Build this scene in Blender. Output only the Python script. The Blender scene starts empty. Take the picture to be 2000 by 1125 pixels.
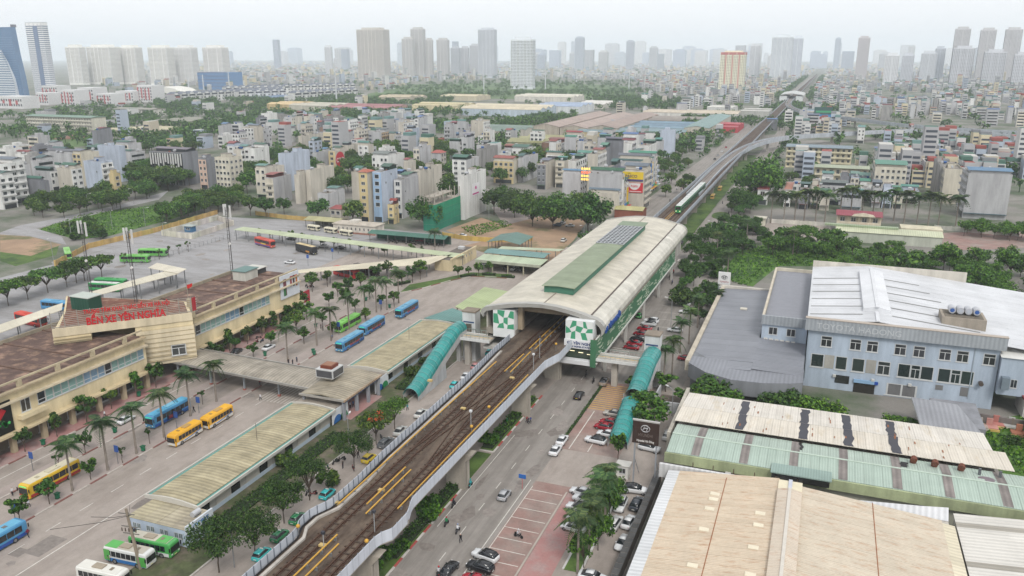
import bpy, bmesh, math, random
from mathutils import Vector, Matrix, noise as mnoise
R = random.Random(7)
scene = bpy.context.scene
COL = scene.collection
rad = math.radians

# ------------------------------------------------------------------ camera
# world: +Y runs along the elevated railway, +X to the right of it, Z up; metres
F_PX, CX, CY = 1600.0, 1000.0, 562.5          # focal length and centre in photograph pixels
CAM_H = 78.0
PITCH = math.atan((CY - 110.0) / F_PX)
YAW = math.atan(630.0 / math.hypot(F_PX, CY - 110.0))
cam_d = bpy.data.cameras.new('camera')
cam = bpy.data.objects.new('camera', cam_d)
COL.objects.link(cam)
cam.location = (0, 0, CAM_H)
cam.rotation_euler = (math.pi / 2 - PITCH, 0, YAW)
cam_d.sensor_width = 36.0
cam_d.lens = F_PX / 2000.0 * 36.0
cam_d.clip_start = 1.0
cam_d.clip_end = 40000.0
scene.camera = cam

# ------------------------------------------------------------------ sky and sun (bright overcast)
SUN_EL, SUN_AZ = 47.0, 146.0
world = bpy.data.worlds.new('World')
scene.world = world
world.use_nodes = True
wn = world.node_tree
wn.nodes.clear()
w_out = wn.nodes.new('ShaderNodeOutputWorld')
w_bg = wn.nodes.new('ShaderNodeBackground')
w_sky = wn.nodes.new('ShaderNodeTexSky')
w_sky.sky_type = 'NISHITA'
w_sky.sun_disc = False
w_sky.sun_elevation = rad(SUN_EL)
w_sky.sun_rotation = rad(SUN_AZ)
w_sky.air_density = 1.0
w_sky.dust_density = 4.0
w_sky.ozone_density = 1.0
w_hsv = wn.nodes.new('ShaderNodeHueSaturation')
w_hsv.inputs['Saturation'].default_value = 0.16
w_mix = wn.nodes.new('ShaderNodeMix')
w_mix.data_type = 'RGBA'
w_mix.inputs[0].default_value = 0.6
w_mix.inputs[7].default_value = (10.3, 10.45, 10.7, 1)      # even cloud layer
wn.links.new(w_sky.outputs[0], w_hsv.inputs['Color'])
wn.links.new(w_hsv.outputs[0], w_mix.inputs[6])
wn.links.new(w_mix.outputs[2], w_bg.inputs[0])
w_bg.inputs[1].default_value = 0.10
wn.links.new(w_bg.outputs[0], w_out.inputs[0])
sun_d = bpy.data.lights.new('sun', 'SUN')
sun_d.energy = 1.5
sun_d.angle = rad(14)
sun_d.color = (1.0, 0.96, 0.9)
sun = bpy.data.objects.new('sun', sun_d)
COL.objects.link(sun)
sun.rotation_euler = (rad(90 - SUN_EL), 0, rad(180 - SUN_AZ))
scene.view_settings.view_transform = 'Standard'
scene.view_settings.look = 'None'
scene.view_settings.gamma = 1.0
scene.view_settings.exposure = 0.55
scene.view_settings.use_curve_mapping = False
scene.render.engine = 'CYCLES'
scene.cycles.use_denoising = True
scene.cycles.max_bounces = 5
scene.cycles.diffuse_bounces = 3
scene.cycles.glossy_bounces = 2
scene.cycles.transmission_bounces = 3
scene.cycles.transparent_max_bounces = 8
scene.cycles.volume_bounces = 1
scene.cycles.caustics_reflective = False
scene.cycles.caustics_refractive = False

# ------------------------------------------------------------------ picking world points off the photograph
_cp, _sp, _cy, _sy = math.cos(PITCH), math.sin(PITCH), math.cos(YAW), math.sin(YAW)
_f = Vector((-_sy * _cp, _cy * _cp, -_sp)); _r = Vector((_cy, _sy, 0)); _u = _r.cross(_f)
def G(x, y, z=0.0):
    """world (X, Y) of the point at height z that the photograph shows at pixel (x, y)"""
    d = _f + _r * ((x - CX) / F_PX) - _u * ((y - CY) / F_PX)
    t = (z - CAM_H) / d.z
    return (d.x * t, d.y * t)
def PR(X, Y, Z):
    v = Vector((X, Y, Z - CAM_H)); w = v.dot(_f)
    return (CX + F_PX * v.dot(_r) / w, CY - F_PX * v.dot(_u) / w, w)
def GD(x, y, dist):
    """point at pixel (x, y) at depth dist (for far towers whose foot is hidden)"""
    d = _f + _r * ((x - CX) / F_PX) - _u * ((y - CY) / F_PX)
    return Vector((0, 0, CAM_H)) + d * dist

# ------------------------------------------------------------------ materials (colour comes from each object's own colour)
MATS = {}
def sc(r, g, b):
    """0-255 picture colour to a linear base colour (the photograph is exposed about half a stop bright)"""
    f = lambda c: ((c / 255 + 0.055) / 1.055) ** 2.4 if c > 10 else c / 3294
    return (f(r)*.7, f(g)*.7, f(b)*.7, 1)
def mat(name, color=None, rough=0.8, metal=0.0, stain=0.25, scale=0.15, streak=False, ribs=None, rib_amt=0.12, rib_w=0.9,
        emit=None, second=None, second_scale=0.05, aniso=None, bump=0.0, spec=0.3, fine=0.0, thresh=None):
    if name in MATS: return MATS[name]
    m = bpy.data.materials.new(name); m.use_nodes = True
    nt = m.node_tree; N = nt.nodes; L = nt.links
    b = N['Principled BSDF']
    b.inputs['Roughness'].default_value = rough
    b.inputs['Metallic'].default_value = metal
    b.inputs['Specular IOR Level'].default_value = spec
    geo = N.new('ShaderNodeNewGeometry')
    if color is None:
        oi = N.new('ShaderNodeObjectInfo'); col = oi.outputs['Color']
    else:
        c = N.new('ShaderNodeRGB'); c.outputs[0].default_value = color; col = c.outputs[0]
    def mult(col, fac_socket, lo, hi):
        mr = N.new('ShaderNodeMapRange'); mr.inputs[3].default_value = lo; mr.inputs[4].default_value = hi
        L.new(fac_socket, mr.inputs[0])
        mx = N.new('ShaderNodeMix'); mx.data_type = 'RGBA'; mx.blend_type = 'MULTIPLY'; mx.inputs[0].default_value = 1
        L.new(col, mx.inputs[6]); L.new(mr.outputs[0], mx.inputs[7])
        return mx.outputs[2]
    if second is not None:
        ns = N.new('ShaderNodeTexNoise'); ns.inputs['Scale'].default_value = second_scale; ns.inputs['Detail'].default_value = 6
        ns.inputs['Roughness'].default_value = 0.65
        if aniso:
            am = N.new('ShaderNodeMapping'); am.inputs['Scale'].default_value = aniso
            L.new(geo.outputs['Position'], am.inputs[0]); L.new(am.outputs[0], ns.inputs['Vector'])
        else: L.new(geo.outputs['Position'], ns.inputs['Vector'])
        cr = N.new('ShaderNodeMapRange'); lo, hi = thresh or (0.45, 0.6)
        cr.inputs[1].default_value = lo; cr.inputs[2].default_value = hi
        L.new(ns.outputs[0], cr.inputs[0])
        mx = N.new('ShaderNodeMix'); mx.data_type = 'RGBA'
        L.new(cr.outputs[0], mx.inputs[0]); L.new(col, mx.inputs[6]); mx.inputs[7].default_value = second
        col = mx.outputs[2]
    if stain:
        ns = N.new('ShaderNodeTexNoise'); ns.inputs['Detail'].default_value = 5; ns.inputs['Roughness'].default_value = 0.6
        ns.inputs['Scale'].default_value = scale
        mp = N.new('ShaderNodeMapping')
        mp.inputs['Scale'].default_value = (1, 1, 0.18) if streak else (1, 1, 1)
        L.new(geo.outputs['Position'], mp.inputs[0]); L.new(mp.outputs[0], ns.inputs['Vector'])
        mr = N.new('ShaderNodeMapRange'); mr.inputs[1].default_value = 0.3; mr.inputs[2].default_value = 0.7
        L.new(ns.outputs[0], mr.inputs[0])
        col = mult(col, mr.outputs[0], 1 - stain, 1 + stain * 0.25)
    if fine:
        ns = N.new('ShaderNodeTexNoise'); ns.inputs['Detail'].default_value = 3; ns.inputs['Scale'].default_value = 2.2
        L.new(geo.outputs['Position'], ns.inputs['Vector'])
        col = mult(col, ns.outputs[0], 1 - fine, 1 + fine)
    if ribs:
        wv = N.new('ShaderNodeTexWave'); wv.wave_type = 'BANDS'; wv.bands_direction = ribs
        wv.inputs['Scale'].default_value = 0.314 / rib_w; wv.inputs['Distortion'].default_value = 0
        L.new(geo.outputs['Position'], wv.inputs['Vector'])
        col = mult(col, wv.outputs[0], 1 - rib_amt, 1 + rib_amt * 0.4)
        bp = N.new('ShaderNodeBump'); bp.inputs['Strength'].default_value = 0.5; bp.inputs['Distance'].default_value = 0.08
        L.new(wv.outputs[0], bp.inputs['Height']); L.new(bp.outputs[0], b.inputs['Normal'])
    elif bump:
        ns = N.new('ShaderNodeTexNoise'); ns.inputs['Scale'].default_value = 1.5; ns.inputs['Detail'].default_value = 4
        L.new(geo.outputs['Position'], ns.inputs['Vector'])
        bp = N.new('ShaderNodeBump'); bp.inputs['Strength'].default_value = bump; bp.inputs['Distance'].default_value = 0.3
        L.new(ns.outputs[0], bp.inputs['Height']); L.new(bp.outputs[0], b.inputs['Normal'])
    L.new(col, b.inputs['Base Color'])
    if emit:
        b.inputs['Emission Color'].default_value = emit[0]; b.inputs['Emission Strength'].default_value = emit[1]
    MATS[name] = m
    return m
M_WALL = mat('plaster', rough=0.85, stain=0.3, scale=0.35, streak=True, fine=0.05)
M_BARE = mat('bare_render', rough=0.95, stain=0.45, scale=0.3, streak=True, fine=0.12)
M_PLAIN = mat('paint', rough=0.6, stain=0.10, scale=0.6)
M_CONC = mat('concrete', rough=0.9, stain=0.3, scale=0.4, streak=True, fine=0.1)
M_SHX = mat('sheet_ribs_across_x', rough=0.5, stain=0.2, scale=0.12, ribs='X', spec=0.4, fine=0.06)
M_SHY = mat('sheet_ribs_across_y', rough=0.5, stain=0.2, scale=0.12, ribs='Y', spec=0.4, fine=0.06)
M_OLDX = mat('old_sheet_ribs_across_x', rough=0.75, stain=0.4, scale=0.25, ribs='X', rib_amt=0.2, fine=0.15)
M_OLDY = mat('old_sheet_ribs_across_y', rough=0.75, stain=0.4, scale=0.25, ribs='Y', rib_amt=0.2, fine=0.15)
M_METAL = mat('metal', rough=0.45, metal=0.4, stain=0.15, scale=0.6)
M_GLOSS = mat('car_paint', rough=0.22, stain=0.06, scale=1.0, spec=0.6)
M_GLASS = mat('dark_glass', rough=0.08, stain=0.25, scale=0.5, spec=0.8)
M_RUBBER = mat('rubber', sc(42, 42, 44), rough=0.85, stain=0.1)
M_CLOTH = mat('cloth', rough=0.9, stain=0.1)
M_SKIN = mat('skin', sc(190, 145, 118), rough=0.6, stain=0.0)
M_HAIR = mat('hair', sc(28, 24, 22), rough=0.6, stain=0.0)
M_LED = mat('led_sign', sc(20, 90, 50), emit=((0.05, 0.9, 0.35, 1), 0.9), stain=0)
M_LAMPON = mat('lit_lamp', sc(255, 240, 190), emit=((1, 0.9, 0.6, 1), 1.0), stain=0)
def leafmat(name, c1, c2, c3):
    m = bpy.data.materials.new(name); m.use_nodes = True
    nt = m.node_tree; N = nt.nodes; L = nt.links
    N.clear()
    out = N.new('ShaderNodeOutputMaterial')
    geo = N.new('ShaderNodeNewGeometry'); oi = N.new('ShaderNodeObjectInfo')
    rp = N.new('ShaderNodeValToRGB')
    e = rp.color_ramp.elements
    e[0].position = 0.0; e[0].color = c1; e[1].position = 1.0; e[1].color = c3
    e2 = rp.color_ramp.elements.new(0.55); e2.color = c2
    L.new(geo.outputs['Random Per Island'], rp.inputs[0])
    mx = N.new('ShaderNodeMix'); mx.data_type = 'RGBA'; mx.blend_type = 'MULTIPLY'; mx.inputs[0].default_value = 1
    L.new(rp.outputs[0], mx.inputs[6]); L.new(oi.outputs['Color'], mx.inputs[7])
    d = N.new('ShaderNodeBsdfPrincipled'); d.inputs['Roughness'].default_value = 0.55; d.inputs['Specular IOR Level'].default_value = 0.25
    L.new(mx.outputs[2], d.inputs['Base Color'])
    t = N.new('ShaderNodeBsdfTranslucent'); L.new(mx.outputs[2], t.inputs[0])
    ms = N.new('ShaderNodeMixShader'); ms.inputs[0].default_value = 0.3
    L.new(d.outputs[0], ms.inputs[1]); L.new(t.outputs[0], ms.inputs[2]); L.new(ms.outputs[0], out.inputs[0])
    MATS[name] = m
    return m
M_LEAF = leafmat('leaves', (0.008, 0.028, 0.007, 1), (0.04, 0.105, 0.017, 1), (0.125, 0.225, 0.036, 1))
M_PALM = leafmat('palm_leaves', (0.02, 0.05, 0.02, 1), (0.055, 0.11, 0.038, 1), (0.13, 0.19, 0.06, 1))
M_BARK = mat('bark', sc(96, 84, 72), rough=0.95, stain=0.4, scale=1.5)
M_PBARK = mat('palm_bark', sc(150, 140, 130), rough=0.95, stain=0.3, scale=1.5)

# ------------------------------------------------------------------ mesh building
class MB:
    def __init__(s): s.v = []; s.f = []; s.m = []; s.k = 0
    def quad(s, a, b, c, d):
        n = len(s.v); s.v += [tuple(a), tuple(b), tuple(c), tuple(d)]; s.f.append((n, n+1, n+2, n+3)); s.m.append(s.k); return s
    def poly(s, pts):
        n = len(s.v); s.v += [tuple(p) for p in pts]; s.f.append(tuple(range(n, n+len(pts)))); s.m.append(s.k); return s
    def box(s, x0, x1, y0, y1, z0, z1):
        n = len(s.v)
        s.v += [(x0,y0,z0),(x1,y0,z0),(x1,y1,z0),(x0,y1,z0),(x0,y0,z1),(x1,y0,z1),(x1,y1,z1),(x0,y1,z1)]
        for q in ((0,3,2,1),(4,5,6,7),(0,1,5,4),(1,2,6,5),(2,3,7,6),(3,0,4,7)): s.f.append(tuple(n+i for i in q)); s.m.append(s.k)
        return s
    def prism(s, pts, z0, z1, cap=True):
        """closed plan polygon (counter-clockwise) raised from z0 to z1"""
        n = len(s.v); k = len(pts)
        s.v += [(p[0], p[1], z0) for p in pts] + [(p[0], p[1], z1) for p in pts]
        for i in range(k):
            j = (i+1) % k; s.f.append((n+i, n+j, n+k+j, n+k+i)); s.m.append(s.k)
        if cap:
            s.f.append(tuple(n+k+i for i in range(k))); s.m.append(s.k)
            s.f.append(tuple(n+i for i in reversed(range(k)))); s.m.append(s.k)
        return s
    def extrude(s, prof, axis, a, b):
        """closed profile extruded along 'x' (prof=(y,z)) or 'y' (prof=(x,z)) from a to b"""
        n = len(s.v); k = len(prof)
        for t in (a, b):
            s.v += [((t, p[0], p[1]) if axis == 'x' else (p[0], t, p[1])) for p in prof]
        for i in range(k):
            j = (i+1) % k; s.f.append((n+i, n+j, n+k+j, n+k+i)); s.m.append(s.k)
        s.f.append(tuple(n+k+i for i in range(k))); s.m.append(s.k)
        s.f.append(tuple(n+i for i in reversed(range(k)))); s.m.append(s.k)
        return s
    def tube(s, pts, r0, r1=None, n=6):
        r1 = r0 if r1 is None else r1
        pts = [Vector(p) for p in pts]; base = len(s.v)
        for i, p in enumerate(pts):
            d = (pts[min(i+1, len(pts)-1)] - pts[max(i-1, 0)]).normalized()
            a = d.orthogonal().normalized() if abs(d.z) < 0.9 else Vector((1,0,0)).cross(d).normalized()
            b = d.cross(a); t = i / (len(pts)-1); r = r0 + (r1 - r0) * t
            for j in range(n):
                q = 2 * math.pi * j / n; s.v.append(tuple(p + (a * math.cos(q) + b * math.sin(q)) * r))
        for i in range(len(pts)-1):
            for j in range(n):
                k = (j+1) % n
                s.f.append((base+i*n+j, base+i*n+k, base+(i+1)*n+k, base+(i+1)*n+j)); s.m.append(s.k)
        for e in (0, len(pts)-1):
            s.f.append(tuple(base+e*n+j for j in (range(n) if e else reversed(range(n))))); s.m.append(s.k)
        return s
    def cyl(s, x, y, z0, z1, r, r1=None, n=10): return s.tube([(x,y,z0),(x,y,z1)], r, r1, n)
    def mesh(s, name, mats, smooth=False):
        me = bpy.data.meshes.new(name); me.from_pydata(s.v, [], s.f)
        mats = mats if isinstance(mats, (list, tuple)) else [mats]
        for m in mats: me.materials.append(m)
        if len(mats) > 1: me.polygons.foreach_set('material_index', s.m)
        if smooth: me.polygons.foreach_set('use_smooth', [True] * len(s.f))
        me.update()
        return me
    def obj(s, name, mats, parent=None, color=None, smooth=False, **kw):
        return mobj(name, s.mesh(name, mats, smooth), parent, color, **kw)
def mobj(name, me, parent=None, color=None, loc=None, rz=0.0, scale=None, rot=None):
    o = bpy.data.objects.new(name, me); COL.objects.link(o)
    if parent is not None: o.parent = parent
    if loc is not None: o.location = loc
    if rot is not None: o.rotation_euler = rot
    elif rz: o.rotation_euler = (0, 0, rz)
    if scale is not None: o.scale = scale
    if color is not None: o.color = color if len(color) == 4 else (*color, 1)
    return o
def thing(name, label, cat, loc=(0,0,0), rz=0.0, group=None):
    o = bpy.data.objects.new(name, None); COL.objects.link(o); o.empty_display_size = 0.5
    o.location = loc; o.rotation_euler = (0, 0, rz)
    return tag(o, label, cat, group)
def tag(o, label, cat, group=None, kind=None):
    o['label'] = label; o['category'] = cat
    if group: o['group'] = group
    if kind: o['kind'] = kind
    return o
def struct(o): o['kind'] = 'structure'; return o
def stuff(o): o['kind'] = 'stuff'; return o
_UB = {}
def bx(name, parent, x0, x1, y0, y1, z0, z1, m, color=None):
    """one box part, sharing a unit cube mesh per material"""
    k = m.name
    if k not in _UB:
        _UB[k] = MB().box(-.5,.5,-.5,.5,-.5,.5).mesh('block', m)
    return mobj(name, _UB[k], parent, color, loc=((x0+x1)/2, (y0+y1)/2, (z0+z1)/2), scale=(x1-x0, y1-y0, z1-z0))
def cp(o, parent=None):
    c = o.copy(); COL.objects.link(c); c.parent = parent
    for ch in o.children: cp(ch, c)
    return c
def solve(fn, target, lo, hi):
    inc = fn(hi) > fn(lo)
    for _ in range(34):
        m_ = (lo+hi)/2
        if (fn(m_) < target) == inc: lo = m_
        else: hi = m_
    return (lo+hi)/2
USED = []
OCC = []                     # ground already taken (x0, x1, y0, y1)
def put(proto, loc, rz=0.0, label=None, group=None, colors=None, scale=None):
    """a placed copy of a prototype tree; the first placing uses the prototype itself"""
    if proto in USED: o = cp(proto)
    else: USED.append(proto); o = proto
    o.location = loc; o.rotation_euler = (0, 0, rz)
    if scale: o.scale = (scale,) * 3 if not isinstance(scale, tuple) else scale
    if label: o['label'] = label
    if group: o['group'] = group
    if colors:
        for ch in o.children:
            b = ch.name.split('.')[0]
            if b in colors: ch.color = colors[b]
    return o
def text(name, body, parent, size, m, color=None, loc=(0,0,0), rot=(0,0,0), ext=0.03, align='CENTER', sx=1.0, bold=0.0, spacing=1.0):
    cu = bpy.data.curves.new(name, 'FONT'); cu.body = body; cu.size = size; cu.extrude = ext
    cu.align_x = align; cu.align_y = 'BOTTOM_BASELINE'; cu.offset = bold; cu.resolution_u = 3; cu.space_character = spacing
    tmp = bpy.data.objects.new(name, cu)
    me = bpy.data.meshes.new_from_object(tmp); bpy.data.objects.remove(tmp); bpy.data.curves.remove(cu)
    me.materials.clear(); me.materials.append(m)
    return mobj(name, me, parent, color, loc=loc, rot=rot, scale=(sx, 1, 1))
# ================================================================== GROUND, ROADS, PAVING
M_GROUND = mat('city_ground', sc(146, 142, 136), rough=0.95, stain=0.25, scale=0.05, second=sc(88, 104, 76), second_scale=0.02, fine=0.2, thresh=(0.44, 0.6))
M_YARD = mat('yard_concrete', sc(174, 164, 156), rough=0.9, stain=0.12, scale=0.5, fine=0.09, second=sc(160, 150, 142), second_scale=0.25, aniso=(1, .25, 1))
M_YARD2 = mat('yard_asphalt', sc(168, 167, 168), rough=0.9, stain=0.12, scale=0.4, fine=0.06, second=sc(154, 152, 152), second_scale=0.2, aniso=(.3, 1, 1))
M_ROAD = mat('road_asphalt', sc(158, 152, 146), rough=0.9, stain=0.12, scale=0.4, fine=0.06, second=sc(142, 136, 130), second_scale=0.5, aniso=(1, .06, 1))
M_PAVE = mat('pavement_tiles', sc(176, 164, 158), rough=0.9, stain=0.2, scale=0.15, fine=0.12)
M_BRICKP = mat('brick_paving', sc(164, 134, 126), rough=0.9, stain=0.25, scale=0.3, fine=0.16, second=sc(164, 148, 140), second_scale=0.09)
M_PINK = mat('pink_tiles', sc(188, 140, 136), rough=0.9, stain=0.22, scale=0.2, fine=0.15, second=sc(176, 150, 146), second_scale=0.2)
M_DIRT = mat('bare_earth', sc(176, 148, 122), rough=0.95, stain=0.3, scale=0.1, fine=0.12, second=sc(122, 120, 84), second_scale=0.06, thresh=(0.52, 0.62))
M_LAWN = mat('grass_ground', sc(96, 122, 58), rough=0.95, stain=0.35, scale=0.12, fine=0.3, second=sc(66, 92, 46), second_scale=0.1, bump=0.4)
M_WILD = mat('wild_green', sc(92, 128, 54), rough=0.95, stain=0.3, scale=0.2, fine=0.3, second=sc(60, 92, 42), second_scale=0.08, bump=0.6)
M_FIELD = mat('far_fields', sc(104, 132, 78), rough=0.95, stain=0.25, scale=0.02, second=sc(84, 106, 66), second_scale=0.01)
M_LINE = mat('road_paint', sc(226, 222, 214), rough=0.8, stain=0.3, scale=1.2)
M_YLINE = mat('yellow_paint', sc(214, 176, 96), rough=0.8, stain=0.3, scale=1.2)
M_KERB = mat('kerb_stone', rough=0.9, stain=0.25, scale=1.0)
M_TRACKBED = mat('track_bed', sc(114, 99, 86), rough=0.95, stain=0.35, scale=0.3, fine=0.2, second=sc(84, 70, 60), second_scale=0.5, aniso=(1,.2,1))

_lay = [0]
def sheet(name, pts, m, z, px=True, label=None):
    p = [(G(*q) if px else q) for q in pts]
    a = sum(p[i][0]*p[(i+1) % len(p)][1] - p[(i+1) % len(p)][0]*p[i][1] for i in range(len(p)))
    if a < 0: p = p[::-1]
    return struct(MB().poly([(x, y, z) for x, y in p]).obj(name, m))
def rect(name, x0, x1, y0, y1, z, m): return sheet(name, [(x0,y0),(x1,y0),(x1,y1),(x0,y1)], m, z, px=False)

# terrain out to the horizon, finer near the camera
gb = MB()
_e = [-14000, -6000, -2500, -800, 0, 600, 2000, 5000, 12000]
_ey = [-3000, 0, 400, 900, 2000, 4000, 8000, 14000]
for i in range(len(_e)-1):
    for j in range(len(_ey)-1):
        gb.quad((_e[i],_ey[j],0),(_e[i+1],_ey[j],0),(_e[i+1],_ey[j+1],0),(_e[i],_ey[j+1],0))
struct(gb.obj('ground', M_GROUND))
rect('yard_pavement', -69.5, -56, 30, 330, .006, M_YARD)
sheet('yard_paving', [(-69.5,30),(-69.5,300),(-98,326),(-160,330),(-178,300),(-178,30)], M_YARD, .004, px=False)
sheet('yard_paving', [(-178,30),(-178,300),(-160,330),(-235,336),(-281,330),(-277,225),(-285,30)], M_YARD2, .005, px=False)
rect('road', -57.4, -45.6, 30, 300, .012, M_ROAD)
sheet('road', [(-57.4,300),(-38,300),(-36,420),(-38,900),(-40,3500),(-50,3500),(-50,900),(-52,420)], M_ROAD, .012, px=False)
sheet('road', [(-69,318),(-69,3500),(-84,3500),(-88,900),(-92,420),(-100,360),(-98,330)], M_ROAD, .014, px=False)
rect('brick_pavement', -45.6, -38.4, 60, 133, .014, M_BRICKP)
rect('driveway_pavement', -45.6, -23, 133, 147.5, .012, M_YARD)
rect('brick_pavement', -45.6, -33, 147.5, 186, .014, M_BRICKP)
rect('tile_pavement', -38.4, -33.5, 60, 131, .018, M_PINK)
rect('forecourt_pavement', -33.5, -23, 60, 133, .010, M_YARD)
rect('forecourt_pavement', -33, -23, 147.5, 200, .010, M_YARD)
rect('parking_pavement', -45.6, -27, 186, 300, .011, M_ROAD)
sheet('side_road', [(1335,450),(1350,425),(1440,428),(1500,470),(1440,480),(1390,470)], M_ROAD, .016)
# wasteland and greens
sheet('dirt_path', [(905,480),(985,462),(985,440),(1075,418),(1150,428),(1120,470),(1065,520),(1000,505),(940,492)], M_DIRT, .02)
sheet('dirt_path', [(870,450),(940,425),(985,440),(985,462),(930,470)], M_DIRT, .018)
sheet('dirt_path', [(0,492),(0,458),(60,462),(120,478),(60,500)], M_DIRT, .02)
sheet('dirt_path', [(960,405),(1090,390),(1180,400),(1150,428),(1075,418),(985,440)], M_PAVE, .016)
sheet('lawn', [(75,448),(160,420),(330,398),(420,400),(330,430),(210,462),(150,468)], M_WILD, .024)
sheet('lawn', [(0,510),(0,492),(60,500),(115,480),(110,498),(30,520)], M_LAWN, .022)
sheet('side_road', [(-40,468),(40,440),(120,425),(240,398),(330,372),(310,390),(180,420),(70,446),(120,462),(130,478),(60,462),(0,458),(-40,475)], M_YARD2, .028)
sheet('side_road', [(100,512),(170,482),(300,452),(425,410),(425,422),(300,463),(180,494),(108,522)], M_YARD2, .026)
sheet('sports_field', [(30,288),(90,272),(170,272),(172,284),(110,292),(60,296)], M_FIELD, .03)
sheet('running_track', [(80,285),(60,278),(150,262),(178,268),(176,280)], mat('clay', sc(150, 108, 92), rough=0.9), .02)
sheet('wild_field', [(1400,540),(1445,490),(1500,478),(1560,470),(1640,478),(1760,500),(1880,540),(2100,600),(2100,680),(1880,590),(1700,520),(1520,520),(1470,560)], M_WILD, .02)
sheet('wild_field', [(1890,830),(2100,790),(2300,1000),(2000,960),(1940,910)], M_WILD, .03)
sheet('car_park', [(1500,432),(1540,428),(1620,436),(1630,470),(1540,468),(1490,450)], M_YARD, .022)
sheet('car_park', [(1820,455),(1990,452),(2060,480),(1960,486),(1840,490)], M_BRICKP, .024)
sheet('field', [(690,190),(800,165),(1050,160),(1230,168),(1250,190),(1100,196),(930,192),(800,200)], M_FIELD, .03)
sheet('field', [(690,232),(840,228),(930,240),(900,262),(830,258),(700,252)], M_FIELD, .035)
sheet('field', [(460,236),(560,232),(690,238),(640,252),(500,250)], M_FIELD, .03)
sheet('field', [(1660,262),(1760,258),(2000,270),(2000,292),(1800,282)], M_FIELD, .03)
# road marks
def strip(name, x0, x1, y0, y1, z=.018, m=None): return rect(name, x0, x1, y0, y1, z, m or M_LINE)
y = 62
while y < 300:
    strip('lane_marking', -51.65, -51.5, y, y+2.6, .017); y += 8.2
strip('lane_marking', -46.6, -46.45, 70, 133, .017)
strip('lane_marking', -56.3, -56.15, 112, 150, .017)
for x, a, b in ((-111.6, 60, 104), (-120.0, 60, 61), (-141.8, 60, 215)):
    strip('lane_marking', x-.1, x+.1, a, b, .012)
y = 66
while y < 150:
    strip('lane_marking', -118.1, -117.95, y, y+3, .012); y += 7
for y in [96 + 3.35*i for i in range(11)]:
    strip('parking_marking', -45.4, -39.2, y, y+.16, .019)
strip('parking_marking', -45.5, -45.35, 88, 131, .021)
strip('parking_marking', -43.6, -43.4, 148, 168, .019)
strip('parking_marking', -39.6, -39.4, 148, 168, .019)
for i in range(14):
    strip('rumble_marking', -45.3, -37.5, 169+i*1.15, 169.4+i*1.15, .019, M_YLINE)
strip('kerb_line', -38.9, -38.6, 60, 131, .022, mat('edge_stone', sc(190,182,172)))
for i in range(10):                      # zebra beyond the station
    strip('crossing_marking', -50.5+i*1.3, -49.9+i*1.3, 318, 321.5, .02)
for i in range(5):
    strip('rumble_marking', -50, -45, 205+i*1.4, 205.4+i*1.4, .02)
for i in range(16):                      # painted bars of the arrival bay beside the platforms
    strip('bay_marking', -120+i*0.95, -119.6+i*0.95, 146, 158, .014, mat('faded_paint', sc(206,200,190), stain=.3, scale=1))
for i in range(9):
    strip('stall_marking', -44.6, -37, 204+i*7.4, 204.15+i*7.4, .02)

# kerbs: raised islands with red and white stones
def kerb_run(parent, pts, w=.35, h=.16, n=1.6, cols=((236,228,220),(176,84,80)), only=None):
    k = 0
    for (xa, ya), (xb, yb) in zip(pts, pts[1:]):
        d = math.hypot(xb-xa, yb-ya); m = max(1, round(d/n)); a = math.atan2(yb-ya, xb-xa)
        for i in range(m):
            t = (i+.5)/m; L = d/m - .03
            o = mobj('kerb_stone', KERB_ME, parent, sc(*cols[(k//2) % len(cols)]), loc=(xa+(xb-xa)*t, ya+(yb-ya)*t, h/2), rz=a, scale=(L, w, h))
            k += 1
KERB_ME = MB().box(-.5,.5,-.5,.5,-.5,.5).mesh('kerb_stone', M_KERB)
def island(name, x0, x1, y0, y1, m, sides='lr', n=2.0):
    o = struct(MB().box(x0+.15, x1-.15, y0, y1, -.1, .15).obj(name, m))
    if 'r' in sides: kerb_run(o, [(x1, y0), (x1, y1)], n=n, cols=((206,198,190),(150,104,98)))
    if 'l' in sides: kerb_run(o, [(x0, y0), (x0, y1)], n=n, cols=((206,198,190),(150,104,98)))
    return o
island('bus_bay_pavement', -128.2, -124, 66, 221, M_PAVE, 'r')
island('bus_bay_pavement', -138.3, -135, 66, 214, M_PAVE, 'r')
island('terminal_pavement', -150.5, -145.6, 66, 200, M_PINK, 'r')
MED = struct(MB().box(-60.6, -57.6, 60, 112, -.1, .14).obj('median_strip', M_LAWN))
kerb_run(MED, [(-57.5, 60), (-57.5, 112)], n=1.3, cols=((226,220,214),(190,92,88)))
MED2 = struct(MB().box(-60.6, -57.6, 141, 170, -.1, .14).obj('median_strip', M_LAWN))
kerb_run(MED2, [(-57.5, 141), (-57.5, 172)], n=1.3, cols=((226,220,214),(190,92,88)))
kerb_run(MED2, [(-60.6, 141), (-57.5, 141)], n=1.3, cols=((226,220,214),(190,92,88)))
MED3 = struct(MB().box(-60.6, -57.6, 112.5, 140, -.1, .14).obj('median_strip', M_LAWN))
kerb_run(MED3, [(-57.5, 112.5), (-57.5, 128)], n=1.3, cols=((226,220,214),(190,92,88)))
MED4 = struct(MB().box(-60.6, -52.5, 320, 700, -.1, .14).obj('median_strip', M_LAWN))
ko = struct(MB().box(-96, -86, 66, 240, -.1, .12).obj('garden_lawn', mat('garden_soil', sc(92,100,66), stain=.4, scale=.6, fine=.3, second=sc(120,110,96), second_scale=.2)))
kerb_run(ko, [(-86, 66), (-86, 240)], n=2.4, cols=((196,190,182),))
kp = [G(*q) for q in ((780,572),(815,566),(850,556),(880,548),(920,540),(960,541),(1000,545))]
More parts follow.
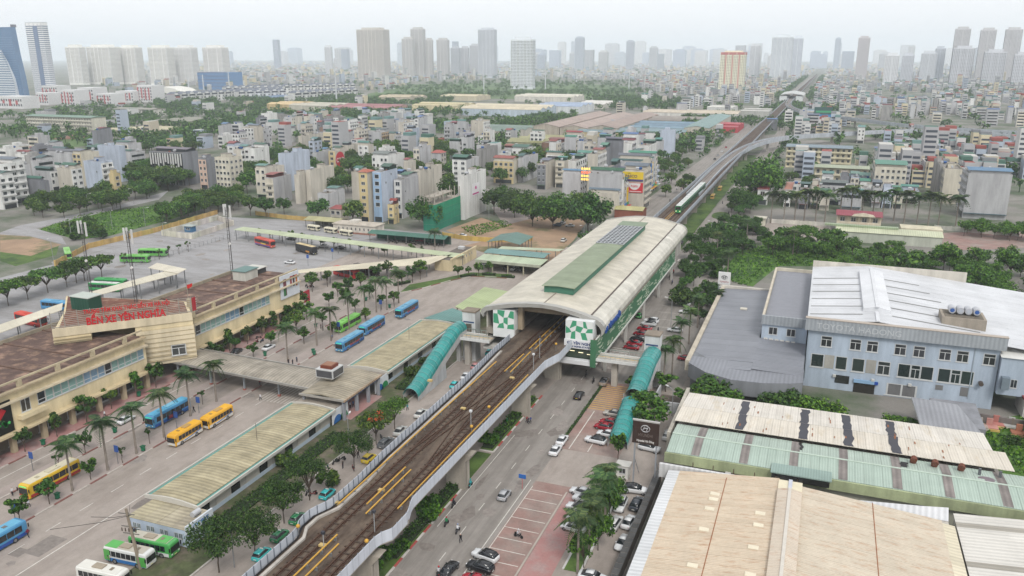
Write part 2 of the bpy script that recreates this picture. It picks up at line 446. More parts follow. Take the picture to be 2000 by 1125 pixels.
VERGE = sheet('verge_lawn', [(780,572),(850,556),(920,540),(1000,545),(1000,536),(920,532),(860,545),(800,556)], M_LAWN, .05)
kerb_run(VERGE, kp, n=2.2, cols=((206,198,190),(150,90,84)))
M_OIL = mat('worn_patch', rough=.85, stain=.3, scale=1.2, fine=.12)
for i in range(150):                     # worn and repaired spots on the paving
    rx, ry = (R.uniform(-178,-107), R.uniform(70,215)) if i < 60 else ((R.uniform(-270,-182), R.uniform(190,320)) if i < 100 else (R.uniform(-57,-46), R.uniform(70,290)))
    a, b, k = R.uniform(.5,2.4), R.uniform(1,7), R.randint(5,9); c = R.uniform(-22, 8)
    if i < 100 and R.random() < .3: q = [(rx,ry),(rx+a*1.6,ry),(rx+a*1.6,ry+b),(rx,ry+b)]
    else: q = [(rx+a*R.uniform(.6,1.2)*math.cos(t*6.283/k), ry+b*R.uniform(.6,1.2)*math.sin(t*6.283/k)*.6) for t in range(k)]
    sheet('worn_pavement', q, M_OIL, .0085+.00002*i if i < 100 else .0135+.00002*i, px=False).color = sc(160+c, 152+c, 146+c)
# two round planted islands at the junction
for px, py, r in ((1408, 421, 4.5), (1393, 447, 4.0)):
    X, Y = G(px, py)
    o = struct(MB().prism([(X+r*math.cos(t*.4488), Y+2.2*r*math.sin(t*.4488)) for t in range(14)], -.1, .18).obj('traffic_island', M_LAWN))
# ================================================================== ELEVATED RAILWAY
M_RUST = mat('rusty_rail', sc(96, 70, 54), rough=0.6, metal=0.3, stain=0.3, scale=2)
M_YEL = mat('yellow_cover', sc(214, 166, 70), rough=0.6, stain=0.12, scale=1)
M_PANW = mat('parapet_panel', rough=0.6, stain=0.15, scale=0.8, streak=True)
DECK, PTOP = 9.4, 11.0
via = thing('railway_viaduct', 'elevated two track concrete railway viaduct running from the foreground to the horizon', 'viaduct')
XL, XR = -67.6, -55.2
def spline(pts, n=12):
    out = []
    P = [Vector(p) for p in pts]
    for i in range(len(P)-1):
        p0, p1, p2, p3 = P[max(i-1,0)], P[i], P[i+1], P[min(i+2,len(P)-1)]
        for k in range(n):
            t = k/n
            out.append(.5*((2*p1)+(-p0+p2)*t+(2*p0-5*p1+4*p2-p3)*t*t+(-p0+3*p1-3*p2+p3)*t**3))
    out.append(P[-1]); return out
# deck edge lines (plan); the deck bulges out at the signal bays
LE = [(-67.6,50),(-67.6,88.5),(-68.8,91),(-68.8,94),(-67.4,97.5),(-67.4,106),(-68,115),(-68.4,150),(-69.5,172),(-69.5,190),(-69.2,310),(-67,330),(-66.8,560),(-66.5,1400),(-62,3600)]
RE = [(-55.6,50),(-55.6,91.5),(-54.3,93.5),(-54.3,98.5),(-55.6,102),(-55.4,140),(-55.2,167),(-53.6,173),(-53.6,190),(-53.4,310),(-55.2,330),(-55.6,520),(-55.6,1400),(-54,3600)]
def edge_x(E, y):
    for (xa, ya), (xb, yb) in zip(E, E[1:]):
        if ya <= y <= yb: return xa + (xb-xa)*(y-ya)/(yb-ya)
    return E[-1][0]
ys = sorted({p[1] for p in LE} | {p[1] for p in RE} | {700, 900, 1150, 1800, 2300, 2900})
db = MB(); bb = MB()
for a, b in zip(ys, ys[1:]):
    la, lb, ra, rb = edge_x(LE,a), edge_x(LE,b), edge_x(RE,a), edge_x(RE,b)
    db.quad((la,a,DECK),(ra,a,DECK),(rb,b,DECK),(lb,b,DECK))
    bb.quad((la,a,DECK-.5),(la,a,DECK),(lb,b,DECK),(lb,b,DECK-.5)); bb.quad((ra,a,DECK-.5),(rb,b,DECK-.5),(rb,b,DECK),(ra,a,DECK))
    bb.quad((la,a,DECK-.5),(lb,b,DECK-.5),(lb+3,b,DECK-2),(la+3,a,DECK-2)); bb.quad((ra,a,DECK-.5),(ra-3,a,DECK-2),(rb-3,b,DECK-2),(rb,b,DECK-.5))
    bb.quad((la+3,a,DECK-2),(lb+3,b,DECK-2),(rb-3,b,DECK-2),(ra-3,a,DECK-2))
db.obj('track_bed', M_TRACKBED, via); bb.obj('girder', M_CONC, via, sc(178,172,162))
# piers: paired shafts under a flared crosshead
PIER = MB(); PIER.k = 0
PIER.extrude([(-1.9,0),(1.9,0),(1.9,5.6),(3.4,7.4),(-3.4,7.4),(-1.9,5.6)], 'y', -1.1, 1.1)
PIER.cyl(2.05, -.4, 0, 6, .09, n=6)
pm = PIER.mesh('pier', M_CONC)
for y in (60, 92, 126, 160.5, 184, 206, 230, 254, 278, 302, 330, 362, 394, 426, 458, 490, 522, 554, 590, 626, 662, 700, 740, 780, 830, 880, 940, 1000):
    mobj('pier', pm, via, sc(186,178,166), loc=(-58.6 if y < 320 else -61, y, 0))
# rails
def rail(xs, z=DECK+.28, w=.16, h=.2):
    b = MB()
    for (xa, ya), (xb, yb) in zip(xs, xs[1:]):
        b.poly([(xa-w/2,ya,z),(xa+w/2,ya,z),(xb+w/2,yb,z),(xb-w/2,yb,z)])
        b.quad((xa+w/2,ya,z-h),(xb+w/2,yb,z-h),(xb+w/2,yb,z),(xa+w/2,ya,z))
        b.quad((xa-w/2,ya,z-h),(xa-w/2,ya,z),(xb-w/2,yb,z),(xb-w/2,yb,z-h))
    return b.obj('rail', M_RUST, via)
TA = [(-64.0,50),(-64.0,110),(-64.0,175),(-64.0,310),(-63.6,360),(-63.4,1400),(-60.2,3600)]   # track centres
TB = [(-58.4,50),(-58.4,95),(-58.8,120),(-59.2,175),(-59.2,310),(-59.4,360),(-59.0,1400),(-56,3600)]
for T in (TA, TB):
    for s in (-.72, .72): rail([(x+s, y) for x, y in T])
    dk = MB()                       # darker rail strips (oil and brake dust collect on the plinths)
    for s in (-.72, .72):
        for (xa, ya), (xb, yb) in zip(T, T[1:]):
            for a, b2 in ((.55, 1),):
                dk.quad((xa+s-.36,ya,DECK+.08),(xa+s+.36,ya,DECK+.08),(xb+s+.36,yb,DECK+.08),(xb+s-.36,yb,DECK+.08))
    dk.obj('rail_plinth', mat('oily_plinth', sc(78,54,42), stain=.3, scale=.6, fine=.2), via)
for a, b in (((-64.0,118),(-59.2,160)), ((-59.0,116),(-64.0,158))):        # scissors crossover
    for s in (-.72, .72):
        rail([(a[0]+s, a[1]), (b[0]+s, b[1])], z=DECK+.30)
for a, b in (((-63.4,380),(-59.4,425)), ((-59.4,385),(-63.4,430)), ((-59.4,440),(-57.4,520))):
    for s in (-.72, .72):
        rail([(a[0]+s, a[1]), (b[0]+s, b[1])], z=DECK+.30)
SLP = MB().box(-1.35,1.35,-.13,.13,0,.12).mesh('sleeper', mat('sleeper', sc(84,70,60), stain=.3, scale=1, fine=.2))
y = 72
while y < 184:                       # sleepers where the photograph shows them one by one
    for T in (TA, TB):
        mobj('sleeper', SLP, via, loc=(edge_x(T, y), y, DECK+.01))
    y += 1.55
# yellow third-rail covers on brackets
def third(x0, y0, x1, y1):
    a = math.atan2(y1-y0, x1-x0); d = math.hypot(x1-x0, y1-y0)
    o = MB().box(0,d,-.1,.1,DECK+.56,DECK+.7).obj('third_rail_cover', M_YEL, via, loc=(x0,y0,0), rz=a)
    k = 1.0
    while k < d: bx('bracket', o, k-.12,k+.12,-.3,.12,DECK,DECK+.56, M_METAL, sc(150,150,152)); k += 3.6
for q in ((-61.9,60,-61.9,90.5),(-60.4,60,-60.4,88.5),(-62.2,99.5,-62.2,112.5),(-60.9,97,-60.9,112),(-66.4,98,-66.4,165),(-57.0,100,-56.8,160),(-62.4,160,-62.2,172),(-61.0,160,-61.2,174),(-62.2,176,-62.2,205),(-60.8,176,-60.8,205),(-61.9,312,-61.9,372),(-60.9,314,-60.9,372)):
    third(*q)
# walkway kerb on the left and cable bundle
wk = MB()
for a, b in zip(ys, ys[1:]):
    if b > 175: break
    la, lb = edge_x(LE,a)+.95, edge_x(LE,b)+.95
    wk.poly([(la,a,DECK+.35),(la+.5,a,DECK+.35),(lb+.5,b,DECK+.35),(lb,b,DECK+.35)])
    wk.quad((la+.5,a,DECK),(lb+.5,b,DECK),(lb+.5,b,DECK+.35),(la+.5,a,DECK+.35))
wk.obj('walkway_kerb', M_CONC, via, sc(196,190,182))
cb = MB()
for k in range(2):
    cb.tube([(edge_x(LE,y_)+.35+.2*k, y_, DECK+.25+.12*k) for y_ in range(55, 184, 3)], .07, n=5)
cb.obj('cable', M_PLAIN, via, sc(40,40,44))
# parapets: framed panels one by one near the camera, a plain wall beyond
PW = 1.5
PME = MB(); PME.box(-.04,.04,-.47,.47,.05,1.55); PME = PME.mesh('parapet_panel', M_PANW)
PPO = MB().box(-.09,.09,-.05,.05,0,1.62).mesh('parapet_post', M_METAL)
for E, s in ((LE, 1), (RE, -1)):
    y = 56.0
    while y < 183:
        xa, xb = edge_x(E, y), edge_x(E, y+PW); a = math.atan2(xb-xa, PW)
        if not (s == 1 and y > 181):
            mobj('parapet_panel', PME, via, sc(206,212,222) if s == 1 else sc(214,220,230), loc=((xa+xb)/2, y+PW/2, DECK-.35*(s<0)), rot=(0,0,-a), scale=(1, PW*1.02/math.cos(a), 1+.28*(s<0)))
            mobj('parapet_post', PPO, via, sc(150,158,170), loc=(xa+.06*s, y, DECK-.35*(s<0)), rot=(0,0,-a), scale=(1, 1, 1+.28*(s<0)))
        y += PW
    w = MB()
    for a, b in zip(ys, ys[1:]):
        if a < 310: continue
        xa, xb = edge_x(E,a), edge_x(E,b)
        for t0, t1 in ((0, .35*s),):
            w.quad((xa,a,DECK-.5),(xb,b,DECK-.5),(xb,b,PTOP),(xa,a,PTOP)); w.quad((xa+.3*s,a,DECK),(xb+.3*s,b,DECK),(xb+.3*s,b,PTOP),(xa+.3*s,a,PTOP))
            w.quad((xa,a,PTOP),(xb,b,PTOP),(xb+.3*s,b,PTOP),(xa+.3*s,a,PTOP))
    w.obj('parapet_wall', M_CONC, via, sc(176,182,190))
# depot ramps curving away to the right
def ramp(pts, w, label, zs=None):
    t = thing('depot_ramp', label, 'viaduct', group=None)
    P = spline([(*G(x, y, z), z) for x, y, z in pts], 8)
    d = MB(); wl = MB()
    for i in range(len(P)-1):
        a, b = P[i], P[i+1]
        def off(p, k):
            i0 = max(0, min(len(P)-2, P.index(p))); q = (P[i0+1]-P[i0]); n = Vector((q.y, -q.x, 0)).normalized(); return p + n*k
        a0, a1, b0, b1 = off(a,-w/2), off(a,w/2), off(b,-w/2), off(b,w/2)
        U = lambda p, h: (p.x, p.y, p.z+h)
        d.quad(U(a0,0),U(a1,0),U(b1,0),U(b0,0)); d.quad(U(a0,-1.6),U(b0,-1.6),U(b1,-1.6),U(a1,-1.6))
        for p, q in ((a0,b0),(a1,b1)):
            wl.quad(U(p,-1.6),U(q,-1.6),U(q,1.4),U(p,1.4))
        for p, q, p2, q2 in ((a0,b0,off(a,-w/2+.4),off(b,-w/2+.4)),(a1,b1,off(a,w/2-.4),off(b,w/2-.4))):
            wl.quad(U(p,1.4),U(q,1.4),U(q2,1.4),U(p2,1.4)); wl.quad(U(p2,0),U(q2,0),U(q2,1.4),U(p2,1.4))
    d.obj('ramp_deck', M_CONC, t, sc(150,142,136)); wl.obj('parapet_wall', M_CONC, t, sc(190,196,204))
    for p in P[3::7]:
        b = MB().box(p.x-1, p.x+1, p.y-1, p.y+1, 0, p.z-1.6).obj('pier', M_CONC, t, sc(180,176,168))
    return t
ramp([(1352,383,9.5),(1405,327,9.5),(1452,292,9.5),(1500,275,9.5),(1560,267,9),(1640,262,8)], 6.5, 'single track depot ramp peeling off the main viaduct behind the big green tree')
ramp([(1545,193,9.5),(1540,206,9.5),(1560,216,9.5),(1610,226,9.5),(1680,234,9.5),(1760,244,9.5),(1880,253,9.5),(2020,261,9.5),(2200,272,9)], 8, 'curved grey depot flyover sweeping past the far billboard to the edge')
ramp([(1640,262,8),(1760,256,8.5),(1860,259,9),(2020,268,9),(2200,280,9)], 7, 'lower parallel depot flyover ending at the yellow school')
# lamps, signals and cabinets on the deck
for px, py, z, kind in ((582,1028,11.2,'ball'),(716,1057,11.2,'ball'),(921,833,11.2,'ball'),(955,795,11.2,'ball'),(1086,672,11.2,'ball')):
    X, Y = G(px, py, z)
    t = thing('globe_lamp', 'small yellow warning globe on the viaduct parapet at Y %d' % 0, 'lamp', (X, Y, DECK), group='yellow globes along the viaduct')
    t['label'] = 'small yellow globe lamp standing on the viaduct parapet beside the tracks'
    MB().cyl(0,0,0,1.6,.06,n=6).obj('lamp_post', M_METAL, t, sc(150,150,150))
    me = bpy.data.meshes.new('globe'); bmm = bmesh.new(); bmesh.ops.create_icosphere(bmm, subdivisions=2, radius=.32); bmm.to_mesh(me); bmm.free(); me.materials.append(M_YEL)
    mobj('globe', me, t, loc=(0,0,1.85))
for px, py, h, lab in ((732,1040,3.4,'white lamp post at the signal bay of the right parapet'),(920,838,3.6,'white lamp post on the right parapet near the crossover'),(1042,722,3.6,'thin grey lamp post on the deck just before the station mouth'),(1054,700,5.2,'tall signal mast on the deck at the station mouth'),(633,1073,2.6,'black and white track signal between the yellow third rails')):
    X, Y = G(px, py, DECK)
    t = thing('track_signal_post', lab, 'post', (X, Y, DECK))
    MB().cyl(0,0,0,h,.07,n=6).obj('post', M_METAL, t, sc(200,204,208))
    MB().box(-.25,.25,-.2,.2,h-.05,h+.35).obj('lamp_head', M_PLAIN, t, sc(60,62,70) if 'signal' in lab else sc(225,228,230))
for i, (px, py, z) in enumerate(((630,1068,0),(840,745,0),(660,985,0),(905,800,0),(1000,740,0),(745,960,0))):
    X, Y = G(px, py, DECK)
    bx('track_cabinet', None, X-.5, X+.5, Y-.35, Y+.35, DECK+.02, DECK+.42, M_PLAIN, sc(206,180,120))
    tag(COL.objects[-1], 'small tan equipment box lying on the track bed', 'box', 'equipment boxes on the track bed')
# ================================================================== METRO STATION
M_ROOFW = mat('station_roof_sheet', rough=0.45, stain=0.28, scale=0.22, ribs='Y', rib_amt=0.16, rib_w=0.55, fine=0.06)
M_ROOFG = mat('station_green_sheet', rough=0.55, stain=0.2, scale=0.25, ribs='Y', rib_amt=0.12, rib_w=0.6, fine=0.06)
st = thing('metro_station', 'elevated metro station with long curved cream roof over the tracks', 'station', (0,0,0))
CR, GRN, DGRN = sc(222,216,200), sc(146,162,134), sc(58,134,104)
prof = [(-78.6,14.2),(-78.4,15.3),(-77.6,16.0),(-74,16.9),(-70,17.7),(-66,18.2),(-62.5,18.35),(-59,18.2),(-55,17.6),(-52,16.95),(-50.1,16.4)]
curl = [(-49.9,16.4),(-48.6,16.1),(-47.3,15.4),(-46.5,14.4),(-46.3,13.3),(-46.7,12.2),(-47.5,11.3)]
def shell(P, y0, y1, t=.12):
    b = MB(); lo = [(x, z-t) for x, z in P]; k = len(P)
    loop = P + lo[::-1]
    return b.extrude(loop, 'y', y0, y1)
n = 62; y0, y1 = 187.0, 310.0; L = (y1-y0)/n
me = shell(prof, 0, L-.02).mesh('roof_sheet', M_ROOFW)
me2 = shell(curl, 0, L-.02).mesh('eave_sheet', M_ROOFW)
for i in range(n):
    j = R.uniform(-7, 5)
    mobj('roof_sheet', me, st, sc(222+j, 215+j, 198+j), loc=(0, y0+i*L, .012*(i % 2)))
    mobj('eave_sheet', me2, st, sc(226+j, 222+j, 210+j), loc=(0, y0+i*L, .012*(i % 2)))
# front rim sweeping out over the portal, rear rim
for yy, yb in ((185.2, 187.0), (310.0, 310.9)):
    b = MB(); PP = prof + curl
    out = [(x*1.0 + (0.25 if x > -62 else -.25), z+.16) for x, z in PP]; inn = [(x + (-.5 if x > -62 else .5), z-.75) for x, z in PP]
    for i in range(len(PP)-1):
        for yy2, A, B in ((yy, out, inn),):
            b.quad((A[i][0],yy,A[i][1]),(A[i+1][0],yy,A[i+1][1]),(B[i+1][0],yy,B[i+1][1]),(B[i][0],yy,B[i][1]))
            b.quad((A[i][0],yb,A[i][1]),(B[i][0],yb,B[i][1]),(B[i+1][0],yb,B[i+1][1]),(A[i+1][0],yb,A[i+1][1]))
            b.quad((A[i][0],yy,A[i][1]),(A[i][0],yb,A[i][1]),(A[i+1][0],yb,A[i+1][1]),(A[i+1][0],yy,A[i+1][1]))
            b.quad((B[i][0],yy,B[i][1]),(B[i+1][0],yy,B[i+1][1]),(B[i+1][0],yb,B[i+1][1]),(B[i][0],yb,B[i][1]))
    b.obj('roof_rim', M_METAL, st, sc(196,194,188))
bx('gutter', st, -50.25, -49.8, 187.2, 309.6, 16.36, 16.5, M_PLAIN, sc(92,80,72))
bx('roof_joint', st, -62.4, -62.1, 187.2, 197, 18.36, 18.46, M_PLAIN, sc(150,140,128))
bx('roof_joint', st, -62.4, -62.1, 288, 309, 18.36, 18.46, M_PLAIN, sc(150,140,128))
# raised ridge vent
rv = MB(); rv.extrude([(-65.6,18.2),(-57.6,18.2),(-57.6,20.0),(-61.6,20.25),(-65.6,20.0)], 'y', 197, 287)
rv.obj('ridge_vent', M_PLAIN, st, sc(74,128,106))
vm = MB().extrude([(-66.1,20.02),(-61.6,20.29),(-57.1,20.02),(-57.1,20.14),(-61.6,20.42),(-66.1,20.14)], 'y', 0, 1.98).mesh('vent_sheet', M_ROOFG)
yy = 196.4
while yy < 287:
    if not (249 < yy < 279):
        j = R.uniform(-6, 6); mobj('vent_sheet', vm, st, sc(148+j,160+j,132+j), loc=(0, yy, 0))
    yy += 2.0
sk = MB().box(-66.1,-57.1,250.4,280.4,20.2,20.3).obj('skylight_base', M_GLASS, st, sc(58,60,62))
for i in range(8): bx('skylight_bar', st, -66+i*1.26, -65.72+i*1.26, 250.4, 280.4, 20.3, 20.52, M_METAL, sc(196,200,204))
for i in range(13): bx('skylight_bar', st, -66, -57.1, 250.4+i*2.46, 250.72+i*2.46, 20.3, 20.5, M_METAL, sc(196,200,204))
bx('vent_end_sheet', st, -66.3, -56.9, 280.6, 288.6, 20.3, 20.46, M_ROOFG, sc(140,156,130))
# body: platforms, side walls, columns
for x0, x1 in ((-77.4,-69.4), (-53.6,-48.4)):
    bx('platform', st, x0, x1, 186, 309, 9.0, 10.5, M_CONC, sc(168,160,148))
bx('side_wall', st, -77.7, -77.4, 186.5, 309, 6.0, 15.2, M_WALL, sc(210,206,196))
bx('side_wall', st, -48.3, -48.0, 186.5, 309, 6.0, 11.6, M_WALL, sc(190,186,178))
for x, y_ in [(x, y_) for x in (-75.6, -51.6) for y_ in range(190, 308, 8)]:
    bx('platform_column', st, x-.25, x+.25, y_-.25, y_+.25, 10.5, 16.5, M_METAL, sc(214,212,206))
bx('concourse_slab', st, -77.6, -47.6, 184, 296, 5.4, 6.0, M_CONC, sc(206,204,198))
bx('concourse_wall', st, -52, -48.2, 188, 294, 6.0, 9.0, M_GLASS, sc(70,76,74))
xb = MB().extrude([(-66,4.0),(-62,3.8),(-55,3.8),(-46.9,5.0),(-46.9,5.4),(-70,5.4),(-70,4.6)], 'y', -1.2, 1.2).mesh('cross_beam', M_CONC)
for y_ in (184.6, 208, 232, 256, 280):
    mobj('cross_beam', xb, st, sc(172,164,152), loc=(0, y_+1, 0))
    bx('pier', st, -61.5, -57.4, y_, y_+2.4, 0, 3.9, M_CONC, sc(182,174,162))
    bx('bearing_column', st, -47.9, -47.2, y_+8, y_+8.7, 0, 5.4, M_CONC, sc(208,206,200))
for i in range(14):                                              # struts under the green screen
    bx('strut', st, -47.9, -47.5, 189+i*7.6, 189.4+i*7.6, 5.0, 6.4, M_CONC, sc(214,210,204))
# planted trough between the curl and the screen
pl = MB()
for i in range(420):
    y_ = R.uniform(192, 290); k = math.sin(y_*.46)
    if k < .1: continue
    s = R.uniform(.25,.5); a = R.uniform(0,6.3); X, Z = -47.2+R.uniform(-.3,.3), 11.9+R.uniform(0,.5+1.1*k)
    pl.quad((X-s*math.cos(a),y_-s*math.sin(a),Z-s*.6),(X+s*math.cos(a),y_+s*math.sin(a),Z-s*.6),(X+s*math.cos(a),y_+s*math.sin(a),Z+s*.6),(X-s*math.cos(a),y_-s*math.sin(a),Z+s*.6))
stuff(pl.obj('trough_plants', mat('trough_plants', sc(62,58,44), stain=.4, scale=1), st))
bx('planter_trough', st, -47.9, -47.0, 190, 292, 11.2, 11.6, M_CONC, sc(170,158,140))
# green perforated screen with pale slots
scr = bx('green_screen', st, -47.35, -47.2, 182.0, 291.5, 6.1, 12.05, M_PLAIN, sc(70,122,88))
bx('screen_edge', st, -47.4, -46.9, 182.0, 291.8, 5.75, 6.1, M_PLAIN, sc(222,222,216))
bx('screen_edge', st, -47.42, -47.1, 182.0, 291.8, 12.05, 12.25, M_PLAIN, sc(214,216,208))
so = MB()
for i in range(620):
    y_ = 184 + 106*((i*0.61803) % 1) + R.uniform(-1,1); z_ = 6.5 + 5.2*R.random()
    if (math.sin(y_*.55)+math.sin(y_*.21+1.3)+math.sin(z_*1.7+y_*.3)) < -.25: continue
    l = R.choice((.45,.7,.9)); so.box(-47.2,-47.14, y_-l, y_+l, z_-.09, z_+.09)
stuff(so.obj('screen_slots', M_PLAIN, st, sc(196,208,186)))
bx('screen_return', st, -48.6, -47.2, 181.9, 182.05, 4.9, 12.0, M_PLAIN, sc(70,122,88))
# portal blocks with green and white facets
def facets(parent, x0, x1, z0, z1, y, nx, nz, seed):
    rr = random.Random(seed); V = {}
    for i in range(nx+1):
        for k in range(nz+1):
            dx = 0 if i in (0,nx) else rr.uniform(-.38,.38)*(x1-x0)/nx; dz = 0 if k in (0,nz) else rr.uniform(-.38,.38)*(z1-z0)/nz
            V[i,k] = (x0+(x1-x0)*i/nx+dx, y, z0+(z1-z0)*k/nz+dz)
    for i in range(nx):
        for k in range(nz):
            c = sc(74,164,124) if (i+k) % 2 else sc(240,243,240)
            MB().quad(V[i,k],V[i+1,k],V[i+1,k+1],V[i,k+1]).obj('facade_facet', M_PLAIN, parent, c)
bx('portal_block', st, -55.4, -48.4, 183.3, 187, 9.0, 16.0, M_PLAIN, sc(238,240,240))
facets(st, -55.3, -48.5, 11.2, 15.9, 183.27, 5, 3, 3)
bx('portal_block', st, -75.4, -69.6, 185.3, 188, 8.6, 15.9, M_PLAIN, sc(238,240,240))
facets(st, -75.3, -69.7, 11.0, 15.8, 185.27, 4, 3, 8)
bx('portal_wall', st, -69.4, -68.2, 187.5, 189, 10.4, 16.8, M_WALL, sc(168,152,128))
bx('portal_lintel', st, -69, -56, 188.5, 189, 15.2, 17.6, M_WALL, sc(150,134,112))
bx('sign_band', st, -55.6, -48.2, 183.0, 183.3, 8.9, 11.1, M_PLAIN, sc(244,245,246))
text('sign_text', 'GA YÊN NGHĨA', st, .98, M_PLAIN, sc(28,58,118), (-51.4,182.98,9.95), (rad(90),0,0), bold=.03, sx=.98)
text('sign_text', 'YEN NGHIA STATION', st, .62, M_PLAIN, sc(28,58,118), (-51.4,182.98,9.2), (rad(90),0,0), bold=.02)
bx('concourse_glass', st, -55.2, -48.0, 183.5, 183.7, 6.0, 8.9, M_GLASS, sc(74,88,76))
for i in range(3): bx('ceiling_light', st, -54.2+i*2.2, -53.0+i*2.2, 183.42, 183.5, 8.0-.25*i, 8.12-.25*i, M_LAMPON)
bx('concourse_rail', st, -58.2, -47.4, 182.6, 182.75, 6.0, 6.5, M_PLAIN, sc(232,234,236))
bx('concourse_edge', st, -58.6, -47.3, 182.3, 184, 5.0, 6.0, M_PLAIN, sc(236,238,240))
bx('blue_poster', st, -57.3, -56.5, 183.2, 183.4, 6.2, 8.4, M_PLAIN, sc(40,60,120))
bx('concourse_column', st, -48.3, -47.5, 183.4, 184.3, 6.0, 11.4, M_WALL, sc(150,112,80))
text('side_sign_text', 'GA YÊN NGHĨA', st, 2.0, M_PLAIN, sc(36,82,160), (-46.15,194.5,12.3), (rad(90),0,rad(90)), ext=.12, bold=.05, sx=1.15)
# footbridges and lift towers
def lift_tower(name, label, x0, x1, y0, y1, h, face):
    t = thing(name, label, 'lift tower', ((x0+x1)/2, (y0+y1)/2, 0))
    w, d = (x1-x0)/2, (y1-y0)/2
    bx('shaft', t, -w, w, -d, d, 0, h, M_WALL, sc(222,224,224))
    bx('roof_slab', t, -w-.15, w+.15, -d-.15, d+.15, h, h+.35, M_WALL, sc(150,138,124))
    bx('lift_door', t, -.8, .8, -d-.04, -d, 8.1, 10.3, M_METAL, sc(120,112,100))
    bx('lift_door', t, -.8, .8, -d-.04, -d, .1, 2.3, M_METAL, sc(120,112,100))
    bx('blue_sign', t, -1.5, 1.5, -d-.06, -d, 10.6, 10.95, M_PLAIN, sc(52,78,120))
    return t
lift_tower('lift_tower', 'white lift tower beside the bus platform left of the station', -85.0, -81.4, 187.5, 191, 13.4, 'l')
lift_tower('lift_tower', 'white lift tower by the palms right of the station', -36.4, -32.8, 186.8, 190.5, 13.0, 'r')
def footbridge(label, x0, x1, y0, y1, z):
    t = thing('footbridge', label, 'footbridge', ((x0+x1)/2, (y0+y1)/2, 0)); w, d = (x1-x0)/2, (y1-y0)/2
    bx('deck', t, -w, w, -d, d, z-.5, z, M_CONC, sc(206,200,190))
    for s in (-1, 1):
        bx('handrail', t, -w, w, s*d-.05, s*d+.05, z+1.05, z+1.15, M_METAL, sc(150,168,160))
        for i in range(int(2*w/1.2)+1): bx('baluster', t, -w+i*1.2-.04, -w+i*1.2+.04, s*d-.04, s*d+.04, z, z+1.1, M_METAL, sc(190,200,196))
        bx('edge_beam', t, -w, w, s*d-.12, s*d+.12, z-.6, z+.12, M_PLAIN, sc(226,228,226))
    bx('floor_stripe', t, -w, w, -.25, .05, z, z+.012, M_YLINE)
    for xx in (-w*.4,): bx('column', t, xx-.7, xx+.7, -.7, .7, 0, z-.6, M_CONC, sc(196,190,180))
    return t
footbridge('short railed footbridge from the station to the left lift tower', -85.5, -75.5, 183.0, 187.4, 7.9)
footbridge('railed footbridge from the station to the right lift tower', -47.2, -32.9, 182.2, 186.7, 7.2)
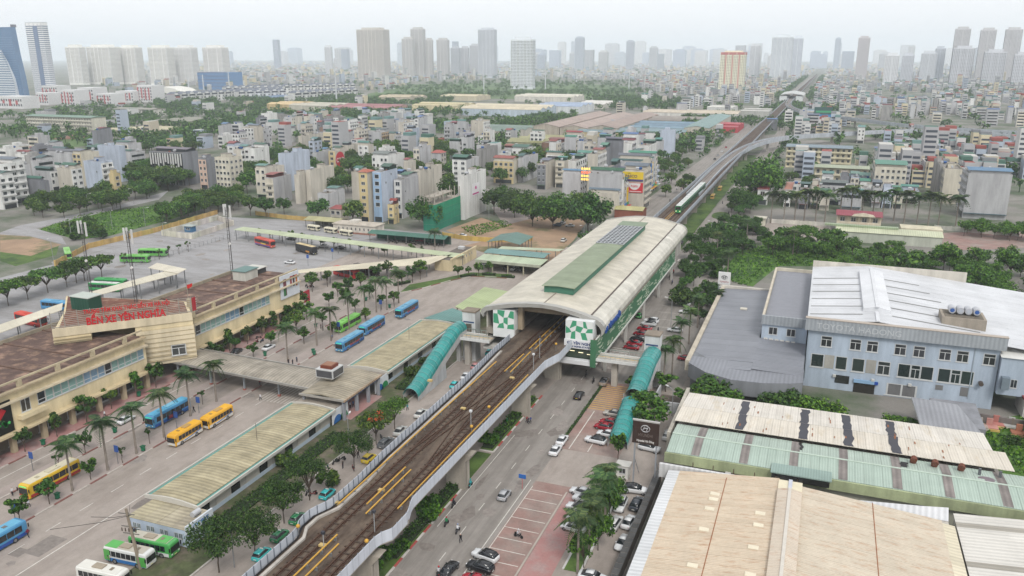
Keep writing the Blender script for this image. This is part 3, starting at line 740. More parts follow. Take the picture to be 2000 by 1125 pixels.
# escalator halls under ribbed teal vaults
M_TEAL = mat('teal_polycarbonate', rough=0.3, stain=0.18, scale=0.8, spec=0.5)
def vault(label, pts, w, h, gap=None, side=1):
    t = thing('escalator_canopy', label, 'escalator', (pts[0][0], pts[0][1], 0))
    o = Vector(pts[0]); P = []
    for a, b in zip(pts, pts[1:]):
        a, b = Vector(a), Vector(b); m = max(1, round((b-a).length/1.55))
        for i in range(m): P.append(a+(b-a)*i/m - o)
    P.append(Vector(pts[-1]) - o)
    N = 9; arc = [(-w/2*math.cos(math.pi*k/(N-1)), h*.35+h*.65*math.sin(math.pi*k/(N-1))) for k in range(N)]
    for i in range(len(P)-1):
        a, b = P[i], P[i+1]
        if gap and gap[0] < a.y+o.y < gap[1]:
            bx('gap_post', t, a.x-w/2, a.x-w/2+.2, a.y, a.y+.2, a.z, a.z+h*.7, M_METAL, sc(190,196,196)); bx('gap_post', t, a.x+w/2-.2, a.x+w/2, a.y, a.y+.2, a.z, a.z+h*.7, M_METAL, sc(190,196,196)); continue
        pb = MB(); rb = MB()
        for k in range(N-1):
            q = [(a.x+arc[k][0], a.y+.05, a.z+arc[k][1]), (a.x+arc[k+1][0], a.y+.05, a.z+arc[k+1][1]), (b.x+arc[k+1][0], b.y-.05, b.z+arc[k+1][1]), (b.x+arc[k][0], b.y-.05, b.z+arc[k][1])]
            pb.quad(*q); g = 1.03
            rb.quad((a.x+arc[k][0]*g,a.y-.1,a.z+arc[k][1]*1.015+.02),(a.x+arc[k+1][0]*g,a.y-.1,a.z+arc[k+1][1]*1.015+.02),(a.x+arc[k+1][0]*g,a.y+.06,a.z+arc[k+1][1]*1.015+.02),(a.x+arc[k][0]*g,a.y+.06,a.z+arc[k][1]*1.015+.02))
        j = R.uniform(-10, 10); pb.obj('canopy_panel', M_TEAL, t, sc(50+j,150+j,146+j)); rb.obj('canopy_rib', M_METAL, t, sc(150,205,200))
    fl = MB(); sis = {-1: MB(), 1: MB()}
    for a, b in zip(P, P[1:]):
        fl.quad((a.x-w/2+.1,a.y,a.z-.5),(a.x+w/2-.1,a.y,a.z-.5),(b.x+w/2-.1,b.y,b.z-.5),(b.x-w/2+.1,b.y,b.z-.5))
        for s in (-1, 1):
            x1_, x2_ = a.x+s*(w/2-.05), b.x+s*(w/2-.05)
            sis[s].quad((x1_,a.y,max(0,a.z-1.0)),(x2_,b.y,max(0,b.z-1.0)),(x2_,b.y,b.z+h*.35),(x1_,a.y,a.z+h*.35))
        fl.quad((a.x-w/2+.1,a.y,max(0,a.z-1.0)),(b.x-w/2+.1,b.y,max(0,b.z-1.0)),(b.x+w/2-.1,b.y,max(0,b.z-1.0)),(a.x+w/2-.1,a.y,max(0,a.z-1.0)))
    fl.obj('escalator_floor', M_PLAIN, t, sc(96,96,98)); [sis[s].obj('balustrade', M_CONC, t, sc(206,206,206)) for s in sis]
    tri = [p for p in P if p.z > .3]
    wb = MB().poly([(w/2-.1, P[0].y, 0)] + [(w/2-.1, p.y, max(.05, p.z-1.0)) for p in P if p.y < 16] + [(w/2-.1, 16, 0)]); wb.obj('stair_wall', M_WALL, t, sc(204,208,212))
    for yy in (P[-1].y-1, P[-1].y*.62):
        zt = [p.z for p in P if abs(p.y-yy) < 2][0]
        bx('column', t, -.5, .5, yy-.5, yy+.5, 0, zt-1, M_CONC, sc(204,204,202))
    return t
vault('teal ribbed vault over the escalator left of the tracks', [(-85.6,158.5,0),(-85.6,162,.6),(-85.6,171,4.0),(-85.6,183,7.9),(-85.6,187.3,7.9)], 4.0, 3.0)
vault('teal ribbed vault over the escalator on the car park side', [(-34.2,151.5,0),(-34.2,154,.5),(-34.2,165,4.4),(-34.2,169,4.6),(-34.2,180,7.4),(-34.2,186.6,7.6)], 4.2, 3.0, gap=(163.5,166.3))
# train leaving the station
def metro_train(label, y0, x, ncar=4, L=19.5):
    t = thing('metro_train', label, 'train', (x, y0, DECK+.35))
    for i in range(ncar):
        a = i*(L+.5)
        b = MB().extrude([(-1.35,.5),(1.35,.5),(1.42,1.6),(1.38,2.9),(1.1,3.35),(-1.1,3.35),(-1.38,2.9),(-1.42,1.6)], 'y', a, a+L)
        c = b.obj('carriage', M_GLOSS, t, sc(46,118,72))
        bx('roof', t, -1.15, 1.15, a+.4, a+L-.2, 3.36, 3.5, M_PLAIN, sc(226,228,226))
        for k in range(3): bx('air_conditioner', t, -.8, .8, a+2.5+k*6, a+5.5+k*6, 3.5, 3.72, M_PLAIN, sc(208,212,210))
        for s in (-1, 1):
            bx('window_band', t, s*1.41-.04, s*1.41+.04, a+1, a+L-1, 1.75, 2.6, M_GLASS, sc(26,34,34))
    bx('windscreen', t, -1.05, 1.05, -.06, .02, 1.75, 2.95, M_GLASS, sc(40,44,50))
    bx('nose', t, -1.3, 1.3, -.35, 0, .35, 1.5, M_GLOSS, sc(52,150,82))
    for s in (-.85, .85): bx('headlight', t, s-.2, s+.2, -.4, -.35, .95, 1.2, M_LAMPON)
    return t
X, Y = G(1314, 416, DECK)
metro_train('green metro train with white roof just beyond the station', 368, TB[4][0]-.1, ncar=4, L=19)
t2 = metro_train('end of a white topped metro train at the bottom edge of the tracks', 45.5, TA[0][0]+1.8, ncar=1, L=28.5)
t2.location = (-61.6, 45.5, DECK+.2)
for c in t2.children:
    if c.name.startswith('nose') or c.name.startswith('headlight') or c.name.startswith('windscreen'): c.location.y = 28.9
# next station far down the line
fs = thing('metro_station', 'distant metro station with pale arched roof spanning the viaduct', 'station', (-61, 1480, 0))
fb = MB().extrude([(-19,14.2),(-17,16.4),(0,19),(17,16.4),(19,14.2),(17,15.6),(0,18.2),(-17,15.6)], 'y', 0, 110); fb.obj('roof', M_SHY, fs, sc(206,208,206))
for x0, x1 in ((-19,-7),(7,18)): bx('portal_block', fs, x0, x1, 2, 12, 5, 14, M_PLAIN, sc(228,232,232)); bx('pier', fs, (x0+x1)/2-2, (x0+x1)/2+2, 3, 6, 0, 5, M_CONC, sc(180,176,170)); bx('platform', fs, x0, x1, 12, 108, 8, 12, M_CONC, sc(180,180,178))
# ================================================================== BUS STATION
M_TILER = mat('roof_tiles_brown', rough=0.9, stain=0.45, scale=0.35, fine=0.25, second=sc(172,142,122), second_scale=0.3, thresh=(0.5, 0.66))
CREAM, CREAM2 = sc(236,219,180), sc(222,204,166)
def roof_sheets(parent, name, x0, x1, y0, y1, za, zb, n, along='x', m=None, col=(220,214,200), jit=6, t=.1, pick=None):
    """n sheets laid side by side along X (each sloping za->zb over y0->y1) or along Y (sloping za->zb over x0->x1)"""
    b = MB()
    if along == 'x':
        w = (x1-x0)/n - .03; b.extrude([(0,za),(y1-y0,zb),(y1-y0,zb+t),(0,za+t)], 'x', 0, w)
    else:
        w = (y1-y0)/n - .03; b.extrude([(0,za),(x1-x0,zb),(x1-x0,zb+t),(0,za+t)], 'y', 0, w)
    me = b.mesh(name, m or (M_SHX if along == 'x' else M_SHY)); d = ((x1-x0) if along == 'x' else (y1-y0))/n
    for i in range(n):
        j = R.uniform(-jit, jit); c = (pick(i) if pick else None) or col
        mobj(name, me, parent, sc(c[0]+j, c[1]+j, c[2]+j), loc=(x0+i*d, y0, .014*(i % 2)) if along == 'x' else (x0, y0+i*d, .014*(i % 2)))
_WIN = {}
def window_mesh(kind='two'):
    if kind in _WIN: return _WIN[kind]
    b = MB(); b.k = 0; b.box(-.5,.5,-.02,.06,0,1)                 # pane
    b.k = 1; b.box(-.56,.56,-.13,.05,-.06,0)
    for a in ((-.5,-.44),(.44,.5)): b.box(a[0],a[1],-.05,.05,0,1)
    for a in ((0,.05),(.95,1)): b.box(-.44,.44,-.05,.05,a[0],a[1])
    if kind == 'two': b.box(-.03,.03,-.045,.04,.05,.95)
    if kind == 'cross': b.box(-.03,.03,-.045,.04,.05,.66); b.box(-.44,.44,-.045,.04,.66,.71)
    if kind == 'sash': b.box(-.44,.44,-.045,.04,.28,.33)
    _WIN[kind] = b.mesh('window', [M_GLASS, mat('white_frame', sc(208,210,210), stain=.1)])
    return _WIN[kind]
def win(parent, x, y, z, w, h, rz=0.0, col=sc(52,60,66), kind='two', name='window'):
    """window whose face looks along local -Y turned by rz"""
    return mobj(name, window_mesh(kind), parent, col, loc=(x, y, z), rot=(0,0,rz), scale=(w, 1, h))
EAST = rad(90)      # face looking to +X
WEST = rad(-90)
# ---- platform shelters
def shelter(label, y0, y1):
    t = thing('bus_platform_shelter', label, 'shelter', (-100.2, y0, 0)); L = y1-y0
    n = int(L/1.05)
    P = [(-4.9,3.8),(-2.5,4.08),(0,4.2),(2.5,4.08),(4.9,3.8)]
    me = MB().extrude(P+[(x,z-.1) for x, z in P[::-1]], 'y', 0, L/n-.04).mesh('roof_sheet', M_OLDY)
    for i in range(n):
        j = R.uniform(-8, 6); mobj('roof_sheet', me, t, sc(190+j,179+j,148+j), loc=(0, i*L/n, .02*(i % 2)))
    for s in (-1, 1):
        bx('gutter', t, s*5.25-.26, s*5.25+.26, -.3, L+.3, 3.5, 3.72, M_PLAIN, sc(104,158,148))
        bx('gutter_edge', t, s*5.75-.14, s*5.75+.14, -.5, L+.5, 3.35, 3.9, M_PLAIN, sc(206,204,196))
    for yy in (-.6, L+.3): MB().extrude([(-5.8,3.3),(5.8,3.3),(5.8,3.9),(2.5,4.3),(0,4.42),(-2.5,4.3),(-5.8,3.9)], 'y', yy, yy+.3).obj('gable_end', M_PLAIN, t, sc(208,204,194))
    bx('side_wall', t, 4.5, 4.8, .5, L-.5, 0, .9, M_PLAIN, sc(190,206,220))
    bx('back_wall', t, -4.6, -4.3, .5, L-.5, 0, 3.4, M_PLAIN, sc(206,206,200))
    yy = 1.0; k = 0
    while yy < L-3:
        if k % 2: bx('wall_panel', t, 4.45, 4.75, yy, yy+4.0, .9, 3.4, M_PLAIN, sc(196,192,182))
        else: bx('window', t, 4.5, 4.7, yy+.1, yy+2.4, .9, 3.3, M_GLASS, sc(36,42,48)); bx('wall_panel', t, 4.48, 4.72, yy+2.5, yy+4.0, .9, 3.4, M_PLAIN, sc(186,184,176))
        yy += 4.1; k += 1
    bx('lightning_rod', t, -.04, .04, L*.55, L*.55+.08, 4.4, 8.2, M_METAL, sc(150,140,130))
    return t
sh1 = shelter('long straw coloured bus platform shelter in the foreground', 98, 140)
sh2 = shelter('straw coloured bus platform shelter beside the left escalator', 164.5, 203.5)
def mural(parent, y0, y1, x):
    bx('mural_board', parent, x-.05, x+.05, y0, y1, .4, 3.6, M_PLAIN, sc(232,236,240))
    L = y1-y0
    def blob(y, z, r, c):
        pts = [(x+.08, y+r*math.cos(a*math.pi/12), .42+max(0, z+r*math.sin(a*math.pi/12))) for a in range(13)]
        MB().poly(pts).obj('mural_shape', M_PLAIN, parent, c)
    blob(y0+L*.33, 0, L*.26, sc(46,110,178)); blob(y0+L*.72, .05, L*.24, sc(40,140,84))
    bx('mural_logo', parent, x+.05, x+.07, y0+L*.64, y0+L*.8, .9, 1.15, M_PLAIN, sc(200,230,205))
mural(sh1, 41.5, 48.0, 5.4); mural(sh2, -6.5, .0, 5.4)
bx('low_roof', sh1, -5.2, 5.0, 42.4, 48.2, 3.3, 3.5, M_OLDY, sc(168,158,146)); bx('low_roof', sh2, -5.2, 5.0, -6.2, -.7, 3.3, 3.5, M_OLDY, sc(168,158,146))
# low office at the near end of the first shelter
lo = thing('platform_office', 'low pale blue office with tan roof at the foreground platform end', 'building', (-97.8, 95.2, 0))
bx('wall', lo, -6.2, 6.2, -3.6, 2.4, 0, 3.3, M_WALL, sc(196,210,228))
for i in range(4): bx('roof_sheet', lo, -6.3+i*3.16, -3.2+i*3.16, -3.7, 2.6, 3.3, 3.42+.02*(i % 2), M_OLDY, sc(198-3*i,188-3*i,158))
bx('parapet', lo, 6.0, 6.3, -3.8, 2.6, 2.6, 4.1, M_PLAIN, sc(220,228,236))
text('logo_text', 'BRT', lo, 1.0, M_PLAIN, sc(60,120,190), (6.32,.6,2.9), (rad(90),0,rad(90)), bold=.02)
for k in (-.5, .4):
    MB().tube([(6.33, -1.2+k+.55*math.cos(a*.35), 3.1+.5*math.sin(a*.35)) for a in range(10)], .06, n=4).obj('logo_arc', M_PLAIN, lo, sc(84,150,206))
for i, xx in enumerate((-4.9,-4.0,-2.0,-1.1,.9,1.8,3.9,4.8)): win(lo, xx, -3.6, 1.5, .75, 1.0, col=sc(120,136,140))
for i in range(3): MB().tube([(-5.6+i*.7,-3.62,1.1),(-5.6+i*.7,-3.95,1.1)], .28, n=10).obj('fan_unit', M_METAL, lo, sc(70,74,84))
MB().tube([(4.4,-.2,3.9),(4.4,1.5,3.9)], .5, n=10).obj('water_tank', M_METAL, lo, sc(214,216,220)); bx('tank_frame', lo, 3.9, 4.9, 0, 1.4, 3.42, 3.5, M_METAL, sc(140,140,140))
# ---- canopy between terminal and platforms
cc = thing('link_canopy', 'grey ribbed canopy crossing from the terminal to the platforms', 'canopy', (0,0,0))
n = 30
for i in range(n):
    x0 = -148 + i*(148-104)/n; w = (148-104)/n; t_ = i/n
    ya, yb = 149.3-2.6*t_, 159.2-1.8*t_
    j = R.uniform(-7, 7)
    MB().extrude([(ya,4.5),(ya+1.5,4.9),((ya+yb)/2,5.15),(yb-1.5,4.9),(yb,4.5),(yb,4.35),((ya+yb)/2,4.9),(ya,4.35)], 'x', x0, x0+w-.03).obj('roof_sheet', M_OLDX, cc, sc(176+j,168+j,154+j))
for s, (ya, yb) in ((0,(149.2,146.6)),(1,(159.4,157.5))):
    MB().quad((-148,ya,4.2),(-104,yb,4.2),(-104,yb,4.75),(-148,ya,4.75)).quad((-148,ya+.25,4.2),(-148,ya+.25,4.75),(-104,yb+.25,4.75),(-104,yb+.25,4.2)).quad((-148,ya,4.75),(-104,yb,4.75),(-104,yb+.25,4.75),(-148,ya+.25,4.75)).obj('edge_beam', M_METAL, cc, sc(186,184,178))
for xx in (-146,-136,-126,-116,-107):
    for yy in (149.6, 157.2): bx('column', cc, xx-.18, xx+.18, yy-.18, yy+.18, 0, 4.3, M_METAL, sc(176,186,194)); bx('column_base', cc, xx-.3, xx+.3, yy-.3, yy+.3, 0, .5, M_CONC, sc(176,110,96))
gc = thing('platform_hall_canopy', 'wide grey curved canopy with rusty edge linking the two platforms', 'canopy', (-99.4, 150.5, 0))
for i in range(14):
    y0 = -7.6 + i*1.18; j = R.uniform(-7, 6)
    MB().extrude([(-5.6,5.15),(-3,5.55),(0,5.7),(3,5.45),(5.6,4.95),(5.6,4.8),(0,5.5),(-5.6,5.0)], 'y', y0, y0+1.14).obj('roof_sheet', M_OLDY, gc, sc(180+j,170+j,150+j))
bx('edge_beam', gc, 5.5, 5.85, -7.8, 9.0, 4.6, 5.05, M_OLDY, sc(190,166,140)); bx('edge_beam', gc, -5.9, 5.7, -7.9, -7.65, 4.7, 5.2, M_METAL, sc(196,192,184))
bx('blue_beam', gc, 5.3, 5.5, -7.4, 8.6, 4.1, 4.6, M_PLAIN, sc(70,92,140))
for yy in (-7, -1.7, 3.4, 8): bx('column', gc, 4.9, 5.5, yy-.35, yy+.35, 0, 4.6, M_CONC, sc(166,168,174)); bx('column', gc, -5.4, -4.9, yy-.3, yy+.3, 0, 4.8, M_CONC, sc(166,168,174))
bx('hall_floor', gc, -5, 6.5, -6.5, 7.5, 0, .14, M_PINK)
bx('hanging_sign', gc, 4.4, 4.5, -2.2, 1.4, 3.2, 3.8, M_PLAIN, sc(80,110,150))
bx('ticket_box', gc, -5.2, -1.0, -7.2, -1.6, .1, 3.3, M_PLAIN, sc(214,222,214)); bx('green_stripe', gc, -5.3, -5.2, -9.2, -2, 2.6, 3.3, M_PLAIN, sc(130,196,90))
lb = thing('led_display_box', 'four sided dark display box with rusty top on the canopy', 'display', (-102.8, 151.6, 5.6))
MB().extrude([(-.8,0),(.8,0),(2.2,1.0),(-2.2,1.0)], 'y', -.8, .8).obj('stand', M_PLAIN, lb, sc(214,204,188))
bx('case', lb, -2.3, 2.3, -2.3, 2.3, 1.0, 3.0, M_PLAIN, sc(206,208,208))
for a in range(4):
    o = bx('screen', lb, -2.05, 2.05, -.03, .03, 1.2, 2.8, M_GLASS, sc(78,80,86)); o.location = (2.32*math.sin(a*math.pi/2), -2.32*math.cos(a*math.pi/2), 2.0); o.rotation_euler = (0,0,a*math.pi/2)
bx('rusty_frame', lb, -1.5, 1.5, -1.5, 1.5, 3.0, 3.7, M_METAL, sc(140,76,58)); bx('tray', lb, -1.2, 1.2, -1.2, 1.2, 3.7, 3.8, M_METAL, sc(170,120,90))
# ---- terminal building
tb = thing('bus_terminal_building', 'long cream bus terminal with brown roof and red roof letters', 'building', (0,0,0))
def wing(y0, y1, x0, x1, wy0, wy1):
    bx('wall', tb, x0, x1-.3, y0, y1, 4.6, 13.0, M_WALL, CREAM)
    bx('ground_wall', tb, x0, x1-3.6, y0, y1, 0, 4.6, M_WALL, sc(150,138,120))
    bx('roof', tb, x0+.4, x1-.9, y0+.3, y1-.3, 13.0, 13.12, M_TILER, sc(112,90,82))
    bx('ledge', tb, x1-.3, x1+1.2, y0, y1, 4.3, 4.75, M_WALL, CREAM2)
    bx('eave', tb, x1-.3, x1+.7, y0, y1, 10.8, 11.2, M_WALL, sc(220,206,178))
    bx('coping', tb, x1-.6, x1+.45, y0, y1, 12.75, 13.2, M_CONC, sc(188,172,142))
    bx('parapet_beam', tb, x1-.9, x1-.55, y0, y1, 14.5, 14.85, M_CONC, sc(206,192,162))
    bx('parapet', tb, x0, x0+.4, y0, y1, 13.0, 14.0, M_CONC, sc(170,160,140))
    yy = y0+1.5
    while yy < y1: bx('parapet_post', tb, x1-1.1, x1-.4, yy, yy+.9, 13.1, 14.5, M_CONC, sc(204,190,160)); yy += 9.2
    yy = y0+2
    while yy < y1:
        bx('roof_kerb', tb, x0+.4, x1-1.2, yy, yy+.5, 13.12, 13.34, M_CONC, sc(120,96,84)); yy += 10.5
    yy = y0+1
    while yy < y1-.5:
        bx('column', tb, x1-.9, x1+.1, yy-.5, yy+.5, 0, 4.4, M_WALL, sc(204,188,158)); yy += 7.2
    yy = y0+2.4
    while yy+4.4 < y1:
        win(tb, x1-3.6, yy+2.2, .2, 4.6, 3.4, EAST, sc(58,66,68), 'cross', 'shop_window'); yy += 7.2
    yy = wy0; k = 0
    while yy < wy1:
        g = (sc(150,184,176), sc(138,172,188), sc(150,180,172), sc(60,62,62))[(0 if k % 7 else 1) if k % 9 else 3]
        if 5 < k % 16 < 9: g = sc(134,166,190)
        win(tb, x1-.28, yy+.95, 7.9, 1.86, 2.8, EAST, g, 'sash'); yy += 1.95; k += 1
wing(62, 143, -176, -148.6, 113, 140.6)
wing(157, 206, -169, -148.6, 160, 190)
win(tb, -148.88, 110.2, 7.6, 2.2, 2.8, EAST, sc(74,70,62), 'two'); bx('balcony', tb, -148.9, -147.6, 108, 114, 6.6, 7.5, M_WALL, CREAM)
# poster walls
po = bx('poster', tb, -148.7, -148.55, 98, 106.8, 4.9, 11.6, M_PLAIN, sc(22,26,22))
for i in range(26):
    a, r_ = R.uniform(0, 6.28), R.uniform(.4, 2.4); yy, zz = 103.4+r_*1.3*math.cos(a), 6.6+abs(r_*.8*math.sin(a)); s = R.uniform(.2,.6)
    MB().poly([(-148.53,yy+s*math.cos(k*1.26+a),zz+s*math.sin(k*1.26+a)*R.uniform(.6,1.3)) for k in range(5)]).obj('poster_splash', M_PLAIN, tb, R.choice((sc(46,170,70),sc(30,120,50),sc(90,210,110))))
MB().poly([(-148.51,102.2,8),(-148.51,103.6,7.6),(-148.51,105.6,9.6),(-148.51,104.6,10.4),(-148.51,103.4,9.0)]).obj('poster_splash', M_PLAIN, tb, sc(190,40,50))
bx('billboard', tb, -148.7, -148.45, 196.2, 205.6, 7.4, 14.6, M_PLAIN, sc(222,226,232))
for yy, zz, w, h, c in ((197.6,8.2,1.5,5.2,(120,60,70)),(197.6,8.2,1.2,2.2,(60,120,70)),(201,10.4,.9,3.2,(150,50,50)),(202.4,10.2,.9,3.4,(70,40,40)),(203.8,10.0,.9,3.4,(200,120,60)),(201,13.0,3.6,.5,(190,60,60))):
    bx('billboard_print', tb, -148.45, -148.42-.002*w, yy, yy+w, zz, zz+h, M_PLAIN, sc(*c))
rk = thing('red_signboard', 'red signboard standing just past the terminal end wall', 'sign', (-150.5, 211, 0))
for s in (-2, 2): bx('post', rk, -.1, .1, s-.1, s+.1, 0, 3, M_METAL, sc(150,150,150))
bx('panel', rk, -.12, .12, -2.4, 2.4, 2.4, 6.0, M_PLAIN, sc(176,48,62)); bx('print_line', rk, .12, .14, -1.7, 1.5, 4.0, 4.5, M_PLAIN, sc(226,180,180)); bx('print_line', rk, .12, .14, -1.2, 1.0, 3.1, 3.4, M_PLAIN, sc(226,180,180))
# central bay: diagonal stepped front over the entrance
A, B, C_, D_, E_ = (-142.8,153.0), (-164.0,131.0), (-175.2,144.0), (-187.0,155.2), (-153.0,162.5)
lerp = lambda p, q, t: (p[0]+(q[0]-p[0])*t, p[1]+(q[1]-p[1])*t)
nrm = Vector((B[1]-A[1], -(B[0]-A[0]), 0)).normalized()          # horizontal normal of the front
nrm = nrm if nrm.x > 0 else -nrm
def diag(t0, t1, z0, z1, d0, d1, name, m, col):
    p, q = lerp(A,B,t0), lerp(A,B,t1)
    pts = [(p[0]+nrm.x*d1, p[1]+nrm.y*d1),(q[0]+nrm.x*d1, q[1]+nrm.y*d1),(q[0]+nrm.x*d0, q[1]+nrm.y*d0),(p[0]+nrm.x*d0, p[1]+nrm.y*d0)]
    a = sum(pts[i][0]*pts[(i+1) % 4][1]-pts[(i+1) % 4][0]*pts[i][1] for i in range(4))
    return MB().prism(pts if a > 0 else pts[::-1], z0, z1).obj(name, m, tb, col)
MB().prism([A, E_, D_, C_, B], 14.9, 16.0).obj('bay_roof_slab', M_WALL, tb, CREAM)
MB().prism([lerp(A,(-160,150),.05), lerp(E_,(-160,150),.05), lerp(D_,(-160,150),.03), lerp(C_,(-160,150),.03), lerp(B,(-160,150),.06)], 16.0, 16.1).obj('bay_roof', M_TILER, tb, sc(132,88,72))
diag(0, .43, 4.6, 14.9, -7, 0, 'bay_front', M_WALL, CREAM)
diag(.74, 1, 12.9, 14.9, -4, 0, 'bay_front', M_WALL, CREAM)
MB().prism([(-144.5,155.0),(-153,161),(-172,155),(-172,150)], 4.6, 14.9).obj('bay_side', M_WALL, tb, CREAM2)
diag(0, 1, 15.0, 16.9, -.35, .28, 'sign_beam', M_WALL, sc(226,212,182))
for i in range(8): diag(-.005, .43, 5.6+i*1.15, 5.75+i*1.15, 0, .55-.05*i, 'cladding_fin', M_WALL, sc(206,190,156)); diag(-.003, .43, 4.7+i*1.15, 5.6+i*1.15, .0, .2+.02*i, 'cladding_board', M_WALL, sc(230,216,186))
for i in range(3): diag(.74, 1.003, 13.0+i*.65, 13.12+i*.65, 0, .5, 'cladding_fin', M_WALL, sc(206,190,156))
wp = lerp(A,B,.13); win(tb, wp[0]+nrm.x*.55, wp[1]+nrm.y*.55, 6.6, 3.4, 2.7, math.atan2(nrm.x,-nrm.y), sc(84,86,84), 'cross')
diag(.0, 1, 16.9, 17.0, -1.2, -1.0, 'lattice_base', M_METAL, sc(190,184,170))
for i in range(9): diag(0, 1, 17.1+i*.44, 17.18+i*.44, -.16, -.08, 'lattice_bar', M_METAL, sc(196,190,178))
for i in range(12): diag(i/11-.003, i/11+.003, 16.9, 20.9, -.28, -.18, 'lattice_post', M_METAL, sc(176,172,164))
ang = math.atan2(A[1]-B[1], A[0]-B[0])
def sign(name, body, t, z, size, width, col, bold):
    p = lerp(A, B, t)
    o = text(name, body, tb, size, M_PLAIN, col, (p[0]+nrm.x*.1, p[1]+nrm.y*.1, z), (rad(90),0,ang), ext=.12, bold=bold)
    xs = [v.co.x for v in o.data.vertices]; s = width/(max(xs)-min(xs)); o.scale = (s, 1, 1)
RED = sc(204,34,42)
sign('roof_letters', 'BẾN XE YÊN NGHĨA', .48, 17.0, 2.5, 17.3, RED, .07)
sign('roof_letters', 'TRUNG TÂM KHAI THÁC BẾN XE HÀ NỘI', .465, 19.75, 1.35, 18.8, sc(206,40,42), .03)
# the red side sign on its lattice at the right end
for i in range(7): bx('lattice_bar', tb, A[0]-.6, A[0]-.5, A[1]+.3, A[1]+2.6, 16.6+i*.6, 16.68+i*.6, M_METAL, sc(190,188,184))
bx('side_sign', tb, A[0]-.45, A[0]-.3, A[1]+.8, A[1]+2.0, 17.0, 20.4, M_PLAIN, sc(178,52,60))
gb_ = thing('roof_cabin', 'dark green cabin with pale roof on the terminal bay', 'cabin', (-172.4, 148.6, 16.1))
bx('wall', gb_, -3.0, 3.0, -2.0, 2.0, 0, 3.3, M_SHX, sc(32,86,68)); bx('roof', gb_, -3.2, 3.2, -2.2, 2.2, 3.3, 3.5, M_PLAIN, sc(196,204,196))
fl = thing('flag_pole', 'red flag on a short pole above the terminal sign', 'flag', (-150.5, 160.5, 16.1))
bx('pole', fl, -.06, .06, -.06, .06, 0, 5.6, M_METAL, sc(190,184,170)); MB().poly([(.06,0,4.2),(.9,.2,4.5),(1.7,0,5.0),(1.9,0,5.9),(1.0,.15,5.5),(.06,0,5.2)]).obj('flag', M_CLOTH, fl, sc(214,44,40))
bx('chimney', tb, -149.2, -147.9, 158.4, 159.7, 13.1, 18.2, M_CONC, sc(190,176,146))
for nm, lab, (X, Y, Z), h in (('cell_mast', 'tall antenna mast behind the green roof cabin', (-184.0,160.6,14.9), 20), ('cell_mast', 'slender antenna mast in the middle of the terminal roof', (-164.5,157.0,16.1), 19), ('cell_mast', 'antenna mast on the far wing of the terminal', (-164.1,194.3,13.1), 22)):
    t = thing(nm, lab, 'mast', (X, Y, Z))
    for s in ((-.5,-.3),(.5,-.3),(0,.55)): MB().tube([(s[0]*.7,s[1]*.7,0),(s[0]*.55,s[1]*.55,h)], .07, n=5).obj('mast_leg', M_METAL, t, sc(92,90,90))
    for i in range(int(h/1.2)):
        bx('brace', t, -.5, .5, -.25, -.2, i*1.2+.5, i*1.2+.58, M_METAL, sc(110,106,104))
    for a in range(3):
        q = a*2.1+.4; px_, py_ = 1.0*math.cos(q), 1.0*math.sin(q)
        bx('antenna', t, px_-.24, px_+.24, py_-.14, py_+.14, h-3.4+.5*a, h+.4+.3*a, M_PLAIN, sc(222,222,220)); bx('antenna_arm', t, min(0,px_), max(0.05,px_), py_-.04, py_+.04, h-1.5, h-1.4, M_METAL, sc(120,120,120))
    MB().tube([(.5,-.4,h*.5),(.5,-.75,h*.5)], .35, n=10).obj('dish', M_PLAIN, t, sc(232,230,226))
# rooftop clutter on the second wing
for lab, x0, x1, y0, y1, h, c in (('white flat roofed stair hut on the far terminal wing', -163, -158.5, 193, 199, 2.8, (216,214,204)), ('low grey plant box at the end of the far terminal wing', -165, -160, 201, 205, 1.6, (70,70,72))):
    t = thing('roof_hut', lab, 'hut', ((x0+x1)/2, (y0+y1)/2, 13.12)); w, d = (x1-x0)/2, (y1-y0)/2
    bx('wall', t, -w, w, -d, d, 0, h, M_WALL, sc(*c)); bx('roof', t, -w-.3, w+.3, -d-.3, d+.3, h, h+.2, M_PLAIN, sc(110,140,136) if h > 2 else sc(210,208,200))
# ---- canopies and sheds behind the terminal
def canopy(label, pts, z, col, m, posts=True, name='open_canopy', slope=0.0, pc=(150,152,154)):
    """flat open canopy over a plan quad a,b,c,d, cut into sheets along its long side a->b"""
    t = thing(name, label, 'canopy', (0,0,0)); a, b, c, d = [Vector((*p, 0)) for p in pts]
    n = max(4, int((b-a).length/2.2)); n = min(n, 46)
    for i in range(n):
        p0, p1 = a.lerp(b, i/n), a.lerp(b, (i+.985)/n); q1, q0 = d.lerp(c, (i+.985)/n), d.lerp(c, i/n); j = R.uniform(-5, 5)
        bmx = MB(); pp = [(p.x, p.y) for p in (p0,p1,q1,q0)]
        ar = sum(pp[k][0]*pp[(k+1) % 4][1]-pp[(k+1) % 4][0]*pp[k][1] for k in range(4))
        bmx.prism(pp if ar > 0 else pp[::-1], z+.01*(i % 2), z+.14+.01*(i % 2)).obj('roof_sheet', m, t, sc(col[0]+j,col[1]+j,col[2]+j))
    if posts:
        k = max(2, int((b-a).length/7))
        for i in range(k+1):
            for u, v in ((a,b),(d,c)):
                p = u.lerp(v, (i+.1)/(k+.2)); o = (a+b+c+d)/4 - p; p = p + o.normalized()*.5
                bx('post', t, p.x-.12, p.x+.12, p.y-.12, p.y+.12, 0, z, M_METAL, sc(*pc))
    return t
canopy('long cream canopy leading away behind the terminal on the left', [(-203.5,120),(-208.6,171),(-214.5,176.5),(-211,120)], 5, (226,218,196), M_SHY)
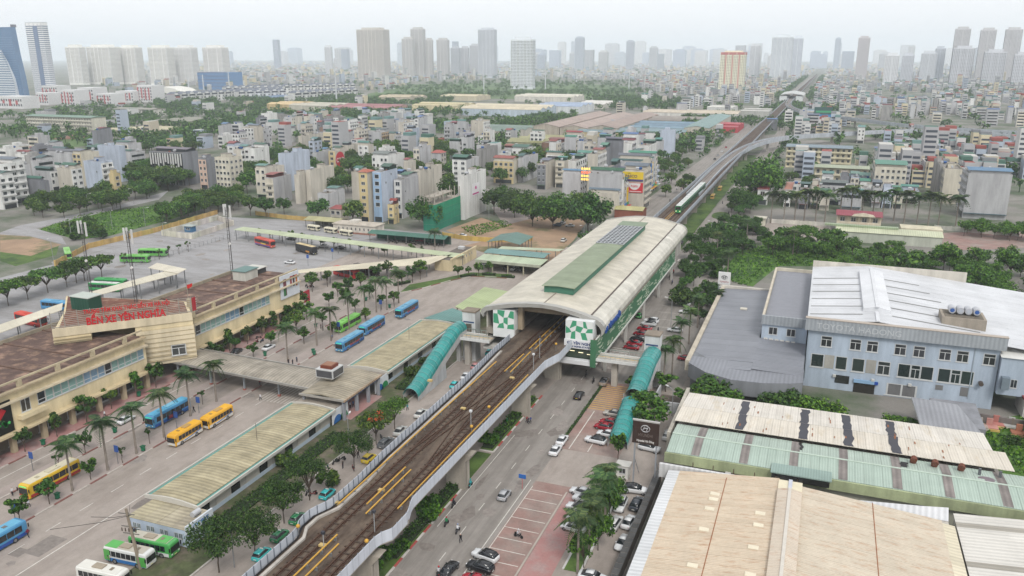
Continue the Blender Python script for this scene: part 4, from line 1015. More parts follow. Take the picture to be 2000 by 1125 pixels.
canopy('cream canopy behind the terminal roof letters', [(-212,180),(-206.5,217),(-213,221),(-217,184)], 5, (226,218,196), M_SHY)
canopy('cream canopy arm turning left behind the terminal', [(-224.5,226),(-207.9,222.6),(-206.3,216.5),(-222,219)], 5.2, (228,220,200), M_SHX)
canopy('long pale green bus canopy across the rear yard', [(-240,287.6),(-126.5,275.0),(-125.8,281.2),(-240,294.2)], 4.5, (196,206,168), M_SHX)
canopy('diagonal cream canopy running to the far end building', [(-173,231.5),(-131.5,262),(-130,279),(-173,236.5)], 4.5, (226,216,190), M_SHX)
t = thing('end_building', 'small cream building with flat grey roof at the canopy end', 'building', (-129.5, 284, 0))
bx('wall', t, -4.5, 2.4, -13, 11, 0, 4.2, M_WALL, CREAM); bx('parapet', t, 2.1, 2.6, -13.2, 11.2, 4.2, 4.9, M_WALL, CREAM); bx('roof', t, -4.4, 2.1, -12.8, 10.8, 4.2, 4.3, M_CONC, sc(116,108,100)); bx('water_tank', t, -3, -.6, 5, 7, 4.3, 5.3, M_METAL, sc(226,226,226))
for i in range(5): win(t, 2.42, -4+i*2.6, 2.6, .5, .9, EAST, sc(90,84,72))
canopy('pale green flat canopy beside the upper platform', [(-100.8,217),(-100.9,240.5),(-91.7,238.5),(-91.3,211.5)], 4.5, (178,192,140), M_SHX, pc=(170,160,140))
canopy('small teal canopy adjoining the upper platform roof', [(-104.8,203.9),(-101.2,216),(-91.4,211),(-94,204.2)], 4.3, (98,146,140), M_SHX)
def gable_shed(label, x0, x1, y0, y1, h, rise, col, wall, axis='x', name='open_shed', cat='shed', op=True, wallc=None):
    """gabled shed, ridge along axis"""
    t = thing(name, label, cat, ((x0+x1)/2, (y0+y1)/2, 0)); w, d = (x1-x0)/2, (y1-y0)/2
    if axis == 'x':
        n = max(3, min(24, int(2*w/2.5)))
        roof_sheets(t, 'roof_sheet', -w-.4, w+.4, -d-.4, 0, h, h+rise, n, 'x', col=col); roof_sheets(t, 'roof_sheet', -w-.4, w+.4, 0, d+.4, h+rise, h, n, 'x', col=col)
        if not op: MB().extrude([(-d,0),(d,0),(d,h),(0,h+rise),(-d,h)], 'x', -w, w).obj('wall', M_WALL, t, sc(*wall))
    else:
        n = max(3, min(24, int(2*d/2.5)))
        roof_sheets(t, 'roof_sheet', -w-.4, 0, -d-.4, d+.4, h, h+rise, n, 'y', col=col); roof_sheets(t, 'roof_sheet', 0, w+.4, -d-.4, d+.4, h+rise, h, n, 'y', col=col)
        if not op: MB().extrude([(-w,0),(w,0),(w,h),(0,h+rise),(-w,h)], 'y', -d, d).obj('wall', M_WALL, t, sc(*wall))
    if op:
        for i in range(5):
            for s in (-1, 1):
                xx, yy = (-w+.4+(2*w-.8)*i/4, s*(d-.3)) if axis == 'x' else (s*(w-.3), -d+.4+(2*d-.8)*i/4)
                bx('post', t, xx-.12, xx+.12, yy-.12, yy+.12, 0, h, M_METAL, sc(150,150,150))
        if wallc:
            bx('back_wall', t, -w, w, d-.3, d-.1, 0, h, M_WALL, sc(*wallc))
    return t
gable_shed('dark green motorbike shed at the far edge of the yard', -183, -146.5, 306, 313, 3.6, .9, (62,112,96), (40,90,74), 'x', wallc=(46,96,80))
gable_shed('teal gabled shelter by the dirt lot', -126, -112, 304, 320, 4.6, 1.4, (98,132,122), (90,120,110), 'y')
gable_shed('olive roofed open shelter behind the white minibuses', -227, -209, 322, 331, 3.6, 1.0, (182,178,132), (150,140,110), 'x', wallc=(120,116,100))
t = thing('service_hall', 'white flat roofed toilet block behind the minibuses', 'building', (-197, 321, 0))
bx('wall', t, -11, 11, -4, 4, 0, 4, M_WALL, sc(226,218,206)); bx('roof', t, -11.4, 11.4, -4.4, 4.4, 4, 4.35, M_CONC, sc(206,196,182)); bx('plinth', t, -11.1, 11.1, -4.12, -4, 0, .8, M_WALL, sc(170,124,108))
for i in range(8): win(t, -8+i*2.2, -4, 1.7, .7, 1.3, col=sc(90,86,80))
bx('roof_cabin', t, -4, 0, -1, 3, 4.35, 5.6, M_WALL, sc(226,220,210))
gable_shed('two bay car shelter with teal roof left of the station', -119, -95, 284.5, 292, 5.0, .5, (112,152,148), (150,150,140), 'x')
t = thing('car_deck', 'long pale green parking deck left of the station', 'car deck', (-106, 279, 0))
roof_sheets(t, 'roof_sheet', -13, 13, -4, 4.5, 4.4, 4.7, 16, 'x', col=(190,204,172)); bx('fascia', t, -13, 13, -4.3, -4.0, 3.6, 4.6, M_WALL, sc(186,190,170)); bx('back_wall', t, -13, 13, 4.3, 4.6, 0, 4.4, M_WALL, sc(150,146,132))
for i in range(5): bx('post', t, -12.6+i*6.2, -12.2+i*6.2, -3.8, -3.4, 0, 4.3, M_WALL, sc(190,184,160))
canopy('pale green roof strip behind the parking deck', [(-118,295),(-94,300),(-93,304),(-118,300)], 4.2, (190,200,170), M_SHX)
# perimeter wall and the small compound
def wall_run(name, label, pts, h, col, th=.3, m=None, cap=None, seg=6.0):
    t = thing(name, label, 'wall', (0,0,0))
    for (xa, ya), (xb, yb) in zip(pts, pts[1:]):
        d = math.hypot(xb-xa, yb-ya); k = max(1, int(d/seg)); a = math.atan2(yb-ya, xb-xa)
        for i in range(k):
            s = (i+.5)/k
            mobj('wall_panel', WALLME, t, sc(*[c+R.uniform(-5,5) for c in col]), loc=(xa+(xb-xa)*s, ya+(yb-ya)*s, h/2), rz=a, scale=(d/k-.05, th, h))
            mobj('wall_post', WALLME, t, sc(*col), loc=(xa+(xb-xa)*i/k, ya+(yb-ya)*i/k, h/2+.1), rz=a, scale=(.4, th+.15, h+.2))
            if cap: mobj('wall_cap', WALLME, t, sc(*cap), loc=(xa+(xb-xa)*s, ya+(yb-ya)*s, h+.06), rz=a, scale=(d/k, th+.2, .12))
    return t
WALLME = MB().box(-.5,.5,-.5,.5,-.5,.5).mesh('wall_panel', M_BARE)
wall_run('boundary_wall', 'ochre boundary wall along the far left side of the yard', [G(108,520), G(175,485), G(300,455), G(425,418)], 2.2, (206,176,112))
wall_run('boundary_wall', 'ochre wall between the yard and the dirt lot', [G(865,462), G(915,470), G(965,473), G(1040,470)], 2.0, (212,180,108))
wall_run('boundary_wall', 'ochre wall at the top of the yard below the houses', [G(500,420), G(560,428), G(620,433)], 2.0, (206,176,112))
cw = wall_run('compound_wall', 'white wall round the small compound in the rear yard', [G(317,460), G(375,467), G(456,440), G(425,430), G(317,460)], 2.4, (224,220,206))
rect('compound_pavement', *(lambda a, b: (a[0], b[0], a[1], b[1]))(G(370,458), G(430,441)), .03, mat('dark_ground', sc(120,112,104), stain=.3))
t = thing('guard_booth', 'small blue booth with grey roof inside the white compound', 'booth', (*G(372,452), 0))
bx('wall', t, -2, 2, -1.5, 1.5, 0, 2.6, M_PLAIN, sc(70,120,160)); bx('roof', t, -2.6, 2.6, -2, 2, 2.6, 2.9, M_PLAIN, sc(176,186,182)); win(t, 0, -1.5, 1, 2.4, 1.1, col=sc(60,80,96))
fence = thing('yard_fence', 'thin grey mesh fence running across the rear yard', 'fence', (0,0,0))
fp = [G(265,520), G(330,500), G(480,455)]
for (xa, ya), (xb, yb) in zip(fp, fp[1:]):
    k = int(math.hypot(xb-xa, yb-ya)/2.5)
    for i in range(k):
        s = i/k; x, y = xa+(xb-xa)*s, ya+(yb-ya)*s; bx('fence_post', fence, x-.05, x+.05, y-.05, y+.05, 0, 2.0, M_METAL, sc(170,172,174))
    a = math.atan2(yb-ya, xb-xa); d = math.hypot(xb-xa, yb-ya)
    for z in (.5, 1.2, 1.9): mobj('fence_rail', WALLME, fence, sc(170,172,174), loc=((xa+xb)/2,(ya+yb)/2,z), rz=a, scale=(d, .05, .06))
# ================================================================== SHOWROOMS AND SHEDS ON THE RIGHT
BLUE = sc(188,202,218)
dl = thing('car_dealership', 'large pale blue showroom building with broad white roof', 'building', (0,0,0))
FY = 201.0
bx('wall', dl, .5, 41.3, FY, 257, 0, 14.9, M_WALL, BLUE)
bx('fascia', dl, -.3, 42.3, FY-.9, FY+.3, 14.6, 17.6, M_SHX, sc(172,178,184))
bx('fascia_cap', dl, -.4, 42.4, FY-1.0, FY+.4, 17.6, 17.75, M_PLAIN, sc(190,178,166))
text('ghost_letters', 'TOYOTA HADONG', dl, 2.0, M_PLAIN, sc(200,204,208), (11.5,FY-.91,15.3), (rad(90),0,0), ext=.02, sx=1.05)
roof_sheets(dl, 'roof_sheet', 0, 15.5, FY+.4, 258, 16.4, 18.0, 26, 'y', col=(226,228,232), jit=3)
roof_sheets(dl, 'roof_sheet', 15.5, 60, FY+.4, 258, 18.0, 13.6, 26, 'y', col=(226,228,232), jit=3)
for i in range(6):
    yy = FY+6+i*7.2; MB().extrude([(.5,16.62),(12.4,17.85),(12.4,17.9),(.5,16.67)], 'y', yy, yy+.3).obj('roof_joint', M_PLAIN, dl, sc(150,150,148))
    o = MB().extrude([(19,17.84),(38-2*i,15.96+.2*i),(38-2*i,16.02+.2*i),(19,17.9)], 'y', yy+1, yy+1.3).obj('roof_joint', M_PLAIN, dl, sc(150,150,148))
MB().extrude([(12.6,17.6),(18.8,17.6),(18.8,18.6),(15.7,19.3),(12.6,18.6)], 'y', FY+9, 250).obj('ridge_vent', M_SHY, dl, sc(238,240,244))
bx('ridge_cap', dl, 15.3, 16.1, FY+8.5, 250.5, 19.25, 19.4, M_PLAIN, sc(226,228,232))
bx('ridge_cap', dl, 15.2, 16.0, FY+.4, FY+8.5, 18.1, 18.3, M_PLAIN, sc(226,228,232))
bx('rear_parapet', dl, 0, 41.5, 258, 258.5, 14, 18.4, M_WALL, sc(222,216,204))
bx('east_wall', dl, 41.5, 59, 214, 257, 0, 13.4, M_WALL, sc(214,216,214))
for xx in (4.8,11.3,15.0,21.0,25.0,30.4,34.0,39.4): win(dl, xx, FY, 10.6, 2.5, 2.7, col=sc(58,60,64), kind='cross')
bx('bay_wall', dl, 41.5, 47.5, FY-1.5, FY+10, 4.5, 13.4, M_WALL, BLUE); MB().extrude([(FY-1.9,13.4),(FY+10,13.4),(FY+10,15.0)], 'x', 41.3, 47.9).obj('bay_roof', M_PLAIN, dl, sc(228,228,224))
win(dl, 44.6, FY-1.5, 6.4, 1.3, 2.0, col=sc(60,64,70))
for xx, w, k, c in ((3.2,3.0,None,(46,58,56)),(8.6,2.6,None,(46,60,58)),(12.4,2.8,None,(48,62,58)),(18.0,2.8,'cross',(60,66,66)),(24.8,7.6,'cross',(46,58,58)),(33.2,7.4,'cross',(52,66,64))):
    if w < 4: win(dl, xx, FY, 5.2, w, 3.4, col=sc(*c), kind=k or 'plain')
    else:
        for s in (-1,1): win(dl, xx+s*w*.32, FY, 5.2, w*.36, 3.4, col=sc(*c), kind='plain')
        win(dl, xx, FY, 5.2, w*.26, 3.4, col=sc(*c), kind='cross')
for xx in (5.9, 15.2): bx('cement_panel', dl, xx-1.1, xx+1.1, FY-.05, FY, 5.2, 8.6, M_CONC, sc(180,178,170))
for xx in (7.4,16.0,24.0): bx('flood_light', dl, xx-.35, xx+.35, FY-.5, FY, 3.3, 3.9, M_PLAIN, sc(210,210,206))
bx('shop_sign', dl, 11.8, 17.2, FY-.5, FY-.1, 2.6, 3.4, M_PLAIN, sc(150,186,220)); bx('shop_sign_end', dl, 16.4, 17.2, FY-.55, FY-.5, 2.6, 3.4, M_PLAIN, sc(40,80,170)); bx('garage_door', dl, 11.9, 16.6, FY-.12, FY, 0, 2.6, M_GLASS, sc(50,46,44))
bx('garage_door', dl, 7.6, 10.8, FY-.1, FY, 1.8, 3.8, M_GLASS, sc(44,46,48))
win(dl, 22.4, FY, .4, 6.6, 3.0, col=sc(120,120,122), kind='two')
MB().tube([(38.4,FY,6.2),(38.4,FY-1.2,6.2)], .5, n=10).obj('exhaust_duct', M_METAL, dl, sc(110,98,90)); bx('duct_box', dl, 42.0, 43.5, FY-3.0, FY-1.4, 6.2, 9.0, M_METAL, sc(150,164,176))
bx('drain_pipe', dl, 36.2, 36.4, FY-.15, FY, 2, 14.6, M_PLAIN, sc(164,176,186)); bx('drain_pipe', dl, .6, .8, FY-.15, FY, 2, 14.6, M_PLAIN, sc(164,176,186))
bx('service_panel', dl, 34.6, 36.2, FY-.06, FY, 2.4, 4.6, M_METAL, sc(150,150,150)); bx('service_panel', dl, 29.4, 31, FY-.06, FY, 3.2, 4.4, M_METAL, sc(150,150,150))
# tank platform
bx('tank_platform', dl, 30.0, 39.4, 210, 217, 15.2, 18.4, M_BARE, sc(176,166,152)); bx('tank_platform_floor', dl, 30.6, 38.8, 210.6, 216.4, 18.4, 18.5, M_BARE, sc(130,122,110))
for i in range(4):
    X = 32.2+i*1.75
    t = thing('steel_water_tank', 'lying steel water tank with blue band, number %s from the left on the showroom roof' % ('first','second','third','last')[i], 'water tank', (X, 213.5, 18.5), group='water tanks on the showroom roof')
    t['label'] = ('leftmost','second from left','second from right','rightmost')[i] + ' of four steel water tanks on the white showroom roof'
    MB().tube([(0,-1.3,1.1),(0,-1.15,1.1),(0,1.3,1.1)], .78, n=14).obj('drum', M_METAL, t, sc(212,214,220), smooth=False)
    MB().tube([(0,-1.33,1.1),(0,-1.31,1.1)], .5, n=14).obj('blue_disc', M_PLAIN, t, sc(60,100,170) if i in (0,3) else sc(190,196,206)); bx('cradle', t, -.5, .5, -1, 1, 0, .5, M_METAL, sc(120,120,122))
# left annex with flat grey roof
an = thing('dealership_annex', 'narrow annex with flat grey roof left of the white roof', 'building', (-5.4, 235, 0))
bx('wall', an, -5.4, 5.6, -24, 29, 0, 12.8, M_WALL, BLUE); bx('roof', an, -4.9, 5.6, -23.5, 28.6, 12.8, 12.95, M_PLAIN, sc(146,148,156)); bx('fascia', an, -5.6, 5.6, -24.5, -23.9, 11.6, 14.0, M_SHX, sc(172,178,184))
bx('parapet', an, -5.6, -5.0, -24, 29.2, 12.6, 13.9, M_WALL, sc(216,206,188)); bx('parapet', an, -5.6, 5.6, 28.6, 29.2, 12.6, 13.9, M_WALL, sc(222,214,196))
for xx in (-2.6, 1.8): win(an, xx, -24, 8.9, 2.2, 2.0, col=sc(40,42,46), kind='two')
for i in range(6): bx('air_conditioner', an, -4.7+i*1.35, -3.75+i*1.35, -24.6, -24.05, 7.0-.05*i, 7.9-.05*i, M_PLAIN, sc(222,220,214)); MB().tube([(-4.2+i*1.35,-24.6,7.45-.05*i),(-4.2+i*1.35,-24.66,7.45-.05*i)], .3, n=8).obj('fan', M_PLAIN, an, sc(90,90,92))
bx('glass_panel', an, -3.6, 2.0, -24.1, -24.0, 4.6, 6.6, M_GLASS, sc(150,186,190))
# showroom with long grey roof and bowed front
sr = thing('showroom_hall', 'low showroom with long grey ribbed roof', 'building', (0,0,0))
roof_sheets(sr, 'roof_sheet', -25.6, -11.2, 192, 258, 7.0, 7.6, 30, 'y', col=(142,145,153), jit=4)
roof_sheets(sr, 'roof_sheet', -11.2, .3, 187.5, 210.8, 7.6, 7.3, 11, 'y', col=(142,145,153), jit=4)
roof_sheets(sr, 'roof_sheet', -25.6, -11.2, 186.5, 192, 7.0, 7.5, 3, 'y', col=(142,145,153), jit=4)
bx('edge_wall', sr, -26.6, -25.5, 188, 259, 5.0, 7.6, M_WALL, sc(206,196,178)); bx('edge_wall', sr, -26.6, -11, 258, 259, 5.0, 8.0, M_WALL, sc(220,214,204))
bx('wall', sr, -25.4, -1, 190, 257, 0, 6.9, M_WALL, sc(150,152,156))
front = [(-25.6,187.0),(-21,182.2),(-15,179.6),(-8,180.0),(-2,182.0),(.4,183.4)]
for (xa, ya), (xb, yb) in zip(front, front[1:]):
    MB().prism([(xa,ya),(xb,yb),(xb,yb+9),(xa,ya+9)], 3.8, 7.3).obj('front_fascia', M_WALL, sr, sc(136,139,144))
MB().prism(front+[(.4,192),(-25.6,192)], 7.3, 7.42).obj('front_roof', M_SHX, sr, sc(142,145,153))
bx('roof_hatch', sr, -18.5, -16.6, 235, 236.6, 7.5, 7.8, M_PLAIN, sc(220,214,200))
bx('shop_window', sr, -10, 0, 188.9, 189.0, .3, 3.6, M_GLASS, sc(60,64,66))
# totem sign of the dealership
tt = thing('totem_sign', 'white pylon sign with oval emblem beside the grey showroom roof', 'sign', (*G(1411,598), 0))
for s in (-1.8, 1.6): bx('post', tt, s, s+.2, -.1, .1, 0, 11, M_METAL, sc(150,156,162))
bx('panel', tt, -1.9, 1.9, -.25, .25, 7.4, 11.4, M_PLAIN, sc(238,238,238)); bx('panel', tt, -1.5, 1.5, -.25, .25, 5.8, 6.7, M_PLAIN, sc(214,216,216))
ring = lambda cx, cz, a, b: [(cx+a*math.cos(k*.5236), -.3, cz+b*math.sin(k*.5236)) for k in range(13)]
for c in ((0,9.75,.95,.6),(0,9.75,.35,.6),(0,10.0,.7,.28)): MB().tube(ring(*c), .07, n=4).obj('emblem', M_METAL, tt, sc(80,82,86))
text('sign_text', 'TOYOTA', tt, .7, M_PLAIN, sc(170,40,44), (0,-.28,8.0), (rad(90),0,0))
text('sign_text', 'TOYOTA HA DONG', tt, .32, M_PLAIN, sc(90,92,96), (0,-.28,6.1), (rad(90),0,0))
# white patched warehouse roof, then the green one, then the rusty one
def strips(parent, x0s, w, y0, y1, z0, z1, name, col, m, wob=0.0):
    for x0 in x0s:
        b = MB(); n = 6; prev = None
        for i in range(n+1):
            t = i/n; y_ = y0+(y1-y0)*t; z_ = z0+(z1-z0)*t; dx = R.uniform(-wob, wob); dw = R.uniform(-wob*.5, wob*.5)
            cur = ((x0+dx, y_, z_), (x0+w+dx+dw, y_, z_))
            if prev: b.quad(prev[0], prev[1], cur[1], cur[0])
            prev = cur
        b.obj(name, m, parent, sc(*col))
wh = thing('patched_warehouse', 'warehouse with weathered white roof crossed by black patch strips', 'warehouse', (0,0,0))
M_RUSTW = mat('weathered_white_sheet', rough=0.7, stain=0.15, scale=0.2, ribs='X', rib_amt=0.05, rib_w=.5, second=sc(216,202,178), second_scale=0.5, thresh=(.54,.75), fine=.06, aniso=(1,.3,1))
roof_sheets(wh, 'roof_sheet', -22.8, 34.5, 160.5, 170.5, 7.6, 6.6, 40, 'x', m=M_RUSTW, col=(232,226,216))
roof_sheets(wh, 'roof_sheet', -22.8, 36.5, 151.8, 160.4, 8.1, 7.6, 42, 'x', m=M_RUSTW, col=(230,222,208))
bx('wall', wh, -22.4, 34, 152, 170, 0, 6.5, M_WALL, sc(190,184,174)); bx('side_wall', wh, -23.6, -22.9, 148, 172, 2.0, 7.2, M_BARE, sc(196,190,178))
for x0 in (-11.2, .6, 8.6, 16.6):
    strips(wh, [x0], 1.6, 160.5, 169.6, 7.74, 6.84, 'patch_strip', (74,74,82), M_PLAIN, .25); strips(wh, [x0+.1], 1.6, 151.9, 160.4, 8.26, 7.76, 'patch_strip', (74,74,82), M_PLAIN, .25)
for i in range(26):
    xx, yy = R.uniform(-20, 32), R.uniform(153, 168); zz = 7.72 if yy > 160.5 else 8.0
    zz = (7.6-(yy-160.5)/10*1.0+.13) if yy > 160.5 else (8.1-(yy-151.8)/8.6*.5+.13)
    l = R.uniform(.3,1.0); MB().quad((xx,yy-l,zz+l*.06+.03),(xx+R.uniform(.1,.3),yy-l,zz+l*.06+.03),(xx+R.uniform(.1,.3),yy+l,zz+.03),(xx,yy+l,zz+.03)).obj('rust_streak', mat('rust', sc(170,112,76), stain=.4, scale=2), wh)
gr = thing('green_roof_hall', 'long hall with pale green roof and grey skylight strips', 'warehouse', (0,0,0))
M_GSH = mat('green_sheet', rough=0.55, stain=0.14, scale=0.2, ribs='X', rib_amt=0.1, rib_w=.45, fine=.05)
def slope_x(xl): return xl
roof_sheets(gr, 'roof_sheet', -22.2, 46, 146.0, 151.6, 8.0, 7.5, 46, 'x', m=M_GSH, col=(184,200,188), jit=4)
roof_sheets(gr, 'roof_sheet', -22.2, 46, 139.6, 146.0, 7.2, 8.0, 46, 'x', m=M_GSH, col=(178,196,184), jit=4)
bx('ridge_cap', gr, -22.2, 46, 145.8, 146.2, 8.1, 8.2, M_PLAIN, sc(196,212,198))
for x0 in (-17.6,-9.0,-.5,7.8,16.5,24.5,33.0,41):
    strips(gr, [x0], 1.5, 146.1, 151.5, 8.16, 7.66, 'skylight_strip', (150,142,138), M_OLDX); strips(gr, [x0-.1], 1.5, 139.7, 145.9, 7.36, 8.15, 'skylight_strip', (150,142,138), M_OLDX)
bx('fascia', gr, -22.4, 46, 139.0, 139.4, 5.4, 7.3, M_BARE, sc(178,188,148)); bx('wall', gr, -22, 45.6, 140, 151, 0, 7.1, M_WALL, sc(190,190,176))
bx('raised_vent', gr, -3.5, 6.6, 137.6, 141.2, 7.5, 7.7, M_GSH, sc(150,172,164)); bx('vent_opening', gr, -3.3, 6.3, 137.9, 141, 6.2, 7.4, M_GLASS, sc(40,40,40))
strips(gr, [.9], .6, 147.5, 151.4, 8.02, 7.72, 'roof_hole', (36,34,34), M_PLAIN, .2); strips(gr, [18.0], 1.2, 147.0, 149.4, 8.06, 7.9, 'roof_hole', (36,34,34), M_PLAIN, .3)
for xx, yy in ((20.2,150.0),(23.6,149.8),(27.8,149.8),(30.6,149.0),(33.8,149.2)):
    tname = 'rusty_vent'; zz = 7.75
    if xx > 30: bx('vent_pipe', gr, xx-.2, xx+.2, yy-.2, yy+.2, zz, zz+1.3, M_METAL, sc(120,124,128)); continue
    MB().tube([(xx,yy,zz),(xx,yy,zz+.5),(xx,yy-.5,zz+1.1),(xx,yy-1.0,zz+.9)], .55, n=10).obj('vent_hood', mat('rust_hood', sc(126,76,58), stain=.4, scale=1.5), gr)
MB().poly([(31.5+1.4*math.cos(k*.63), 147.4+1.2*math.sin(k*.63), 7.99+.04*math.sin(k*.63)*-2.4) for k in range(10)]).obj('soot_stain', mat('soot', sc(140,128,134), stain=.3, scale=1), gr)
rb_ = thing('rusty_roof_hall', 'huge hall with rust streaked beige ribbed roof in the foreground', 'warehouse', (0,0,0))
M_RUSTB = mat('rusty_beige_sheet', rough=0.75, stain=0.12, scale=0.25, ribs='Y', rib_amt=0.09, rib_w=.42, second=sc(186,136,98), second_scale=0.8, thresh=(.52,.86), fine=.12, aniso=(.5,1.6,1))
roof_sheets(rb_, 'roof_sheet', -18.6, -1.8, 80, 133.4, 7.0, 8.8, 44, 'y', m=M_RUSTB, col=(222,204,180), jit=4)
roof_sheets(rb_, 'roof_sheet', 1.8, 23.0, 80, 131.8, 8.8, 7.0, 44, 'y', m=M_RUSTB, col=(220,207,187), jit=4)
roof_sheets(rb_, 'edge_sheet', -20.6, -18.6, 80, 133.4, 6.8, 7.0, 22, 'y', col=(226,228,230))
roof_sheets(rb_, 'edge_sheet', 23.0, 24.8, 80, 131.0, 7.0, 6.8, 22, 'y', col=(232,222,196))
MB().extrude([(-1.9,8.7),(1.9,8.7),(1.9,9.5),(0,9.9),(-1.9,9.5)], 'y', 80, 128.6).obj('ridge_vent', M_RUSTB, rb_, sc(222,208,190))
bx('ridge_rib', rb_, -.25, .25, 80, 128.6, 9.86, 10.0, M_PLAIN, sc(220,214,204)); bx('ridge_light', rb_, -1.9, 1.9, 128.7, 132.6, 8.75, 9.1, M_PLAIN, sc(236,226,198)); bx('ridge_rib', rb_, -.3, .3, 128.6, 132.8, 9.1, 9.3, M_PLAIN, sc(206,210,222))
MB().extrude([(80,0),(133,0),(133,6.9),(80,6.9)], 'x', -19.8, 24).obj('wall', M_WALL, rb_, sc(206,200,190))
for xx in (-10.4, 12.8):
    z_ = 7.0+1.8*(xx+18.6)/16.8 if xx < 0 else 8.8-1.8*(xx-1.8)/21.2
    bx('roof_lap', rb_, xx-.06, xx+.06, 80, 132, z_+.02, z_+.16, mat('rust', None), None)
for xx, yy in ((-11.6,126),(-11.6,124.2),(-11.8,121),(-11.8,114.6),(-12,104.6),(-9,99),(-4.0,121),(-4.0,117.4),(-4.2,111),(-4,104)):
    z_ = 7.0+1.8*(xx+18.6)/16.8; bx('skylight_patch', rb_, xx-.75, xx+.75, yy-.5, yy+.5, z_+.02, z_+.2, M_PLAIN, sc(240,230,206))
bx('north_parapet', rb_, -22.4, 2, 133.8, 134.4, 5.0, 7.6, M_SHX, sc(222,222,222)); bx('gutter_floor', rb_, -21, 2, 134.5, 139.0, 5.0, 5.1, M_SHX, sc(226,222,214))
MB().poly([(6,132.2,7.5),(24,132.0,7.0),(24,133.6,8.6),(20,133.2,8.3)]).obj('north_parapet', M_SHX, rb_, sc(214,216,220))
for i in range(6): bx('gutter_post', rb_, -17+i*3.6, -16.85+i*3.6, 137.5, 137.65, 5.1, 7.0, M_METAL, sc(110,86,72))
bx('air_conditioner', rb_, -11.2, -10.2, 137.9, 138.5, 5.1, 5.8, M_PLAIN, sc(206,204,200))
ws = thing('white_shed', 'white ribbed shed with grey skylight strips at the right edge', 'warehouse', (0,0,0))
roof_sheets(ws, 'roof_sheet', 25.2, 36.0, 80, 136.0, 6.4, 7.4, 40, 'y', col=(234,230,222), jit=4, pick=lambda i: (176,170,158) if i % 8 in (5,) else None)
roof_sheets(ws, 'roof_sheet', 36.0, 50.0, 80, 136.4, 7.4, 6.2, 40, 'y', col=(228,226,218), jit=4, pick=lambda i: (176,170,158) if i % 8 in (5,) else None)
bx('ridge_cap', ws, 35.6, 36.4, 80, 136.4, 7.45, 7.6, M_PLAIN, sc(236,234,228)); bx('wall', ws, 25.4, 49.5, 81, 135.8, 0, 6.2, M_WALL, sc(200,196,186)); bx('green_lean_to', ws, 37, 50, 118, 126.5, 7.5, 7.7, M_GSH, sc(180,200,182))
gs = thing('grey_lean_to', 'grey lean to roof between the showroom and the patched warehouse', 'shed', (0,0,0))
MB().poly([G(1780,775,6)+(6.0,), G(1870,790,6.4)+(6.4,), G(1925,855,5.4)+(5.4,), G(1797,830,5.4)+(5.4,)][::-1]).obj('roof', M_SHX, gs, sc(160,162,168)); 
a_, b_ = G(1780,775,6), G(1797,830,5.4)
MB().quad((a_[0],a_[1],5.6),(b_[0],b_[1],5.0),(b_[0],b_[1],5.45),(a_[0],a_[1],6.05)).obj('fascia', M_PLAIN, gs, sc(206,206,204)); bx('wall', gs, 27, 36, 176, 190, 0, 5.2, M_WALL, sc(150,152,158))
t = thing('green_shed', 'dark green metal shed at the right edge below the showroom', 'shed', (52, 188, 0)); bx('wall', t, -5, 8, -5, 4, 0, 4.2, M_SHX, sc(34,96,72)); bx('roof', t, -5.3, 8.3, -5.3, 4.3, 4.2, 4.5, M_SHX, sc(46,110,84))
t = thing('red_roof_hut', 'low red roofed hut behind the dark green shed', 'shed', (52, 202, 0)); bx('wall', t, -5, 8, -4, 4, 0, 4.6, M_WALL, sc(220,214,208)); bx('roof', t, -5.4, 8.4, -4.4, 4.4, 4.6, 5, M_SHX, sc(150,62,64))
# pink and yellow graves in the grass
for i, (px, py, c, c2) in enumerate(((1932,838,(206,150,140),(222,190,110)),(1945,832,(196,130,120),(228,200,130)),(1975,836,(196,196,192),(220,214,200)),(1990,850,(176,116,90),(200,150,110)),(1912,836,(186,178,168),(206,196,180)))):
    X, Y = G(px, py)
    t = thing('grave', ('pink grave with yellow edging in the grass','tall pink grave stele beside the yellow edging','grey stone grave in the grass near the right edge','terracotta grave at the right edge of the grass','low grey tomb at the left end of the graves')[i], 'grave', (X, Y, .03))
    bx('plinth', t, -1.6, 1.6, -1.1, 1.1, 0, .7, M_CONC, sc(*c)); bx('headstone', t, -.6, .6, .5, .9, .7, 2.2, M_CONC, sc(*c)); bx('border', t, -1.8, 1.8, -1.3, -1.1, 0, .5, M_CONC, sc(*c2))
wall_run('rubble_wall', 'old grey rubble wall behind the graves', [(36,193),(44,192),(56,191)], 2.0, (146,136,124), th=.6)
# front wall of the lot, stone blocks along its top
lw = thing('lot_wall', 'low wall topped with dark stone slabs along the car lot', 'wall', (-23.6, 60, 0))
bx('wall', lw, -.5, .5, 0, 81, 0, 2.2, M_BARE, sc(120,112,104))
for i in range(54): bx('stone_slab', lw, -.62, .55, i*1.5+.08, i*1.5+1.42, 2.2, 2.34, M_CONC, sc(*[98+R.uniform(-10,10)]*3)); bx('slab_joint', lw, -.58, .5, i*1.5-.06, i*1.5+.06, 2.2, 2.28, M_CONC, sc(176,168,158))
